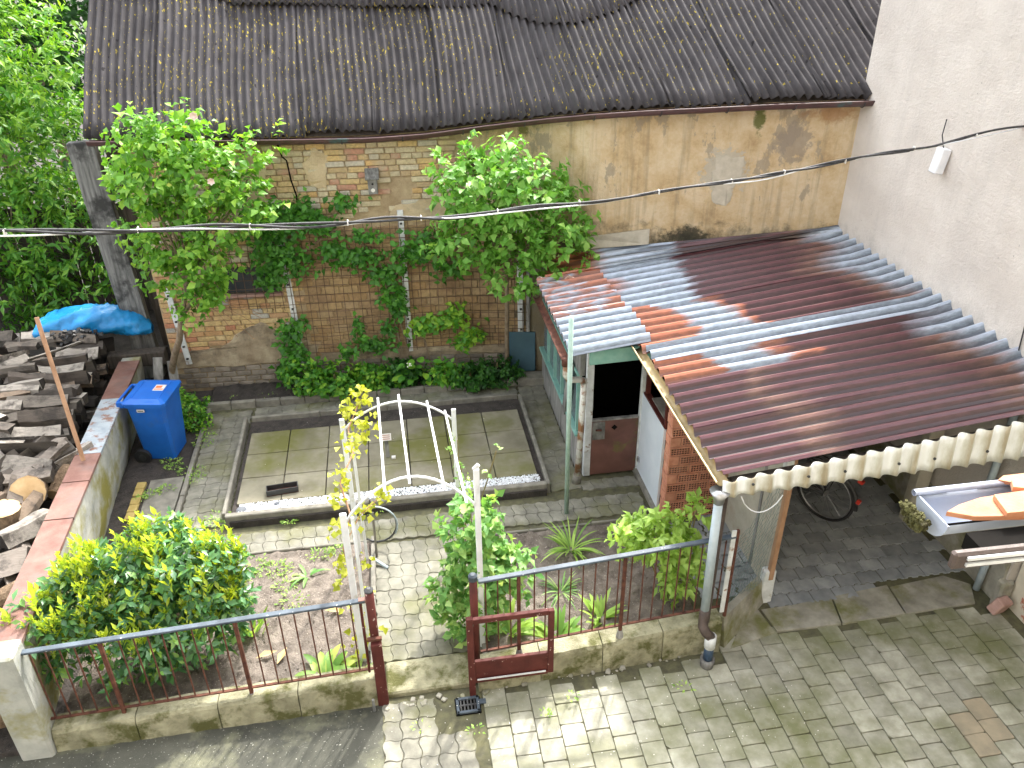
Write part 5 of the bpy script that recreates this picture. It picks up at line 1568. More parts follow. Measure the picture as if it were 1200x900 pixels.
mb = MB(); mb.box((.365, yg, .47), (.055, .045, .92), bev=.004); mb.build('hinge_stile', M['maroon'], t)
mb = MB(); mb.box((1.055, yg, .545), (.05, .04, .74), bev=.004); mb.build('latch_stile', M['maroon'], t)
mb = MB(); mb.box((.71, yg, .895), (.64, .04, .05), bev=.004); mb.build('top_rail', M['maroon'], t)
mb = MB(); mb.box((.71, yg, .40), (.64, .035, .045), bev=.004); mb.build('middle_rail', M['maroon'], t)
mb = MB(); mb.box((.71, yg + .005, .29), (.64, .018, .18)); mb.build('panel', M['maroon'], t)
mb = MB(); mb.box((.71, yg - .002, .185), (.64, .035, .04), bev=.003); mb.build('bottom_rail', M['maroon'], t)
mb = MB(); mb.box((.71, yg - .022, .208), (.60, .008, .014)); mb.build('worn_edge', M['white_dirty'], t)
for z in (.25, .8):
    mb = MB(); mb.tube([(.385, yg + .03, z), (.40, 4.97, z)], .014, 8); mb.build('hinge', M['dark'], t)
# drain
t = thing('yard_drain', (.31, 4.78, 0), 'small square iron drain grate in the paving before the gate', 'drain')
mb = MB()
for c_, d_ in (((.31, 4.71, .01), (.2, .025, .02)), ((.31, 4.85, .01), (.2, .025, .02)), ((.222, 4.78, .01), (.025, .165, .02)), ((.398, 4.78, .01), (.025, .165, .02))): mb.box(c_, d_, bev=.003)
mb.build('frame', M['rail_blue'], t)
mb = MB()
for k in range(5): mb.box((.25 + k * .03, 4.78, .008), (.012, .13, .012))
mb.box((.31, 4.78, .009), (.16, .014, .012)); mb.build('grate', M['dark'], t)
mb = MB(); mb.box((.44, 4.80, .008), (.06, .05, .015), bev=.003); mb.build('lug', M['rail_blue'], t)
mb = MB(); mb.add([(.2, 4.69, -.004), (.42, 4.69, -.004), (.42, 4.87, -.004), (.2, 4.87, -.004)], [(0, 1, 2, 3)]); mb.build('shaft', M['void'], t)

# ================================================================ ARCH
t = ARCH = thing('garden_arch', (0, 6.1, 0), 'white rose arch with bowed hoops and slats over the path', 'garden arch')
def hoop(y, z0, z1, xa, xb):
    return [(xa + (xb - xa) * k / 16, y, z0 + (z1 - z0) * math.sin(math.pi * k / 16) ** .8) for k in range(17)]
YF, YB = 5.40, 6.86
for (x, y, zt, wd) in ((-.58, YF, 1.74, .055), (.52, YF, 2.05, .05), (-.62, YB, 1.74, .05), (.46, YB, 1.74, .045), (-.52, YF + .12, 1.6, .03), (-.54, YB - .10, 1.6, .03)):
    mb = MB(); mb.box((x, y, zt / 2), (wd, wd * .6, zt), bev=.006); mb.build('post', M['white'], t)
mb = MB(); mb.box((.52, YF, 2.07), (.03, .02, .06), rotm(0, R(45), 0)); mb.build('post_tip', M['white'], t)
mb = MB(); mb.tube(hoop(YF, 1.62, 2.04, -.58, .54), .012, 8); mb.build('front_hoop', M['white'], t, smooth=True)
mb = MB(); mb.tube(hoop(YB, 1.60, 1.88, -.62, .46), .011, 8); mb.build('rear_hoop', M['white'], t, smooth=True)
for x, dz in ((-.22, .0), (-.02, .02), (.25, .0), (.42, -.12)):
    zf = 1.62 + .42 * math.sin(math.pi * (x + .58) / 1.12) ** .8 + .02; zb_ = 1.60 + .28 * math.sin(math.pi * min(1, (x + .62) / 1.08)) ** .8 + .02
    mb = plank((x, YF - .12, zf), (x - .04, YB + .1, zb_), .020, .010, bev=.002); mb.build('slat', M['white'], t)
# hose
t = thing('garden_hose', (-.35, 6.6, .3), 'dark hose hanging in a loop from the left arch posts', 'hose')
mb = MB(); mb.tube([(-.50 + .30 * (1 - math.cos(k / 14 * 2 * math.pi * .62)) , 6.72, .62 + .22 * math.sin(.4 + k / 14 * 2 * math.pi * .9)) for k in range(15)], .011, 8)
cx_, cz_ = -.42, .38
mb = MB(); mb.tube([(cx_ + .22 * math.cos(R(150 - k * 17)), 6.80 + .01 * k, cz_ + .27 * math.sin(R(150 - k * 17))) for k in range(17)], .011, 8)
mb.build('loop', M['dark'], t, smooth=True)
mb = MB(); mb.tube([(cx_ - .02 + .25 * math.cos(R(140 - k * 14)), 6.83, cz_ + .03 + .26 * math.sin(R(140 - k * 14))) for k in range(13)], .009, 8)
mb.build('loop', M['pipe_grey'], t, smooth=True)
t = thing('wooden_stake', (-.44, 6.8, 0), 'thin grey wooden stake behind the left arch posts by the hose', 'stake')
mb = MB(); mb.tube([(-.44, 6.8, 0), (-.43, 6.8, .62)], .014, 6); mb.build('stake', M['kerb'], t)
mb = MB(); mb.tube([(-.50, 6.72, .10), (-.33, 6.6, .03)], .018, 8)
mb.build('pipe_offcut', M['pipe_grey'], label='short grey pipe offcut lying at the bed corner by the arch', cat='pipe')

# ================================================================ NEAR GUTTER AND TILES (lower right)
t = thing('zinc_gutter', (1.3, 1.44, 4.6), 'pale blue half round gutter end close to the camera', 'gutter')
gz, gy, gr = 4.655, 1.44, .062
prof = []
for i in range(8):
    x = 1.285 + 1.6 * i / 7
    prof.append([(x, gy + math.cos(math.pi + math.pi * k / 12) * gr, gz + math.sin(math.pi + math.pi * k / 12) * gr) for k in range(13)])
mb = MB(); mb.sheet(prof, (0, 0, 1), .0015); mb.build('channel', M['zinc'], t, smooth=True)
mb = MB(); mb.tube([(1.27, gy + gr + .006, gz + .004), (2.88, gy + gr + .006, gz + .004)], .009, 10, caps=False); mb.build('rolled_rim', M['zinc'], t, smooth=True)
mb = MB()
disc = [(1.283, gy + math.cos(math.pi + math.pi * k / 16) * (gr + .003), gz + math.sin(math.pi + math.pi * k / 16) * (gr + .003)) for k in range(17)]
d2_ = [(1.279, b, c) for a, b, c in disc]
n = len(disc)
mb.add(disc + d2_, [tuple(range(n)), tuple(range(2 * n - 1, n - 1, -1))] + [(i, (i + 1) % n, n + (i + 1) % n, n + i) for i in range(n)])
mb.build('end_cap', M['zinc'], t)
mb = MB(); mb.tube([(1.30, gy, gz - gr + .006), (2.8, gy, gz - gr + .006)], .004, 5); mb.build('dirt', M['void'], t)
mb = MB()
rr = random.Random(2)
for k in range(260):
    a_ = rr.uniform(math.pi * 1.05, math.pi * 1.95)
    rad = gr * rr.uniform(.2, .85)
    mb.box((1.252 + rr.uniform(-.012, .008), gy + .018 + math.cos(a_) * rad, gz - .010 + math.sin(a_) * rad), (.009, .008, .007), rotm(rr.random() * 3, rr.random() * 3, 0), tone=rr.random())
mb.build('moss_clump', M['moss'], label='brown green moss clump on the outside of the pale gutter end', cat='moss', kind='stuff')
mb = MB()
for k in range(5): mb.box((1.47 + rr.uniform(-.012, .012), 1.462 + rr.uniform(-.008, .008), 4.625 + rr.uniform(0, .012)), (.012, .01, .008), rotm(rr.random() * 3, rr.random(), 0))
mb.build('debris', M['dark_wood'], label='small dark clump of dirt lying in the pale gutter', cat='dirt')
tl = [('lowest orange roof tile with a pointed end over the gutter', [(1.285, 1.400), (1.34, 1.372), (1.45, 1.356), (2.1, 1.34), (2.1, 1.44), (1.6, 1.447), (1.40, 1.437), (1.33, 1.420)], 4.668, 4.681),
      ('middle orange roof tile lying on the pointed one', [(1.41, 1.355), (2.2, 1.335), (2.2, 1.42), (1.6, 1.430), (1.425, 1.425)], 4.683, 4.696),
      ('farthest orange roof tile with a rounded end at the frame edge', [(1.50, 1.452), (1.53, 1.442), (2.1, 1.44), (2.1, 1.50), (1.56, 1.498), (1.515, 1.478)], 4.676, 4.69)]
for lb, poly, z0, z1 in tl:
    mb = MB(); mb.prism(poly, z0, z1, inset=.001); mb.build('roof_tile', M['tile'], label=lb, cat='roof tile')
mb = MB(); mb.prism([(1.505, 1.508), (1.53, 1.494), (2.1, 1.494), (2.1, 1.525), (1.53, 1.522)], 4.661, 4.671); mb.build('roof_tile', M['tile'], label='thin red tile edge at the far rim of the pale gutter', cat='roof tile')
t = thing('eaves_board', (1.3, 1.28, 4.55), 'brown eaves box with two white strips under the orange tiles', 'eaves board')
mb = MB(); mb.box((2.04, 1.272, 4.628), (1.62, .022, .05), rotm(0, .01, -.015), bev=.006); mb.build('board', M['pipe_dark'], t)
for yy, zz in ((1.257, 4.640), (1.257, 4.622)):
    mb = MB(); mb.box((2.07, yy, zz), (1.62, .006, .009), rotm(0, .01, -.015)); mb.build('white_strip', M['white_dirty'], t)
mb = MB(); mb.box((2.1, 1.315, 4.630), (1.58, .07, .045)); mb.build('gap_shade', M['void'], t)  # black block standing in for the shade of the gap under the tiles
mb = MB(); mb.box((3.3, .2, 2.3), (1.2, 2.2, 4.7)); mb.build('near_house_corner', M['cream'], label='cream corner of the house the camera looks from, outside the frame', cat='house')
NHS = thing('near_house', (0, -4, 0), 'cream house with the window the picture is taken from, behind the viewer', 'house')
mb = MB(); mb.box((1.5, -4.9, 4.6), (18, 9, 9.3)); mb.build('wall', M['beige_wall'], NHS)
mb = MB(); mb.hexa([(-8, -9.9, 9.25), (11, -9.9, 9.25), (11, -.1, 9.25), (-8, -.1, 9.25), (-8, -5.2, 12), (11, -5.2, 12), (11, -4.8, 12), (-8, -4.8, 12)]); mb.build('roof', M['tile'], NHS)
for x_, z_ in ((-4.5, 2.0), (-4.5, 5.6), (-1.5, 2.0), (3.5, 2.0), (6.5, 2.0), (6.5, 5.6), (0, 5.6)):
    mb = MB(); mb.box((x_, -.395, z_), (1.1, .03, 1.4)); fo = mb.build('window', M['white'], NHS)
    mb = MB(); mb.box((x_, -.375, z_), (.94, .012, 1.24)); mb.build('pane', M['window_dark'], fo)
# things by the house corner
mb = MB(); mb.box((5.52, 5.02, .09), (.17, .10, .17), rotm(.3, .2, .3), bev=.012); mb.build('broken_brick', M['pink_brick'], label='broken pinkish brick lying at the house corner', cat='brick')
mb = MB(); mb.box((5.83, 4.96, .12), (.26, .12, .16), rotm(.35, 0, -.1), bev=.01); mb.build('pink_block', M['pink_brick'], label='smooth pink block leaning at the cream wall foot at the right edge', cat='block')
mb = MB(); mb.tube([(5.50, 5.32, .02), (5.53, 5.34, .7)], .034, 10); mb.build('corner_downpipe', M['pipe_grey'], smooth=True, label='short pale downpipe end at the carport right corner', cat='downpipe')

# ================================================================ OVERHEAD CABLE
ca = [(-10.5, 3.4, 5.35), (-6.5, 4.2, 4.78), (-4.6, 4.58, 4.57), (-3.3, 4.84, 4.45), (-2.52, 5.0, 4.38), (-1.36, 5.23, 4.25), (-0.32, 5.44, 4.155), (0.5, 5.6, 4.105), (1.54, 5.81, 4.085), (2.62, 6.02, 4.105), (3.41, 6.18, 4.14), (4.55, 6.41, 4.20), (5.62, 6.63, 4.275)]
cs = [float(v) for v in np.linspace(0, len(ca) - 1, 120)]
def cat_(i):
    a = min(int(i), len(ca) - 2); t_ = i - a
    return Vector(ca[a]).lerp(Vector(ca[a + 1]), t_)
t = thing('overhead_cable', (1, 5.7, 4.1), 'bundle of black and white cables sagging across the whole view', 'cable')
for k, (rad, mt, off, tw) in enumerate(((.009, 'cable_black', .011, 1), (.009, 'cable_black', .013, 1.3), (.0055, 'white', .008, 0))):
    pts_ = []
    for q, i in enumerate(cs):
        p = cat_(i)
        a = q * .45 * tw + k * 2.2
        p = p + Vector((0, 0, .008 * math.sin(q * .5 + k)))
        if k == 2: p = p + Vector((0, .012 * math.cos(q * .31), -.012 - .010 * math.sin(q * .35)))
        else: p = p + Vector((0, math.cos(a) * off, math.sin(a) * off))
        pts_.append(p)
    mb = MB(); mb.tube(pts_, rad, 6); mb.build('white_cable' if k == 2 else 'black_cable', M[mt], t, smooth=True)
for i in range(6, 118, 6):
    p = cat_(cs[i]); mb = MB(); mb.box(p, (.008, .036, .036), bev=.003); mb.build('cable_tie', M['label'], t)

# ================================================================ WHEELIE BIN
t = BIN = thing('wheelie_bin', (-3.08, 9.25, 0), 'blue wheelie bin with orange sticker on its lid by the retaining wall', 'wheelie bin')
bx, by = -3.06, 9.26
yaw = R(-10)
Rb = rotm(0, 0, yaw)
def bp(x, y, z): 
    q = Rb @ Vector((x, y, z)); return (bx + q.x, by + q.y, q.z)
mb = MB()
rows = []
for z, hw, hd, oy in ((.04, .19, .20, .0), (.30, .205, .225, 0), (.60, .22, .25, 0), (.83, .235, .265, 0), (.835, .255, .29, 0), (.87, .255, .29, 0)):
    rows.append([bp(x * hw, y * hd + oy, z) for x, y in ((-.85, -1), (.85, -1), (1, -.85), (1, .85), (.85, 1), (-.85, 1), (-1, .85), (-1, -.85))])
vs = [p for r_ in rows for p in r_]; fs = []
for i in range(len(rows) - 1):
    for k in range(8): fs.append((i * 8 + k, i * 8 + (k + 1) % 8, (i + 1) * 8 + (k + 1) % 8, (i + 1) * 8 + k))
fs.append(tuple(range(7, -1, -1))); fs.append(tuple(40 + k for k in range(8)))
mb.add(vs, fs); mb.build('body', M['bin'], t)
mb = MB()
rows = []
for z, hw, hd in ((.872, .265, .30), (.895, .265, .30), (.915, .22, .25), (.925, .19, .22)):
    rows.append([bp(x * hw, y * hd, z) for x, y in ((-.88, -1), (.88, -1), (1, -.88), (1, .88), (.88, 1), (-.88, 1), (-1, .88), (-1, -.88))])
vs = [p for r_ in rows for p in r_]; fs = []
for i in range(3):
    for k in range(8): fs.append((i * 8 + k, i * 8 + (k + 1) % 8, (i + 1) * 8 + (k + 1) % 8, (i + 1) * 8 + k))
fs.append(tuple(24 + k for k in range(8))); fs.append(tuple(range(7, -1, -1)))
mb.add(vs, fs); lid = mb.build('lid', M['bin'], t)
mb = MB(); mb.prism([bp(.02, -.02, 0)[:2], bp(.15, -.02, 0)[:2], bp(.15, .12, 0)[:2], bp(.02, .12, 0)[:2]], .926, .928); st = mb.build('sticker', M['label'], lid)
mb = MB()
for a_, b_, c_, d_ in ((.035, .04, .11, .095), (.03, .0, .14, .022)): mb.prism([bp(a_, b_, 0)[:2], bp(c_, b_, 0)[:2], bp(c_, d_, 0)[:2], bp(a_, d_, 0)[:2]], .929, .930)
mb.build('print', M['orange_print'], st)
mb = MB(); mb.box(bp(.07, -.245, .905), (.12, .04, .02), Rb, bev=.004); mb.build('lid_grip', M['bin'], lid)
for sx_ in (-.17, .17):
    mb = MB(); mb.box(bp(sx_, .0, .922), (.02, .40, .018), Rb, bev=.004); mb.build('lid_rib', M['bin'], lid)
# handle bar at the back (left side in the picture)
mb = MB(); mb.tube([bp(-.27, -.2, .86), bp(-.34, -.2, .87), bp(-.34, .2, .87), bp(-.27, .2, .86)], .016, 8); mb.box(bp(-.30, -.22, .84), (.10, .03, .07), Rb); mb.box(bp(-.30, .22, .84), (.10, .03, .07), Rb)
mb.build('handle', M['bin'], t)
mb = MB(); mb.box(bp(-.05, -.275, .79), (.09, .006, .035), Rb); tg = mb.build('tag', M['label'], t)
mb = MB(); mb.box(bp(-.05, -.279, .79), (.07, .003, .012), Rb); mb.build('print', M['dark'], tg)
for sgn, x_ in ((-1, -.19),):
    for yy in (-.245, .245):
        mb = MB(); mb.tube([bp(x_, yy - .022, .10), bp(x_, yy + .022, .10)], .10, 20); wh = mb.build('wheel', M['rubber'], t)
        mb = MB(); mb.tube([bp(x_, yy - .03, .10), bp(x_, yy - .022, .10)], .045, 14); mb.build('hub', M['dark'], wh)
mb = MB(); mb.tube([bp(-.19, -.24, .1), bp(-.19, .24, .1)], .012, 8); mb.build('axle', M['dark'], t)

# ================================================================ BICYCLE
t = BK = thing('bicycle', (4.4, 6.8, 0), 'dark bicycle with red rear reflectors parked under the carport roof', 'bicycle')
hd = Vector((-.55, .83, 0)).normalized()      # heading
ln = Vector((.12, 0, 0))
def bk(u, z, s=0.0):
    """u forward of the rear hub, z up, s sideways"""
    sd_ = Vector((hd.y, -hd.x, 0))
    return Vector((4.50, 6.62, .02)) + hd * u + Vector((0, 0, z)) + sd_ * s + ln * (-z * .35)
def wheel(u0):
    w_ = MB(); pts_ = [bk(u0 + .325 * math.cos(a * math.pi / 14), .345 + .325 * math.sin(a * math.pi / 14)) for a in range(29)]
    w_.tube(pts_, .019, 8, caps=False); o = w_.build('wheel', M['rubber'], t, smooth=True)
    w_ = MB(); w_.tube([bk(u0 + .30 * math.cos(a * math.pi / 14), .345 + .30 * math.sin(a * math.pi / 14)) for a in range(29)], .009, 6, caps=False); w_.build('rim', M['steel'], o, smooth=True)
    w_ = MB()
    for k in range(16): w_.tube([bk(u0, .345, .02 * (-1) ** k), bk(u0 + .30 * math.cos(k * math.pi / 8), .345 + .30 * math.sin(k * math.pi / 8))], .0018, 3)
    w_.tube([bk(u0, .345, -.05), bk(u0, .345, .05)], .02, 8)
    w_.build('spokes', M['steel'], o)
wheel(0); wheel(1.08)
fr = [(bk(0, .345, .05), bk(.48, .30, .02)), (bk(0, .345, -.05), bk(.48, .30, -.02)), (bk(0, .345, .05), bk(.36, .80)), (bk(.48, .28), bk(.33, .92)), (bk(.48, .28), bk(.95, .72)), (bk(.38, .74), bk(.93, .82)), (bk(.91, .9), bk(.96, .70)), (bk(.96, .70), bk(1.08, .345, .05)), (bk(.96, .70), bk(1.08, .345, -.05))]
mb = MB()
for a, b in fr: mb.tube([a, b], .014, 8)
mb.build('frame', M['dark'], t, smooth=True)
mb = MB(); mb.tube([bk(.20, .95), bk(.30, .97), bk(.42, .955), bk(.47, .95)], [.06, .07, .03, .015], 10); mb.build('saddle', M['rubber'], t, smooth=True)
mb = MB(); mb.tube([bk(.78, 1.05, -.28), bk(.88, 1.02, -.2), bk(.91, .98, 0), bk(.88, 1.02, .2), bk(.78, 1.05, .28)], .013, 8); mb.build('handlebar', M['dark'], t, smooth=True)
mb = MB(); mb.tube([bk(.36 * math.cos(R(a)), .345 + .36 * math.sin(R(a))) for a in range(20, 200, 15)], .022, 6); mb.build('fender', M['dark'], t, smooth=True)
mb = MB()
for s_ in (-.07, 0, .07): mb.tube([bk(-.32, .74, s_), bk(.25, .76, s_)], .006, 5)
for s_ in (-.07, .07): mb.tube([bk(0, .36, s_), bk(-.1, .74, s_)], .006, 5)
mb.build('rack', M['dark'], t)
mb = MB(); mb.box(bk(-.36, .70), (.06, .06, .04), rotm(.2, .2, .6), bev=.006); mb.build('reflector', M['red'], t)
mb = MB(); mb.box(bk(-.375, .44), (.05, .04, .05), rotm(.2, .2, .6), bev=.006); mb.build('reflector', M['red'], t)
mb = MB(); mb.tube([bk(.48, .29, .07), bk(.48, .29, .09)], .09, 16); mb.build('chainring', M['steel'], t)
mb = MB()
for s_, z in ((.1, .14), (-.1, .44)): mb.tube([bk(.48, .29, s_), bk(.48, z, s_ * 1.1)], .01, 6); mb.box(bk(.48, z, s_ * 1.5), (.09, .06, .02))
mb.build('pedals', M['dark'], t)

# ================================================================ WOODPILE
rl = random.Random(77)
def split_log(seed, L, rad, kind='split'):
    r = random.Random(seed)
    nseg = 6
    if kind == 'split':
        n = r.choice((3, 4, 4, 5))
        base = [(math.cos(a) * rad * r.uniform(.7, 1.25), math.sin(a) * rad * r.uniform(.6, 1.15)) for a in [2 * math.pi * (k + r.uniform(-.2, .2)) / n for k in range(n)]]
    else:
        n = 12
        base = [(math.cos(2 * math.pi * k / n) * rad * r.uniform(.94, 1.06), math.sin(2 * math.pi * k / n) * rad * r.uniform(.94, 1.06)) for k in range(n)]
    mb = MB(); vs = []; fs = []
    for i in range(nseg + 1):
        t_ = i / nseg; x = (t_ - .5) * L
        bx_ = r.uniform(-.006, .006); by_ = .015 * math.sin(t_ * 3 + seed)
        k_ = 1 + .08 * math.sin(t_ * 5 + seed)
        for a, b in base: vs.append((x + (r.uniform(-.01, .01) if i in (0, nseg) else 0), a * k_ + bx_, b * k_ + by_))
    for i in range(nseg):
        for k in range(n):
            j = (k + 1) % n
            fs.append((i * n + k, i * n + j, (i + 1) * n + j, (i + 1) * n + k))
    m1 = len(fs)
    fs.append(tuple(range(n - 1, -1, -1))); fs.append(tuple(nseg * n + k for k in range(n)))
    mb.add(vs, fs)
    mb.mi[m1:] = [1, 1]
    return mb
logm = [split_log(k, .95, .078).mesh('firewood_log', [M['log'], M['log_dark']]) for k in range(8)]
logd = [split_log(k + 20, .95, .075).mesh('firewood_log', [M['log_dark'], M['log_dark']]) for k in range(3)]
roundm = [split_log(40 + k, .34, .15, 'round').mesh('log_round', [M['bark'], M['cut']]) for k in range(3)]
chunk = [split_log(60 + k, .42, .12).mesh('firewood_chunk', [M['log'], M['log_dark']]) for k in range(4)]
gl = 'weathered grey firewood logs of the long stack behind the retaining wall'
nlog = 0
def zone(y): return 'beside the blue tarp' if y > 10.2 else ('between tarp and bin' if y > 9.4 else ('level with the blue bin' if y > 8.5 else 'near the brown stick'))
def topz(y): return 1.02 if y > 7.6 else .92
for k in range(28):
    y = 10.85 - k * .125
    if y < 7.6: break
    for lay in range(6):
        z = topz(y) - lay * .15 + rl.uniform(-.04, .04) + .05 * math.sin(y * 3)
        xr = rwx(y) - .42 + rl.uniform(-.09, .09)
        me = logm[rl.randrange(8)] if (lay < 2 or rl.random() < .35) else logd[rl.randrange(3)]
        if lay % 2 == k % 2:
            q = rl.uniform(.55, .8)
            inst('firewood_log', me, None, (xr - .475 * q, y + rl.uniform(-.05, .05), z), rotm(rl.uniform(0, 6.28), rl.uniform(-.09, .09), rl.uniform(-.22, .22)), (q * .9, rl.uniform(.95, 1.55), rl.uniform(.9, 1.35)),
                 label='%s grey split log at the stack wall side, %s' % (('topmost', 'high', 'middle', 'middle', 'low', 'low')[lay], zone(y)), cat='firewood log', group=gl); nlog += 1
        if lay < 2 and k % 2 == 0:
            for m_ in (0, 1, 2, 3):
                if lay and m_ == 0: continue
                q = rl.uniform(.5, .75)
                inst('firewood_log', (logm + logm + logd)[rl.randrange(19)], None, (xr - .75 - m_ * .56, y + rl.uniform(-.08, .08), z + rl.uniform(-.07, .05)), rotm(rl.uniform(0, 6.28), rl.uniform(-.2, .2), rl.uniform(-.5, .5)), (q * .9, rl.uniform(.9, 1.7), rl.uniform(.75, 1.3)),
                     label='%s split log on the stack top, %s, %s' % (('exposed', 'covered')[lay], ('by the wall', 'near the wall', 'left', 'far left')[m_], zone(y)), cat='firewood log', group='grey split logs on top of the long stack'); nlog += 1
for k in range(26):
    y = rl.uniform(7.9, 10.7)
    inst('firewood_log', logm[rl.randrange(8)], None, (rwx(y) - rl.uniform(.7, 2.4), y, topz(y) + rl.uniform(.06, .12)), rotm(rl.uniform(0, 6.28), rl.uniform(-.15, .15), rl.uniform(-.9, .9)), (rl.uniform(.4, .7), rl.uniform(.5, 1.1), rl.uniform(.4, .8)),
         label='loose split piece lying askew on the long stack %s' % zone(y), cat='firewood log', group='loose pieces lying askew on the long stack')
# nearer chunks and rounds, lengthwise towards the viewer
g2 = 'short split firewood chunks heaped between the stick and the log rounds'
for k in range(70):
    y = 7.75 - rl.random() * 2.9; x = rwx(y) - .42 - rl.random() * 1.5
    z = .72 - (7.7 - y) * .06 - rl.choice((0, .13, .26)) + rl.uniform(-.03, .03)
    if z < .1: z = .15
    inst('firewood_chunk', (chunk + logd)[rl.randrange(6)], None, (x, y, z), rotm(rl.uniform(0, 6), rl.uniform(-.25, .25), R(90) + rl.uniform(-.6, .6)), (rl.uniform(.6, 1.0),) * 3,
         label='short split chunk %s, %s the retaining wall' % ('behind the cut rounds' if y > 7.2 else ('level with the cut rounds' if y > 6.4 else ('in front of the cut rounds' if y > 5.6 else 'near the front pillar')), 'right at' if x > rwx(y) - .9 else 'far left of'), cat='firewood chunk', group=g2)
def special(me, loc, rot, sc, label, cat='log'):
    inst('log', me, None, loc, rot, sc, label=label, cat=cat)
special(roundm[0], (-4.03, 7.06, .78), rotm(0, R(-78), .3), (.95, 1, 1), 'thick log round with fresh yellow cut top facing up')
special(roundm[1], (-3.93, 7.55, .80), rotm(.3, R(-25), R(-70)), (1.1, 1.05, 1.05), 'mossy barked log round behind the fresh yellow cut round')
special(roundm[2], (-3.68, 7.75, .70), rotm(0, R(-15), R(70)), (1, .8, .8), 'dark grey log round right of the barked one')
special(chunk[0], (-3.72, 6.85, .80), rotm(.5, .1, R(50)), (1.2, 1.1, .8), 'split grey log leaning against the red coping')
special(chunk[1], (-3.78, 6.42, .78), rotm(.1, 0, R(10)), (.95, 1.5, .9), 'wide pale split log with dark end below the leaning one')
special(roundm[1], (-3.68, 6.08, .68), rotm(0, R(-10), R(15)), (.75, .65, .65), 'small pale log round under the wide pale split log')
special(roundm[2], (-3.80, 5.78, .62), rotm(0, R(4), R(8)), (1.4, .55, .55), 'barked log with orange end lying across near the coping')
special(roundm[0], (-3.85, 5.52, .45), rotm(0, R(4), R(-5)), (1.2, .7, .7), 'reddish barked log below the coping above the pillar')
special(roundm[1], (-4.08, 6.05, .6), rotm(0, R(-5), R(60)), (1, .7, .7), 'barked log end with orange cut at the left frame edge')
special(roundm[2], (-3.62, 5.12, .25), rotm(0, R(3), R(12)), (1.1, .75, .75), 'dark log lying on the ground beside the concrete pillar')
special(roundm[0], (-3.68, 5.05, .55), rotm(0, R(3), R(20)), (1.1, .6, .6), 'brown log resting on the dark one beside the concrete pillar')
for k, (x, y, z, rzz) in enumerate(((-4.05, 8.15, .86, 55), (-3.82, 8.0, .84, 35), (-3.66, 8.05, .82, 40))):
    special(chunk[k], (x, y, z), rotm(.4 + k, R(-12), R(rzz)), (1.1, 1.15, 1.1), ['pale split block with dark end, left of the brown stick', 'pale split block with dark end under the brown stick foot', 'pale split block against the coping right of the brown stick'][k])
for k in range(26):
    y = 8.35 - rl.random() * 1.2; x = rwx(y) - .45 - rl.random() * 1.5
    inst('firewood_chunk', chunk[rl.randrange(4)], None, (x, y, topz(y) - .16 + rl.uniform(-.03, .09)), rotm(rl.uniform(0, 6), rl.uniform(-.3, .0), R(75) + rl.uniform(-.5, .5)), (rl.uniform(.7, 1.0), rl.uniform(.7, 1.0), rl.uniform(.6, .9)),
         label='pale split chunk with dark cut end facing the viewer, %s the brown stick' % ('right by' if x > -4.0 else 'well left of'), cat='firewood chunk', group='pale split chunks around the stick')
mb = MB(); a, b = Vector((-3.44, 7.80, .93)), Vector((-3.68, 8.35, 2.38)); d = b - a
mb.box((a + b) / 2, (.045, .03, d.length), d.to_track_quat('Z', 'Y').to_matrix(), bev=.004)
mb.build('wooden_stick', M['stick'], label='long brown square stick leaning up from the coping over the woodpile', cat='stick')
# blue tarp sack
t = TP = thing('blue_tarp', (-4.1, 11.05, .95), 'crumpled bright blue tarp sack lying open on the woodpile end', 'tarp')
rg = np.random.default_rng(8)
NA, NR = 40, 32
G = []
cen = [(-4.62, 10.98, 1.08), (-4.3, 11.02, 1.12), (-4.0, 11.05, 1.12), (-3.75, 11.08, 1.05), (-3.55, 11.08, .98), (-3.42, 11.06, .93)]
rad = [(.30, .17), (.26, .19), (.22, .17), (.19, .14), (.17, .12), (.06, .05)]
for i in range(NA):
    s_ = i / (NA - 1) * 5; a = min(int(s_), 4); f_ = s_ - a
    c = Vector(cen[a]).lerp(Vector(cen[a + 1]), f_); ry = rad[a][0] + (rad[a + 1][0] - rad[a][0]) * f_; rz2 = rad[a][1] + (rad[a + 1][1] - rad[a][1]) * f_
    row = []
    for k in range(NR + 1):
        an = 2 * math.pi * k / NR
        w_ = 1 + .10 * math.sin(an * 5 + i * .5) + .08 * abs(math.sin(an * 4 - i * .8)) + .10 * abs(math.sin(i * 1.1 + an * 2)) + .05 * math.sin(i * 2.7 + an * 7)
        dx_ = .16 * math.cos(an) * (1 - i / (NA - 1)) - (.1 * math.sin(an) if i < 5 else 0)
        row.append((c.x + dx_, c.y + math.cos(an) * ry * w_, max(.82, c.z + math.sin(an) * rz2 * w_)))
    G.append(row)
mb = MB(); mb.grid(G); mb.build('sheet', M['tarp'], TP, smooth=True)
mb = MB()
for k in range(190): mb.box((-4.28 + rl.gauss(0, .11), 10.66 + rl.uniform(-.08, .06), 1.07 + rl.gauss(0, .04)), (.05, .04, .03), rotm(rl.random() * 3, rl.random() * 3, rl.random() * 3), tone=rl.random())
mb.build('coal_debris', M['dark'], label='dark crumbled debris spilling from the blue tarp mouth', cat='debris', kind='stuff')
mb = MB(); mb.prism([(-9, 11.3), (-3.2, 11.3), (-3.2, 13.5), (-9, 13.5)], -.05, .5); mb.build('dark_bank', M['soil_dark'], kind='structure')
mb = MB(); mb.prism([(-9, 4.9), (-3.36, 4.9), (-3.75, 10.9), (-9, 10.9)], -.05, .05); mb.build('woodpile_yard', M['soil_dark'], kind='structure')

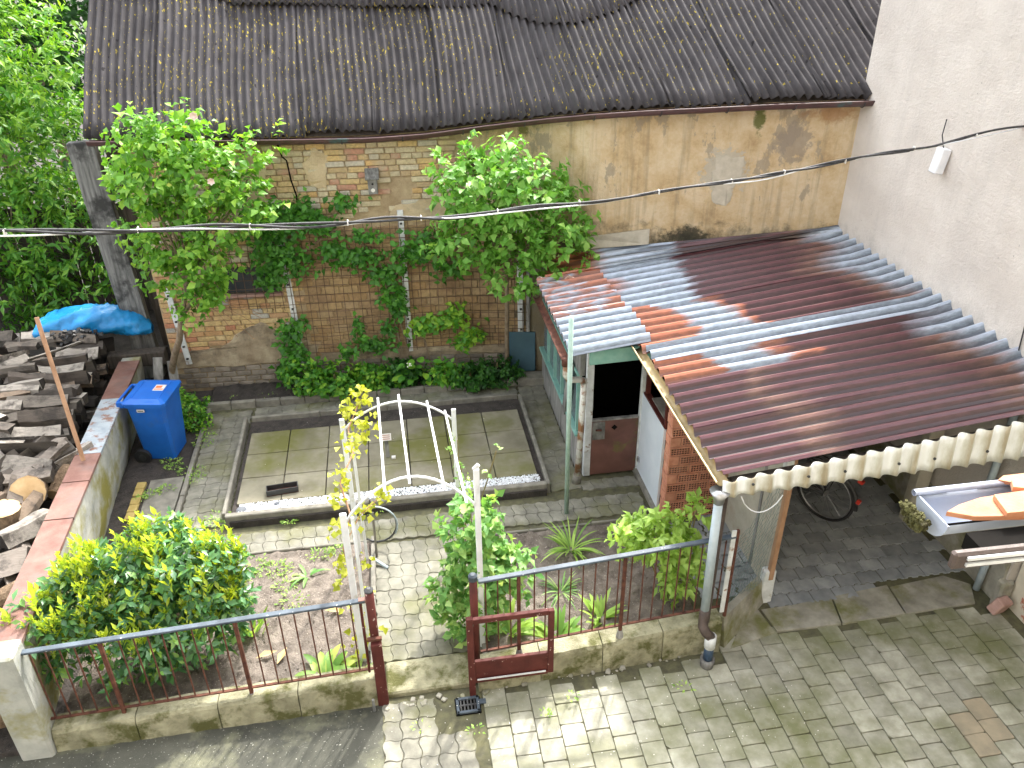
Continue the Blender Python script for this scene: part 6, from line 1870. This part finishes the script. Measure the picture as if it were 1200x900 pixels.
# ================================================================ PLANTS
def tree(name, base, trunk, label, cat, blobs, ntw, per, L, W, mat, seed, tonef, tw=.16, branches=None, shell=.45, up=.35, droop=.15, extra=None):
    rg = np.random.default_rng(seed); rr = random.Random(seed)
    t = thing(name, base, label, cat)
    mb = MB(); mb.tube(trunk[0], trunk[1], 8); 
    for p, r_ in (trunk[2] if len(trunk) > 2 else []): mb.tube(p, r_, 6)
    tr = mb.build('trunk', M['trunk'], t, smooth=True)
    top = Vector(trunk[0][-1])
    mb = MB()
    for b in blobs:
        for q in range(2):
            e = Vector(b[:3]) + Vector([rr.uniform(-.5, .5) * b[3 + i] for i in range(3)])
            mb.tube(curve_pts(top, e, (0, 0, .05), 5, rr, .03), [.016 - .0022 * i for i in range(6)], 5)
    mb.build('branches', M['trunk'], t)
    B, D, N, out, tt, C, T = crown_pts(rg, blobs, ntw, per, tw, up, shell)
    n = len(B)
    Ls = L * rg.uniform(.45, 1.35, n)
    tone = np.clip(tonef(rg, B, out, tt, n), 0, 1)
    leaves_obj('crown', B, D, N, Ls, Ls * W, tone, mat, t, droop=droop, kind='stuff')
    return t
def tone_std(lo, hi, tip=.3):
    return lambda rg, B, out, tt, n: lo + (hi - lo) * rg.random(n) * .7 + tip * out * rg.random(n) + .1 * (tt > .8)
# left standard tree before the barn wall
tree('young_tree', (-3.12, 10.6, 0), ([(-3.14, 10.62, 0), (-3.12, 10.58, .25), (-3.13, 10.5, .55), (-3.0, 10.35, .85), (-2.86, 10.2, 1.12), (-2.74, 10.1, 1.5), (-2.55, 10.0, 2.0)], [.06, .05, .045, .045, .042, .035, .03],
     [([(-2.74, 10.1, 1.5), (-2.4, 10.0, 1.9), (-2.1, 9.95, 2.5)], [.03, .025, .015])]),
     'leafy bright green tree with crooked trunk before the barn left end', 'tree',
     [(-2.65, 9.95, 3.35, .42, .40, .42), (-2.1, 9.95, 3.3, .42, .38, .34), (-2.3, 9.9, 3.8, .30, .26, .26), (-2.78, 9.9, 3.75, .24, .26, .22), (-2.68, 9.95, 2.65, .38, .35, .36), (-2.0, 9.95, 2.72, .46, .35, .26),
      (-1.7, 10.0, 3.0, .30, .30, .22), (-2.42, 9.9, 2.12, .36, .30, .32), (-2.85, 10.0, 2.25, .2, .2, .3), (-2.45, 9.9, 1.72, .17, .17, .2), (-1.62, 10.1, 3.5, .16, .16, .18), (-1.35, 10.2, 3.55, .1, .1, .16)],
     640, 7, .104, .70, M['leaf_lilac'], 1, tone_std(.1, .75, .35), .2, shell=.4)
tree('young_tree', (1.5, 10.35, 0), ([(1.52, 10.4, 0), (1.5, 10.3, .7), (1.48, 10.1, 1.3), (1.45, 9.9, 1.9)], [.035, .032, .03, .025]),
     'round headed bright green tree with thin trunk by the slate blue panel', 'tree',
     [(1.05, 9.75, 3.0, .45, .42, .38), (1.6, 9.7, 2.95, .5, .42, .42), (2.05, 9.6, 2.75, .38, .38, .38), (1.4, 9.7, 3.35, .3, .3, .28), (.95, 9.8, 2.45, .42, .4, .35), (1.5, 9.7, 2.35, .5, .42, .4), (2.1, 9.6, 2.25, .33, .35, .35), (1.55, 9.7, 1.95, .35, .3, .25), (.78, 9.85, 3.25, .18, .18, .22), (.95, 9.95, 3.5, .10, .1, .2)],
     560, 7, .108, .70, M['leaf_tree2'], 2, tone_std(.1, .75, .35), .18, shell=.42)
# big elder on the left and darker trees behind
def big_tree(name, base, label, blobs, ntw, per, L, W, mat, seed, tonef, tw, h):
    return tree(name, base, ([base, (base[0] + .1, base[1] + .1, h * .4), (base[0], base[1] + .1, h * .7)], [.16, .12, .08]), label, 'tree', blobs, ntw, per, L, W, mat, seed, tonef, tw, shell=.62)
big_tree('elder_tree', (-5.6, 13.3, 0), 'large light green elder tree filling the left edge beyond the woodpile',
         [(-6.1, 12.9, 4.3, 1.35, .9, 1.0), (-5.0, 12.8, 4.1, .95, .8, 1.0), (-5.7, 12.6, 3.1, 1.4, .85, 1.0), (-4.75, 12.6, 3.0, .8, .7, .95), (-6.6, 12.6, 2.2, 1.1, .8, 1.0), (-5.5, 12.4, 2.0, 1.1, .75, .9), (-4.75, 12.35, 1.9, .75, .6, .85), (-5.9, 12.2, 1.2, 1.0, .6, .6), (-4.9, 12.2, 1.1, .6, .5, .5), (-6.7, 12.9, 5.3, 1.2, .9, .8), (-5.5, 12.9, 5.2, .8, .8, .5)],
         2100, 10, .135, .36, M['leaf_elder'], 3, lambda rg, B, out, tt, n: .15 + .45 * rg.random(n) + .18 * (B[:, 2] - 1.5) / 3.5 + .15 * out, .3, 4.5)  # tone rises with height: light on the crown top painted into the leaves
big_tree('dark_tree', (-6.5, 18, 0), 'dark green tree behind the elder beyond the barn roof left end',
         [(-6.2, 17, 6.5, 1.8, 1.3, 2.2), (-4.9, 16.8, 6.8, 1.2, 1.2, 1.8), (-7.6, 17, 6.0, 1.6, 1.3, 2.2), (-5.2, 16.8, 4.8, 1.4, 1.2, 1.6), (-7.0, 16.6, 4.2, 1.6, 1.0, 1.8), (-5.5, 16.0, 3.0, 1.6, .8, 1.6), (-4.3, 15.8, 3.6, .9, .7, 1.6)],
         1500, 9, .2, .5, M['leaf_dark'], 4, tone_std(.0, .6, .3), .4, 6)
# laurel
LA = thing('laurel_bush', (-2.4, 5.65, 0), 'big laurel bush with glossy leaves and yellow shoots behind the left fence', 'bush')
blobs = [(-2.45, 5.75, .85, .42, .35, .45), (-2.0, 5.72, .88, .38, .33, .42), (-2.85, 5.62, .80, .36, .3, .38), (-2.2, 6.0, .85, .42, .3, .42), (-1.82, 5.7, .6, .26, .26, .34), (-3.12, 5.42, .80, .24, .22, .34), (-2.3, 5.9, 1.15, .2, .2, .22), (-1.75, 5.85, .95, .2, .2, .25), (-2.8, 5.75, 1.1, .16, .16, .2), (-2.5, 5.45, .55, .38, .28, .32), (-2.1, 5.5, .52, .34, .25, .3)]
mb = MB()
rr = random.Random(4)
for k in range(9): mb.tube(curve_pts((-2.35 + rr.uniform(-.1, .1), 5.7, 0), (-2.4 + rr.uniform(-.6, .55), 5.7 + rr.uniform(-.25, .25), .8), (0, 0, 0), 5, rr, .02), .013, 5)
mb.build('stems', M['trunk'], LA)
rg = np.random.default_rng(11)
B, D, N, out, tt, C, T = crown_pts(rg, blobs, 1150, 8, .13, .6, .5)
n = len(B); Ls = .098 * rg.uniform(.6, 1.25, n)
leaves_obj('foliage', B, D, N, Ls, Ls * .42, np.clip(rg.random(n) ** 1.4 * .68 + .04, 0, 1), M['leaf_laurel'], LA, fold=.12, droop=.1, wide=.5, kind='stuff')
# upright yellow shoots
ntw = 420
u = nrm(rg.normal(size=(ntw, 3)) * [1, 1, .7] + [.15, -.15, .5]); pick = rg.integers(0, len(blobs), ntw); Bb = np.array(blobs)[pick]
C = Bb[:, :3] + u * Bb[:, 3:6] * 1.0; C = C[C[:, 2] > .62]; m_ = len(C)
P = np.repeat(C, 8, 0) + np.tile(np.linspace(0, .13, 8)[:, None] * [0, 0, 1], (m_, 1)) * np.repeat(rg.uniform(.5, 1.5, m_), 8)[:, None] + rg.normal(size=(m_ * 8, 3)) * .008
an = np.tile(np.arange(8) * 2.4, m_) + rg.random(m_ * 8)
D = nrm(np.stack([np.cos(an) * .6, np.sin(an) * .6, np.ones(m_ * 8) * .9], 1)); Nn = nrm(np.stack([-np.cos(an), -np.sin(an), np.ones(m_ * 8) * .6], 1))
Ls = .085 * rg.uniform(.6, 1.25, m_ * 8)
leaves_obj('young_shoots', P, D, Nn, Ls, Ls * .36, np.clip(.66 + rg.random(m_ * 8) * .22 + np.tile(np.linspace(0, .16, 8), m_), 0, 1), M['leaf_laurel'], LA, fold=.15, droop=.1, wide=.5, kind='stuff')

def bush(name, base, label, blobs, ntw, per, L, W, mat, seed, lo=.1, hi=.8, tw=.1, cat='bush', shell=.35, stems=7, up=.35):
    t = thing(name, base, label, cat)
    rr = random.Random(seed); rg = np.random.default_rng(seed)
    mb = MB()
    for k in range(stems):
        b = blobs[rr.randrange(len(blobs))]
        mb.tube(curve_pts((base[0] + rr.uniform(-.06, .06), base[1] + rr.uniform(-.05, .05), base[2]), (b[0], b[1], b[2] + b[5] * .6), (0, 0, 0), 4, rr, .02), .006, 5)
    mb.build('stems', M['stem'], t)
    B, D, N, out, tt, C, T = crown_pts(rg, blobs, ntw, per, tw, up, shell)
    n = len(B); Ls = L * rg.uniform(.65, 1.2, n)
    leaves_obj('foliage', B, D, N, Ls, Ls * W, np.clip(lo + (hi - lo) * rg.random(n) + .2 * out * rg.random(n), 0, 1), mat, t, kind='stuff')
    return t
bush('rose_bush', (.55, 5.55, .03), 'pale green rose bush climbing the right arch posts by the gate', [(.5, 5.85, 1.05, .26, .25, .30), (.55, 5.65, .7, .30, .25, .32), (.38, 5.6, .45, .26, .22, .3), (.75, 5.7, .6, .25, .22, .28), (.45, 5.5, .28, .22, .18, .2)],
     330, 7, .098, .66, M['leaf_rose'], 21, .1, .85, .12)
bush('garden_shrub', (2.42, 5.75, .03), 'bushy light green shrub inside the fence below the carport gutter', [(2.30, 5.7, .88, .22, .2, .2), (2.05, 5.78, .78, .17, .15, .16), (2.48, 5.65, .60, .18, .16, .22), (2.60, 5.7, 1.05, .07, .08, .16), (2.48, 5.6, .36, .15, .14, .18)],
     190, 7, .105, .5, M['leaf_weed'], 22, .45, 1.1, .12)
bush('box_shrub', (-2.82, 9.85, .02), 'small round dark green shrub between tree trunk and blue bin', [(-2.86, 9.85, .20, .28, .22, .2), (-2.98, 10.05, .22, .2, .2, .2), (-2.74, 9.7, .14, .16, .2, .14)], 170, 7, .06, .6, M['leaf_vine'], 23, .2, .9, .07)
# low plants under the wall
under = [((-1.35, 10.35), .30, .55, 'leaf_vine', .085, 'tall raspberry like plant under the left end of the trellis', 5), ((-.95, 10.3), .36, .36, 'leaf_vine', .095, 'broad bright green strawberry leaved clump under the trellis', 6), ((-.45, 10.35), .28, .30, 'leaf_vine', .08, 'low bushy green clump left of the hydrangea', 7),
         ((-.02, 10.4), .25, .30, 'leaf_dark', .09, 'dark green clump under the middle trellis batten', 8), ((.95, 10.22), .30, .24, 'leaf_dark', .10, 'dark peony like clump right of the hydrangea', 9), ((1.35, 10.25), .28, .35, 'leaf_dark', .07, 'small leaved dark bush at the thin tree foot', 10), ((.6, 10.3), .24, .3, 'leaf_vine', .08, 'mid green clump behind the patio kerb', 12)]
for (x, y), rad, h, mt, L, lb, sd_ in under:
    bush('bed_plant', (x, y, .07), lb, [(x, y, .1 + h * .45, rad, .2, h * .5), (x + .1, y - .05, .1 + h * .25, rad * .9, .2, h * .25)], 110, 6, L, .7, M[mt], 100 + sd_, .1, .85, .08, 'plant')
# hydrangea with big leaves as parts
HY = thing('hydrangea', (.3, 10.3, .07), 'large leaved hydrangea with tiny white flowers behind the patio', 'plant')
rr = random.Random(14)
def blade(P, D, N, L, W, mat, parent, name='leaf', segs=5, curve=.3, tone=.5):
    D = Vector(D).normalized(); N = Vector(N); N = (N - D * N.dot(D)).normalized(); Sd = D.cross(N)
    vs = []
    p = Vector(P); d = D.copy(); n_ = N.copy()
    for i in range(segs + 1):
        t_ = i / segs; w_ = W / 2 * math.sin(math.pi * min(1, .12 + t_ * .88)) ** .7 if i < segs else .0
        vs += [p - Sd * w_ + n_ * w_ * .3, p, p + Sd * w_ + n_ * w_ * .3]
        d = (d - n_ * curve / segs).normalized(); n_ = (n_ - d * n_.dot(d)).normalized(); p = p + d * (L / segs)
    fs = []
    for i in range(segs): a = i * 3; fs += [(a, a + 1, a + 4, a + 3), (a + 1, a + 2, a + 5, a + 4)]
    mb = MB(); mb.add(vs, fs, tone)
    return mb.build(name, mat, parent, smooth=True)
for k in range(34):
    a = rr.uniform(0, 6.28); r_ = rr.uniform(.05, .42)
    p = (.3 + math.cos(a) * r_, 10.22 + math.sin(a) * r_ * .35, .16 + rr.uniform(0, .38) * (1 - r_))
    blade(p, (math.cos(a), math.sin(a) - .5, rr.uniform(-.1, .3)), (rr.uniform(-.2, .2), -.3, 1), rr.uniform(.10, .15), rr.uniform(.08, .11), M['leaf_vine'], HY, tone=rr.uniform(.3, 1), curve=.5)
mb = MB()
for k in range(10): mb.box((.1 + rr.uniform(-.03, .03), 10.1 + rr.uniform(-.02, .02), .52 + rr.uniform(-.04, .04)), (.014, .014, .01), rotm(rr.random(), rr.random(), 0))
mb.build('flowers', M['petal'], HY)
# climbing vine on the trellis
VN = thing('climbing_vine', (-.9, 10.5, .07), 'dark green climbing vine spreading over the trellis on the brick wall', 'climber')
rr = random.Random(5)
paths = [[(-.12, .1), (.02, .5), (-.05, 1.0), (-.1, 1.35), (-.15, 1.8), (-.3, 2.1)], [(.15, .1), (.1, .6), (.0, 1.1), (-.05, 1.6), (-.35, 2.1), (-.8, 2.35), (-1.3, 2.45), (-1.65, 2.6)],
         [(-.05, 1.6), (.35, 2.0), (.7, 2.1), (.9, 2.3)], [(-.7, 2.35), (-1.1, 2.1), (-1.5, 1.95), (-1.7, 1.75)], [(-1.0, 2.4), (-.6, 2.6), (-.5, 2.75)], [(-.1, 1.6), (-.5, 1.85), (-.85, 1.95)],
         [(-1.5, .1), (-1.55, .6), (-1.5, 1.0), (-1.4, 1.1)], [(.45, .1), (.35, .7), (.3, 1.0)], [(-.7, .1), (-.75, .5), (-.6, 1.0)], [(.0, .1), (-.4, .6)]]
mb = MB()
for pth in paths: mb.tube([wallp(x, z, .10 + rr.uniform(-.01, .02)) for x, z in pth], [.014 - .0015 * min(i, 6) for i in range(len(pth))], 5)
mb.build('stems', M['trunk'], VN)
rg = np.random.default_rng(15)
vb = [(-1.55, 2.45, .35, .28, 170), (-1.2, 2.6, .35, .2, 120), (-1.45, 2.0, .40, .28, 170), (-1.65, 1.72, .18, .16, 50), (-.95, 2.45, .3, .15, 70), (-.55, 2.72, .2, .1, 30), (-.75, 2.05, .22, .16, 45), (-.4, 1.95, .3, .16, 75), (-.3, 2.25, .35, .1, 35), (-.1, 1.7, .22, .18, 60), (-.05, 1.38, .18, .14, 50), (.05, 1.2, .14, .1, 30), (.3, 2.0, .3, .22, 80), (.6, 2.1, .28, .2, 70), (.75, 1.75, .2, .14, 40),
      (-1.5, .9, .15, .18, 55), (-1.5, .6, .16, .22, 60), (-1.6, .3, .16, .2, 50), (.55, .95, .38, .10, 70), (.3, .85, .15, .12, 30), (.78, 1.05, .16, .14, 40), (1.05, .72, .18, .12, 40), (.88, .6, .14, .1, 26), (-.55, .95, .08, .14, 20), (-.35, .65, .3, .12, 50), (-.15, .9, .12, .12, 22), (-.75, .55, .12, .1, 18), (-1.32, 1.05, .1, .08, 14)]
Ps = []; tn = []
for x, z, rx, rz2, n_ in vb:
    nn = int(n_ * 2.3)
    a = rg.normal(size=(nn, 2)) * .5
    xs_ = x + a[:, 0] * rx; zs_ = z + a[:, 1] * rz2
    for q in range(nn): Ps.append(tuple(wallp(float(xs_[q]), max(.12, float(zs_[q])), .08 + float(rg.random()) * .16)))
    tn += list(rg.random(nn) * .6 + (.45 if (x > .2 and z < 1.1) else .05))
Ps = np.array(Ps); n = len(Ps)
D = nrm(rg.normal(size=(n, 3)) * [1, .5, .7] + [0, -.3, -.35]); Nn = nrm(rg.normal(size=(n, 3)) * .5 + [0, -.8, .8]); Ls = .098 * rg.uniform(.5, 1.25, n)
leaves_obj('foliage', Ps, D, Nn, Ls, Ls * .68, np.clip(np.array(tn), 0, 1), M['leaf_vine'], VN, kind='stuff')
# yellow vine on the arch
YV = thing('golden_vine', (-.6, 6.0, 0), 'young golden yellow vine climbing the left posts of the arch', 'climber')
vp = [(-.55, 5.62, .05), (-.62, 5.6, .5), (-.60, 5.58, .9), (-.63, 5.55, 1.25), (-.55, 5.7, 1.5), (-.62, 5.9, 1.68), (-.5, 6.2, 1.78), (-.55, 6.6, 1.78), (-.42, 6.85, 1.95)]
mb = MB(); mb.tube(vp, [.012, .012, .011, .011, .010, .009, .008, .007, .006], 6); mb.tube([(-.63, 5.55, 1.25), (-.48, 5.75, 1.42), (-.28, 5.9, 1.5)], .005, 5); mb.build('stem', M['stick'], YV)
rg = np.random.default_rng(19)
cl = [(-.60, 5.95, 1.70, .09, 26), (-.52, 6.25, 1.80, .09, 30), (-.40, 6.85, 1.97, .10, 44), (-.55, 6.75, 1.88, .09, 34), (-.38, 6.55, 1.86, .09, 34), (-.62, 5.6, 1.45, .08, 26), (-.26, 5.92, 1.52, .075, 34), (-.42, 5.8, 1.44, .07, 18), (-.66, 5.55, 1.12, .07, 20), (-.68, 5.55, .95, .07, 16), (-.5, 5.55, .7, .07, 16), (-.62, 5.55, .5, .08, 18), (-.52, 5.55, .28, .09, 26), (-.6, 5.5, .16, .08, 14), (-.48, 5.6, 1.0, .06, 12), (-.66, 5.8, 1.58, .07, 18), (-.48, 6.45, 1.75, .07, 20)]
Ps = np.concatenate([np.array(c[:3]) + rg.normal(size=(c[4], 3)) * c[3] * .6 for c in cl]); n = len(Ps)
D = nrm(rg.normal(size=(n, 3)) + [0, -.3, -.3]); Nn = nrm(rg.normal(size=(n, 3)) * .6 + [0, -.5, 1]); Ls = .062 * rg.uniform(.6, 1.3, n)
leaves_obj('foliage', Ps, D, Nn, Ls, Ls * .9, rg.random(n), M['leaf_yellow'], YV, kind='stuff')
bush('rose_shoot', (.5, 6.6, .03), 'thin rose shoot winding up the far right arch post', [(.5, 6.82, 1.0, .08, .08, .12), (.52, 6.8, .7, .08, .08, .12), (.62, 5.5, 1.9, .07, .05, .06), (.7, 5.5, 2.1, .03, .03, .06), (.48, 6.8, 1.35, .05, .05, .1)], 26, 4, .055, .6, M['leaf_rose'], 31, .4, 1, .06, 'plant', stems=5)

# blade plants ------------------------------------------------------
def blades(name, loc, label, n, L, W, mat, seed, spread=.5, cat='plant', curve=.7, lo=.1, hi=1.0, rad=.05):
    t = thing(name, (loc[0], loc[1], .03), label, cat)
    rr = random.Random(seed)
    for k in range(n):
        a = rr.uniform(0, 6.28); e = rr.uniform(.5, 1.0)
        blade((loc[0] + math.cos(a) * rr.uniform(0, rad), loc[1] + math.sin(a) * rr.uniform(0, rad), .03), (math.cos(a) * spread, math.sin(a) * spread, e), (-math.cos(a), -math.sin(a), .6),
              L * rr.uniform(.6, 1.15), W * rr.uniform(.7, 1.2), M[mat], t, segs=6, curve=curve * rr.uniform(.6, 1.3), tone=rr.uniform(lo, hi))
    return t
blades('lily_clump', (-.92, 5.28), 'broad leaved pale green clump with yellowing leaves behind the left fence', 26, .26, .075, 'leaf_lily', 1, .7, curve=.9, rad=.14)
blades('lily_clump', (1.22, 5.35), 'broad leaved green clump behind the middle of the right fence', 26, .30, .06, 'leaf_lily', 2, .5, curve=.8, lo=.1, hi=.7, rad=.12)
blades('iris_clump', (1.62, 6.55), 'spiky arching green clump at the back of the right bed', 46, .38, .022, 'leaf_weed', 3, .55, curve=1.0, rad=.08)
blades('lily_clump', (.78, 5.5), 'narrow leaved bright clump next to the rose bush', 22, .30, .05, 'leaf_weed', 4, .4, curve=.6, rad=.10)
blades('lily_clump', (1.68, 5.55), 'light green clump of pointed leaves behind the right fence post', 28, .26, .04, 'leaf_weed', 5, .5, curve=.7, lo=.5, rad=.12)
blades('grass_tuft', (1.38, 5.95), 'thin drooping grey green tuft in the middle of the right bed', 40, .28, .012, 'leaf_rose', 6, .6, curve=1.6, rad=.05)
blades('lily_clump', (-1.15, 6.6), 'small fan of drooping pale green leaves in the left bed', 9, .24, .035, 'leaf_rose', 7, .8, curve=1.3, rad=.02)
blades('cactus_shoots', (-1.62, 5.9), 'upright light green pointed leaves right of the laurel bush', 16, .24, .05, 'leaf_weed', 8, .35, curve=.3, lo=.5, rad=.10)
blades('tulip_leaf', (1.98, 5.22), 'single folded pale leaf drooping over the kerb behind the right fence', 4, .26, .09, 'leaf_rose', 9, .9, curve=1.2, rad=.03)
blades('tulip_leaf', (1.12, 5.12), 'wide pale green leaf hanging over the right kerb wall', 3, .34, .09, 'leaf_rose', 10, 1.1, curve=1.4, rad=.02)
blades('small_weed', (2.5, 5.3), 'low bright weed clump at the right fence end', 18, .14, .05, 'leaf_vine', 11, .8, curve=.8, rad=.10)
blades('fern_tuft', (-.62, 5.25), 'feathery light green tuft at the left arch post foot', 60, .16, .010, 'leaf_weed', 12, .7, curve=.9, rad=.08)
# scattered weeds
wd = [(-2.0, 6.85), (-1.85, 6.7), (-1.7, 6.88), (-1.5, 6.75), (-1.35, 6.5), (-1.28, 6.25), (-1.9, 6.55), (-.85, 6.95), (-1.05, 6.9), (-2.62, 9.3), (-2.6, 9.5), (-2.66, 8.7), (-2.6, 8.55), (-2.2, 7.62), (-2.18, 7.75), (-2.95, 8.95), (-2.9, 8.85), (-3.05, 8.32), (-2.9, 8.38), (-3.15, 8.25), (-1.9, 10.35), (-2.2, 10.4), (-2.4, 10.36), (-1.7, 10.3), (-.45, 7.6), (.6, 7.57), (1.2, 4.7), (.95, 4.55), (.2, 3.95), (2.2, 4.62), (-1.5, 5.15), (-2.1, 5.15), (-.1, 4.6), (.35, 4.5), (-1.4, 7.54), (1.0, 6.3), (2.2, 6.3)]
rr = random.Random(33)
rg = np.random.default_rng(33)
Ps = []; Ds = []; Ls = []
for x, y in wd:
    sz = rr.uniform(.03, .06) if y < 5 else rr.uniform(.05, .12)
    k = 60 if y > 5 else 14
    if (x, y) in ((-2.0, 6.85), (-1.85, 6.7), (-1.5, 6.75), (-2.2, 10.4), (-1.9, 10.35)): k = 150; sz = .13
    a = rg.random(k) * 6.28; r_ = np.sqrt(rg.random(k)) * sz
    Ps.append(np.stack([x + np.cos(a) * r_ * 1.4, y + np.sin(a) * r_, .035 + rg.random(k) * .03], 1)); Ds.append(np.stack([np.cos(a), np.sin(a), rg.random(k) * .9], 1)); Ls.append(rg.uniform(.02, .045, k))
Ps = np.concatenate(Ps); Ds = np.concatenate(Ds); Ls = np.concatenate(Ls)
leaves_obj('weeds', Ps, Ds, np.tile([0, 0, 1.0], (len(Ps), 1)) + rg.normal(size=(len(Ps), 3)) * .3, Ls, Ls * .5, rg.random(len(Ps)), M['leaf_weed'], None, kind='stuff', label='small weeds scattered in beds and paving joints', cat='weeds')
# fallen petals
n = 200
xy = np.stack([rg.uniform(-.4, 3.2, n), rg.uniform(4.0, 4.95, n)], 1); xy[150:] = np.stack([rg.uniform(-2.5, 2.2, 50), rg.uniform(6.2, 10.2, 50)], 1)
z = np.where(xy[:, 1] > 7.6, .13, .02); z = np.where((xy[:, 1] > 5) & (xy[:, 1] <= 7.6), .045, z)
P = np.stack([xy[:, 0], xy[:, 1], z], 1); an = rg.random(n) * 6.28
leaves_obj('fallen_petals', P, np.stack([np.cos(an), np.sin(an), 0 * an], 1), np.tile([0, 0, 1.0], (n, 1)), rg.uniform(.006, .014, n), rg.uniform(.006, .010, n), rg.random(n), M['petal'], None, kind='stuff', label='tiny white petals fallen on the paving', cat='petals')
# small clods on the beds
n = 700
P = np.stack([rg.uniform(-2.9, -.55, n), rg.uniform(5.15, 7.0, n), np.full(n, .04)], 1); P[400:, 0] = rg.uniform(.6, 2.55, 300)
sc = rg.uniform(.004, .014, (n, 1, 3))
V = base[None] * sc + P[:, None] if False else np.array(ico)[None] * sc + P[:, None]
F = (np.array(icf)[None] + 7 * np.arange(n)[:, None, None]).reshape(-1, 3)
np_mesh('soil_clods', V.reshape(-1, 3), F, np.repeat(rg.random(n), 10), M['soil_dry'], kind='stuff', label='small clods of earth on the flower beds', cat='soil')
# roses on the trees
def rose(loc, rad, label, parent=None):
    t = thing('rose_bloom', loc, label, 'flower')
    rr = random.Random(int(loc[0] * 100) + 3)
    for ring, nn in ((0, 5), (1, 6)):
        for k in range(nn):
            a = 2 * math.pi * k / nn + ring * .5
            blade((loc[0], loc[1], loc[2]), (math.cos(a) * (.5 + ring * .5), -.3, math.sin(a) * (.5 + ring * .5)), (0, -1, .2), rad * (.8 + .4 * ring), rad * .9, M['rose'], t, 'petal', 3, -.4, .5)
rose((2.12, 9.2, 2.02), .07, 'large pale pink rose hanging at the lower right of the right tree')
rose((2.08, 9.25, 2.30), .04, 'smaller pale rose above the large one on the right tree')
rose((1.78, 9.35, 2.0), .035, 'half open white rose low in the right tree')
rose((-2.02, 9.7, 4.05), .05, 'pale pink rose at the top of the left tree before the roof')
rose((-1.95, 9.6, 3.35), .045, 'faded pink rose in the right part of the left tree')
# dead leaves by the fence
for x, y, a, lb in ((-1.55, 5.55, .3, 'curled pale dead leaf lying right of the laurel trunk'), (-.95, 6.05, -.2, 'long pale dead leaf on the soil above the left lily clump'), (-1.35, 5.45, 1.2, 'thin light dead leaf standing in the left bed')):
    o = blade((x, y, .07), (math.cos(a), math.sin(a), .1), (0, 0, 1), .2, .07, M['dead_leaf'], None, 'dead_leaf', 4, .3) if False else None
    mb = MB(); d_ = Vector((math.cos(a), math.sin(a), 0)); s_ = Vector((-d_.y, d_.x, 0)); p = Vector((x, y, .075))
    mb.add([p, p + d_ * .09 + s_ * .035 + Vector((0, 0, .02)), p + d_ * .2, p + d_ * .1 - s_ * .035 + Vector((0, 0, .02)), p + d_ * .1], [(0, 4, 1), (1, 4, 2), (2, 4, 3), (3, 4, 0)])
    mb.build('dead_leaf', M['dead_leaf'], label=lb, cat='dead leaf')
# thin dry twigs hanging before the small window
mb = MB()
rr = random.Random(6)
for k in range(6): mb.tube(curve_pts((-2.45, 10.2, 1.72), (-1.95 + rr.uniform(-.25, .25), 10.35, 1.05 + rr.uniform(-.1, .3)), (0, -.05, .05), 5, rr, .01), .004, 4)
mb.build('dry_twigs', M['stick'], label='bunch of thin dry twigs hanging below the small dark window', cat='twigs')
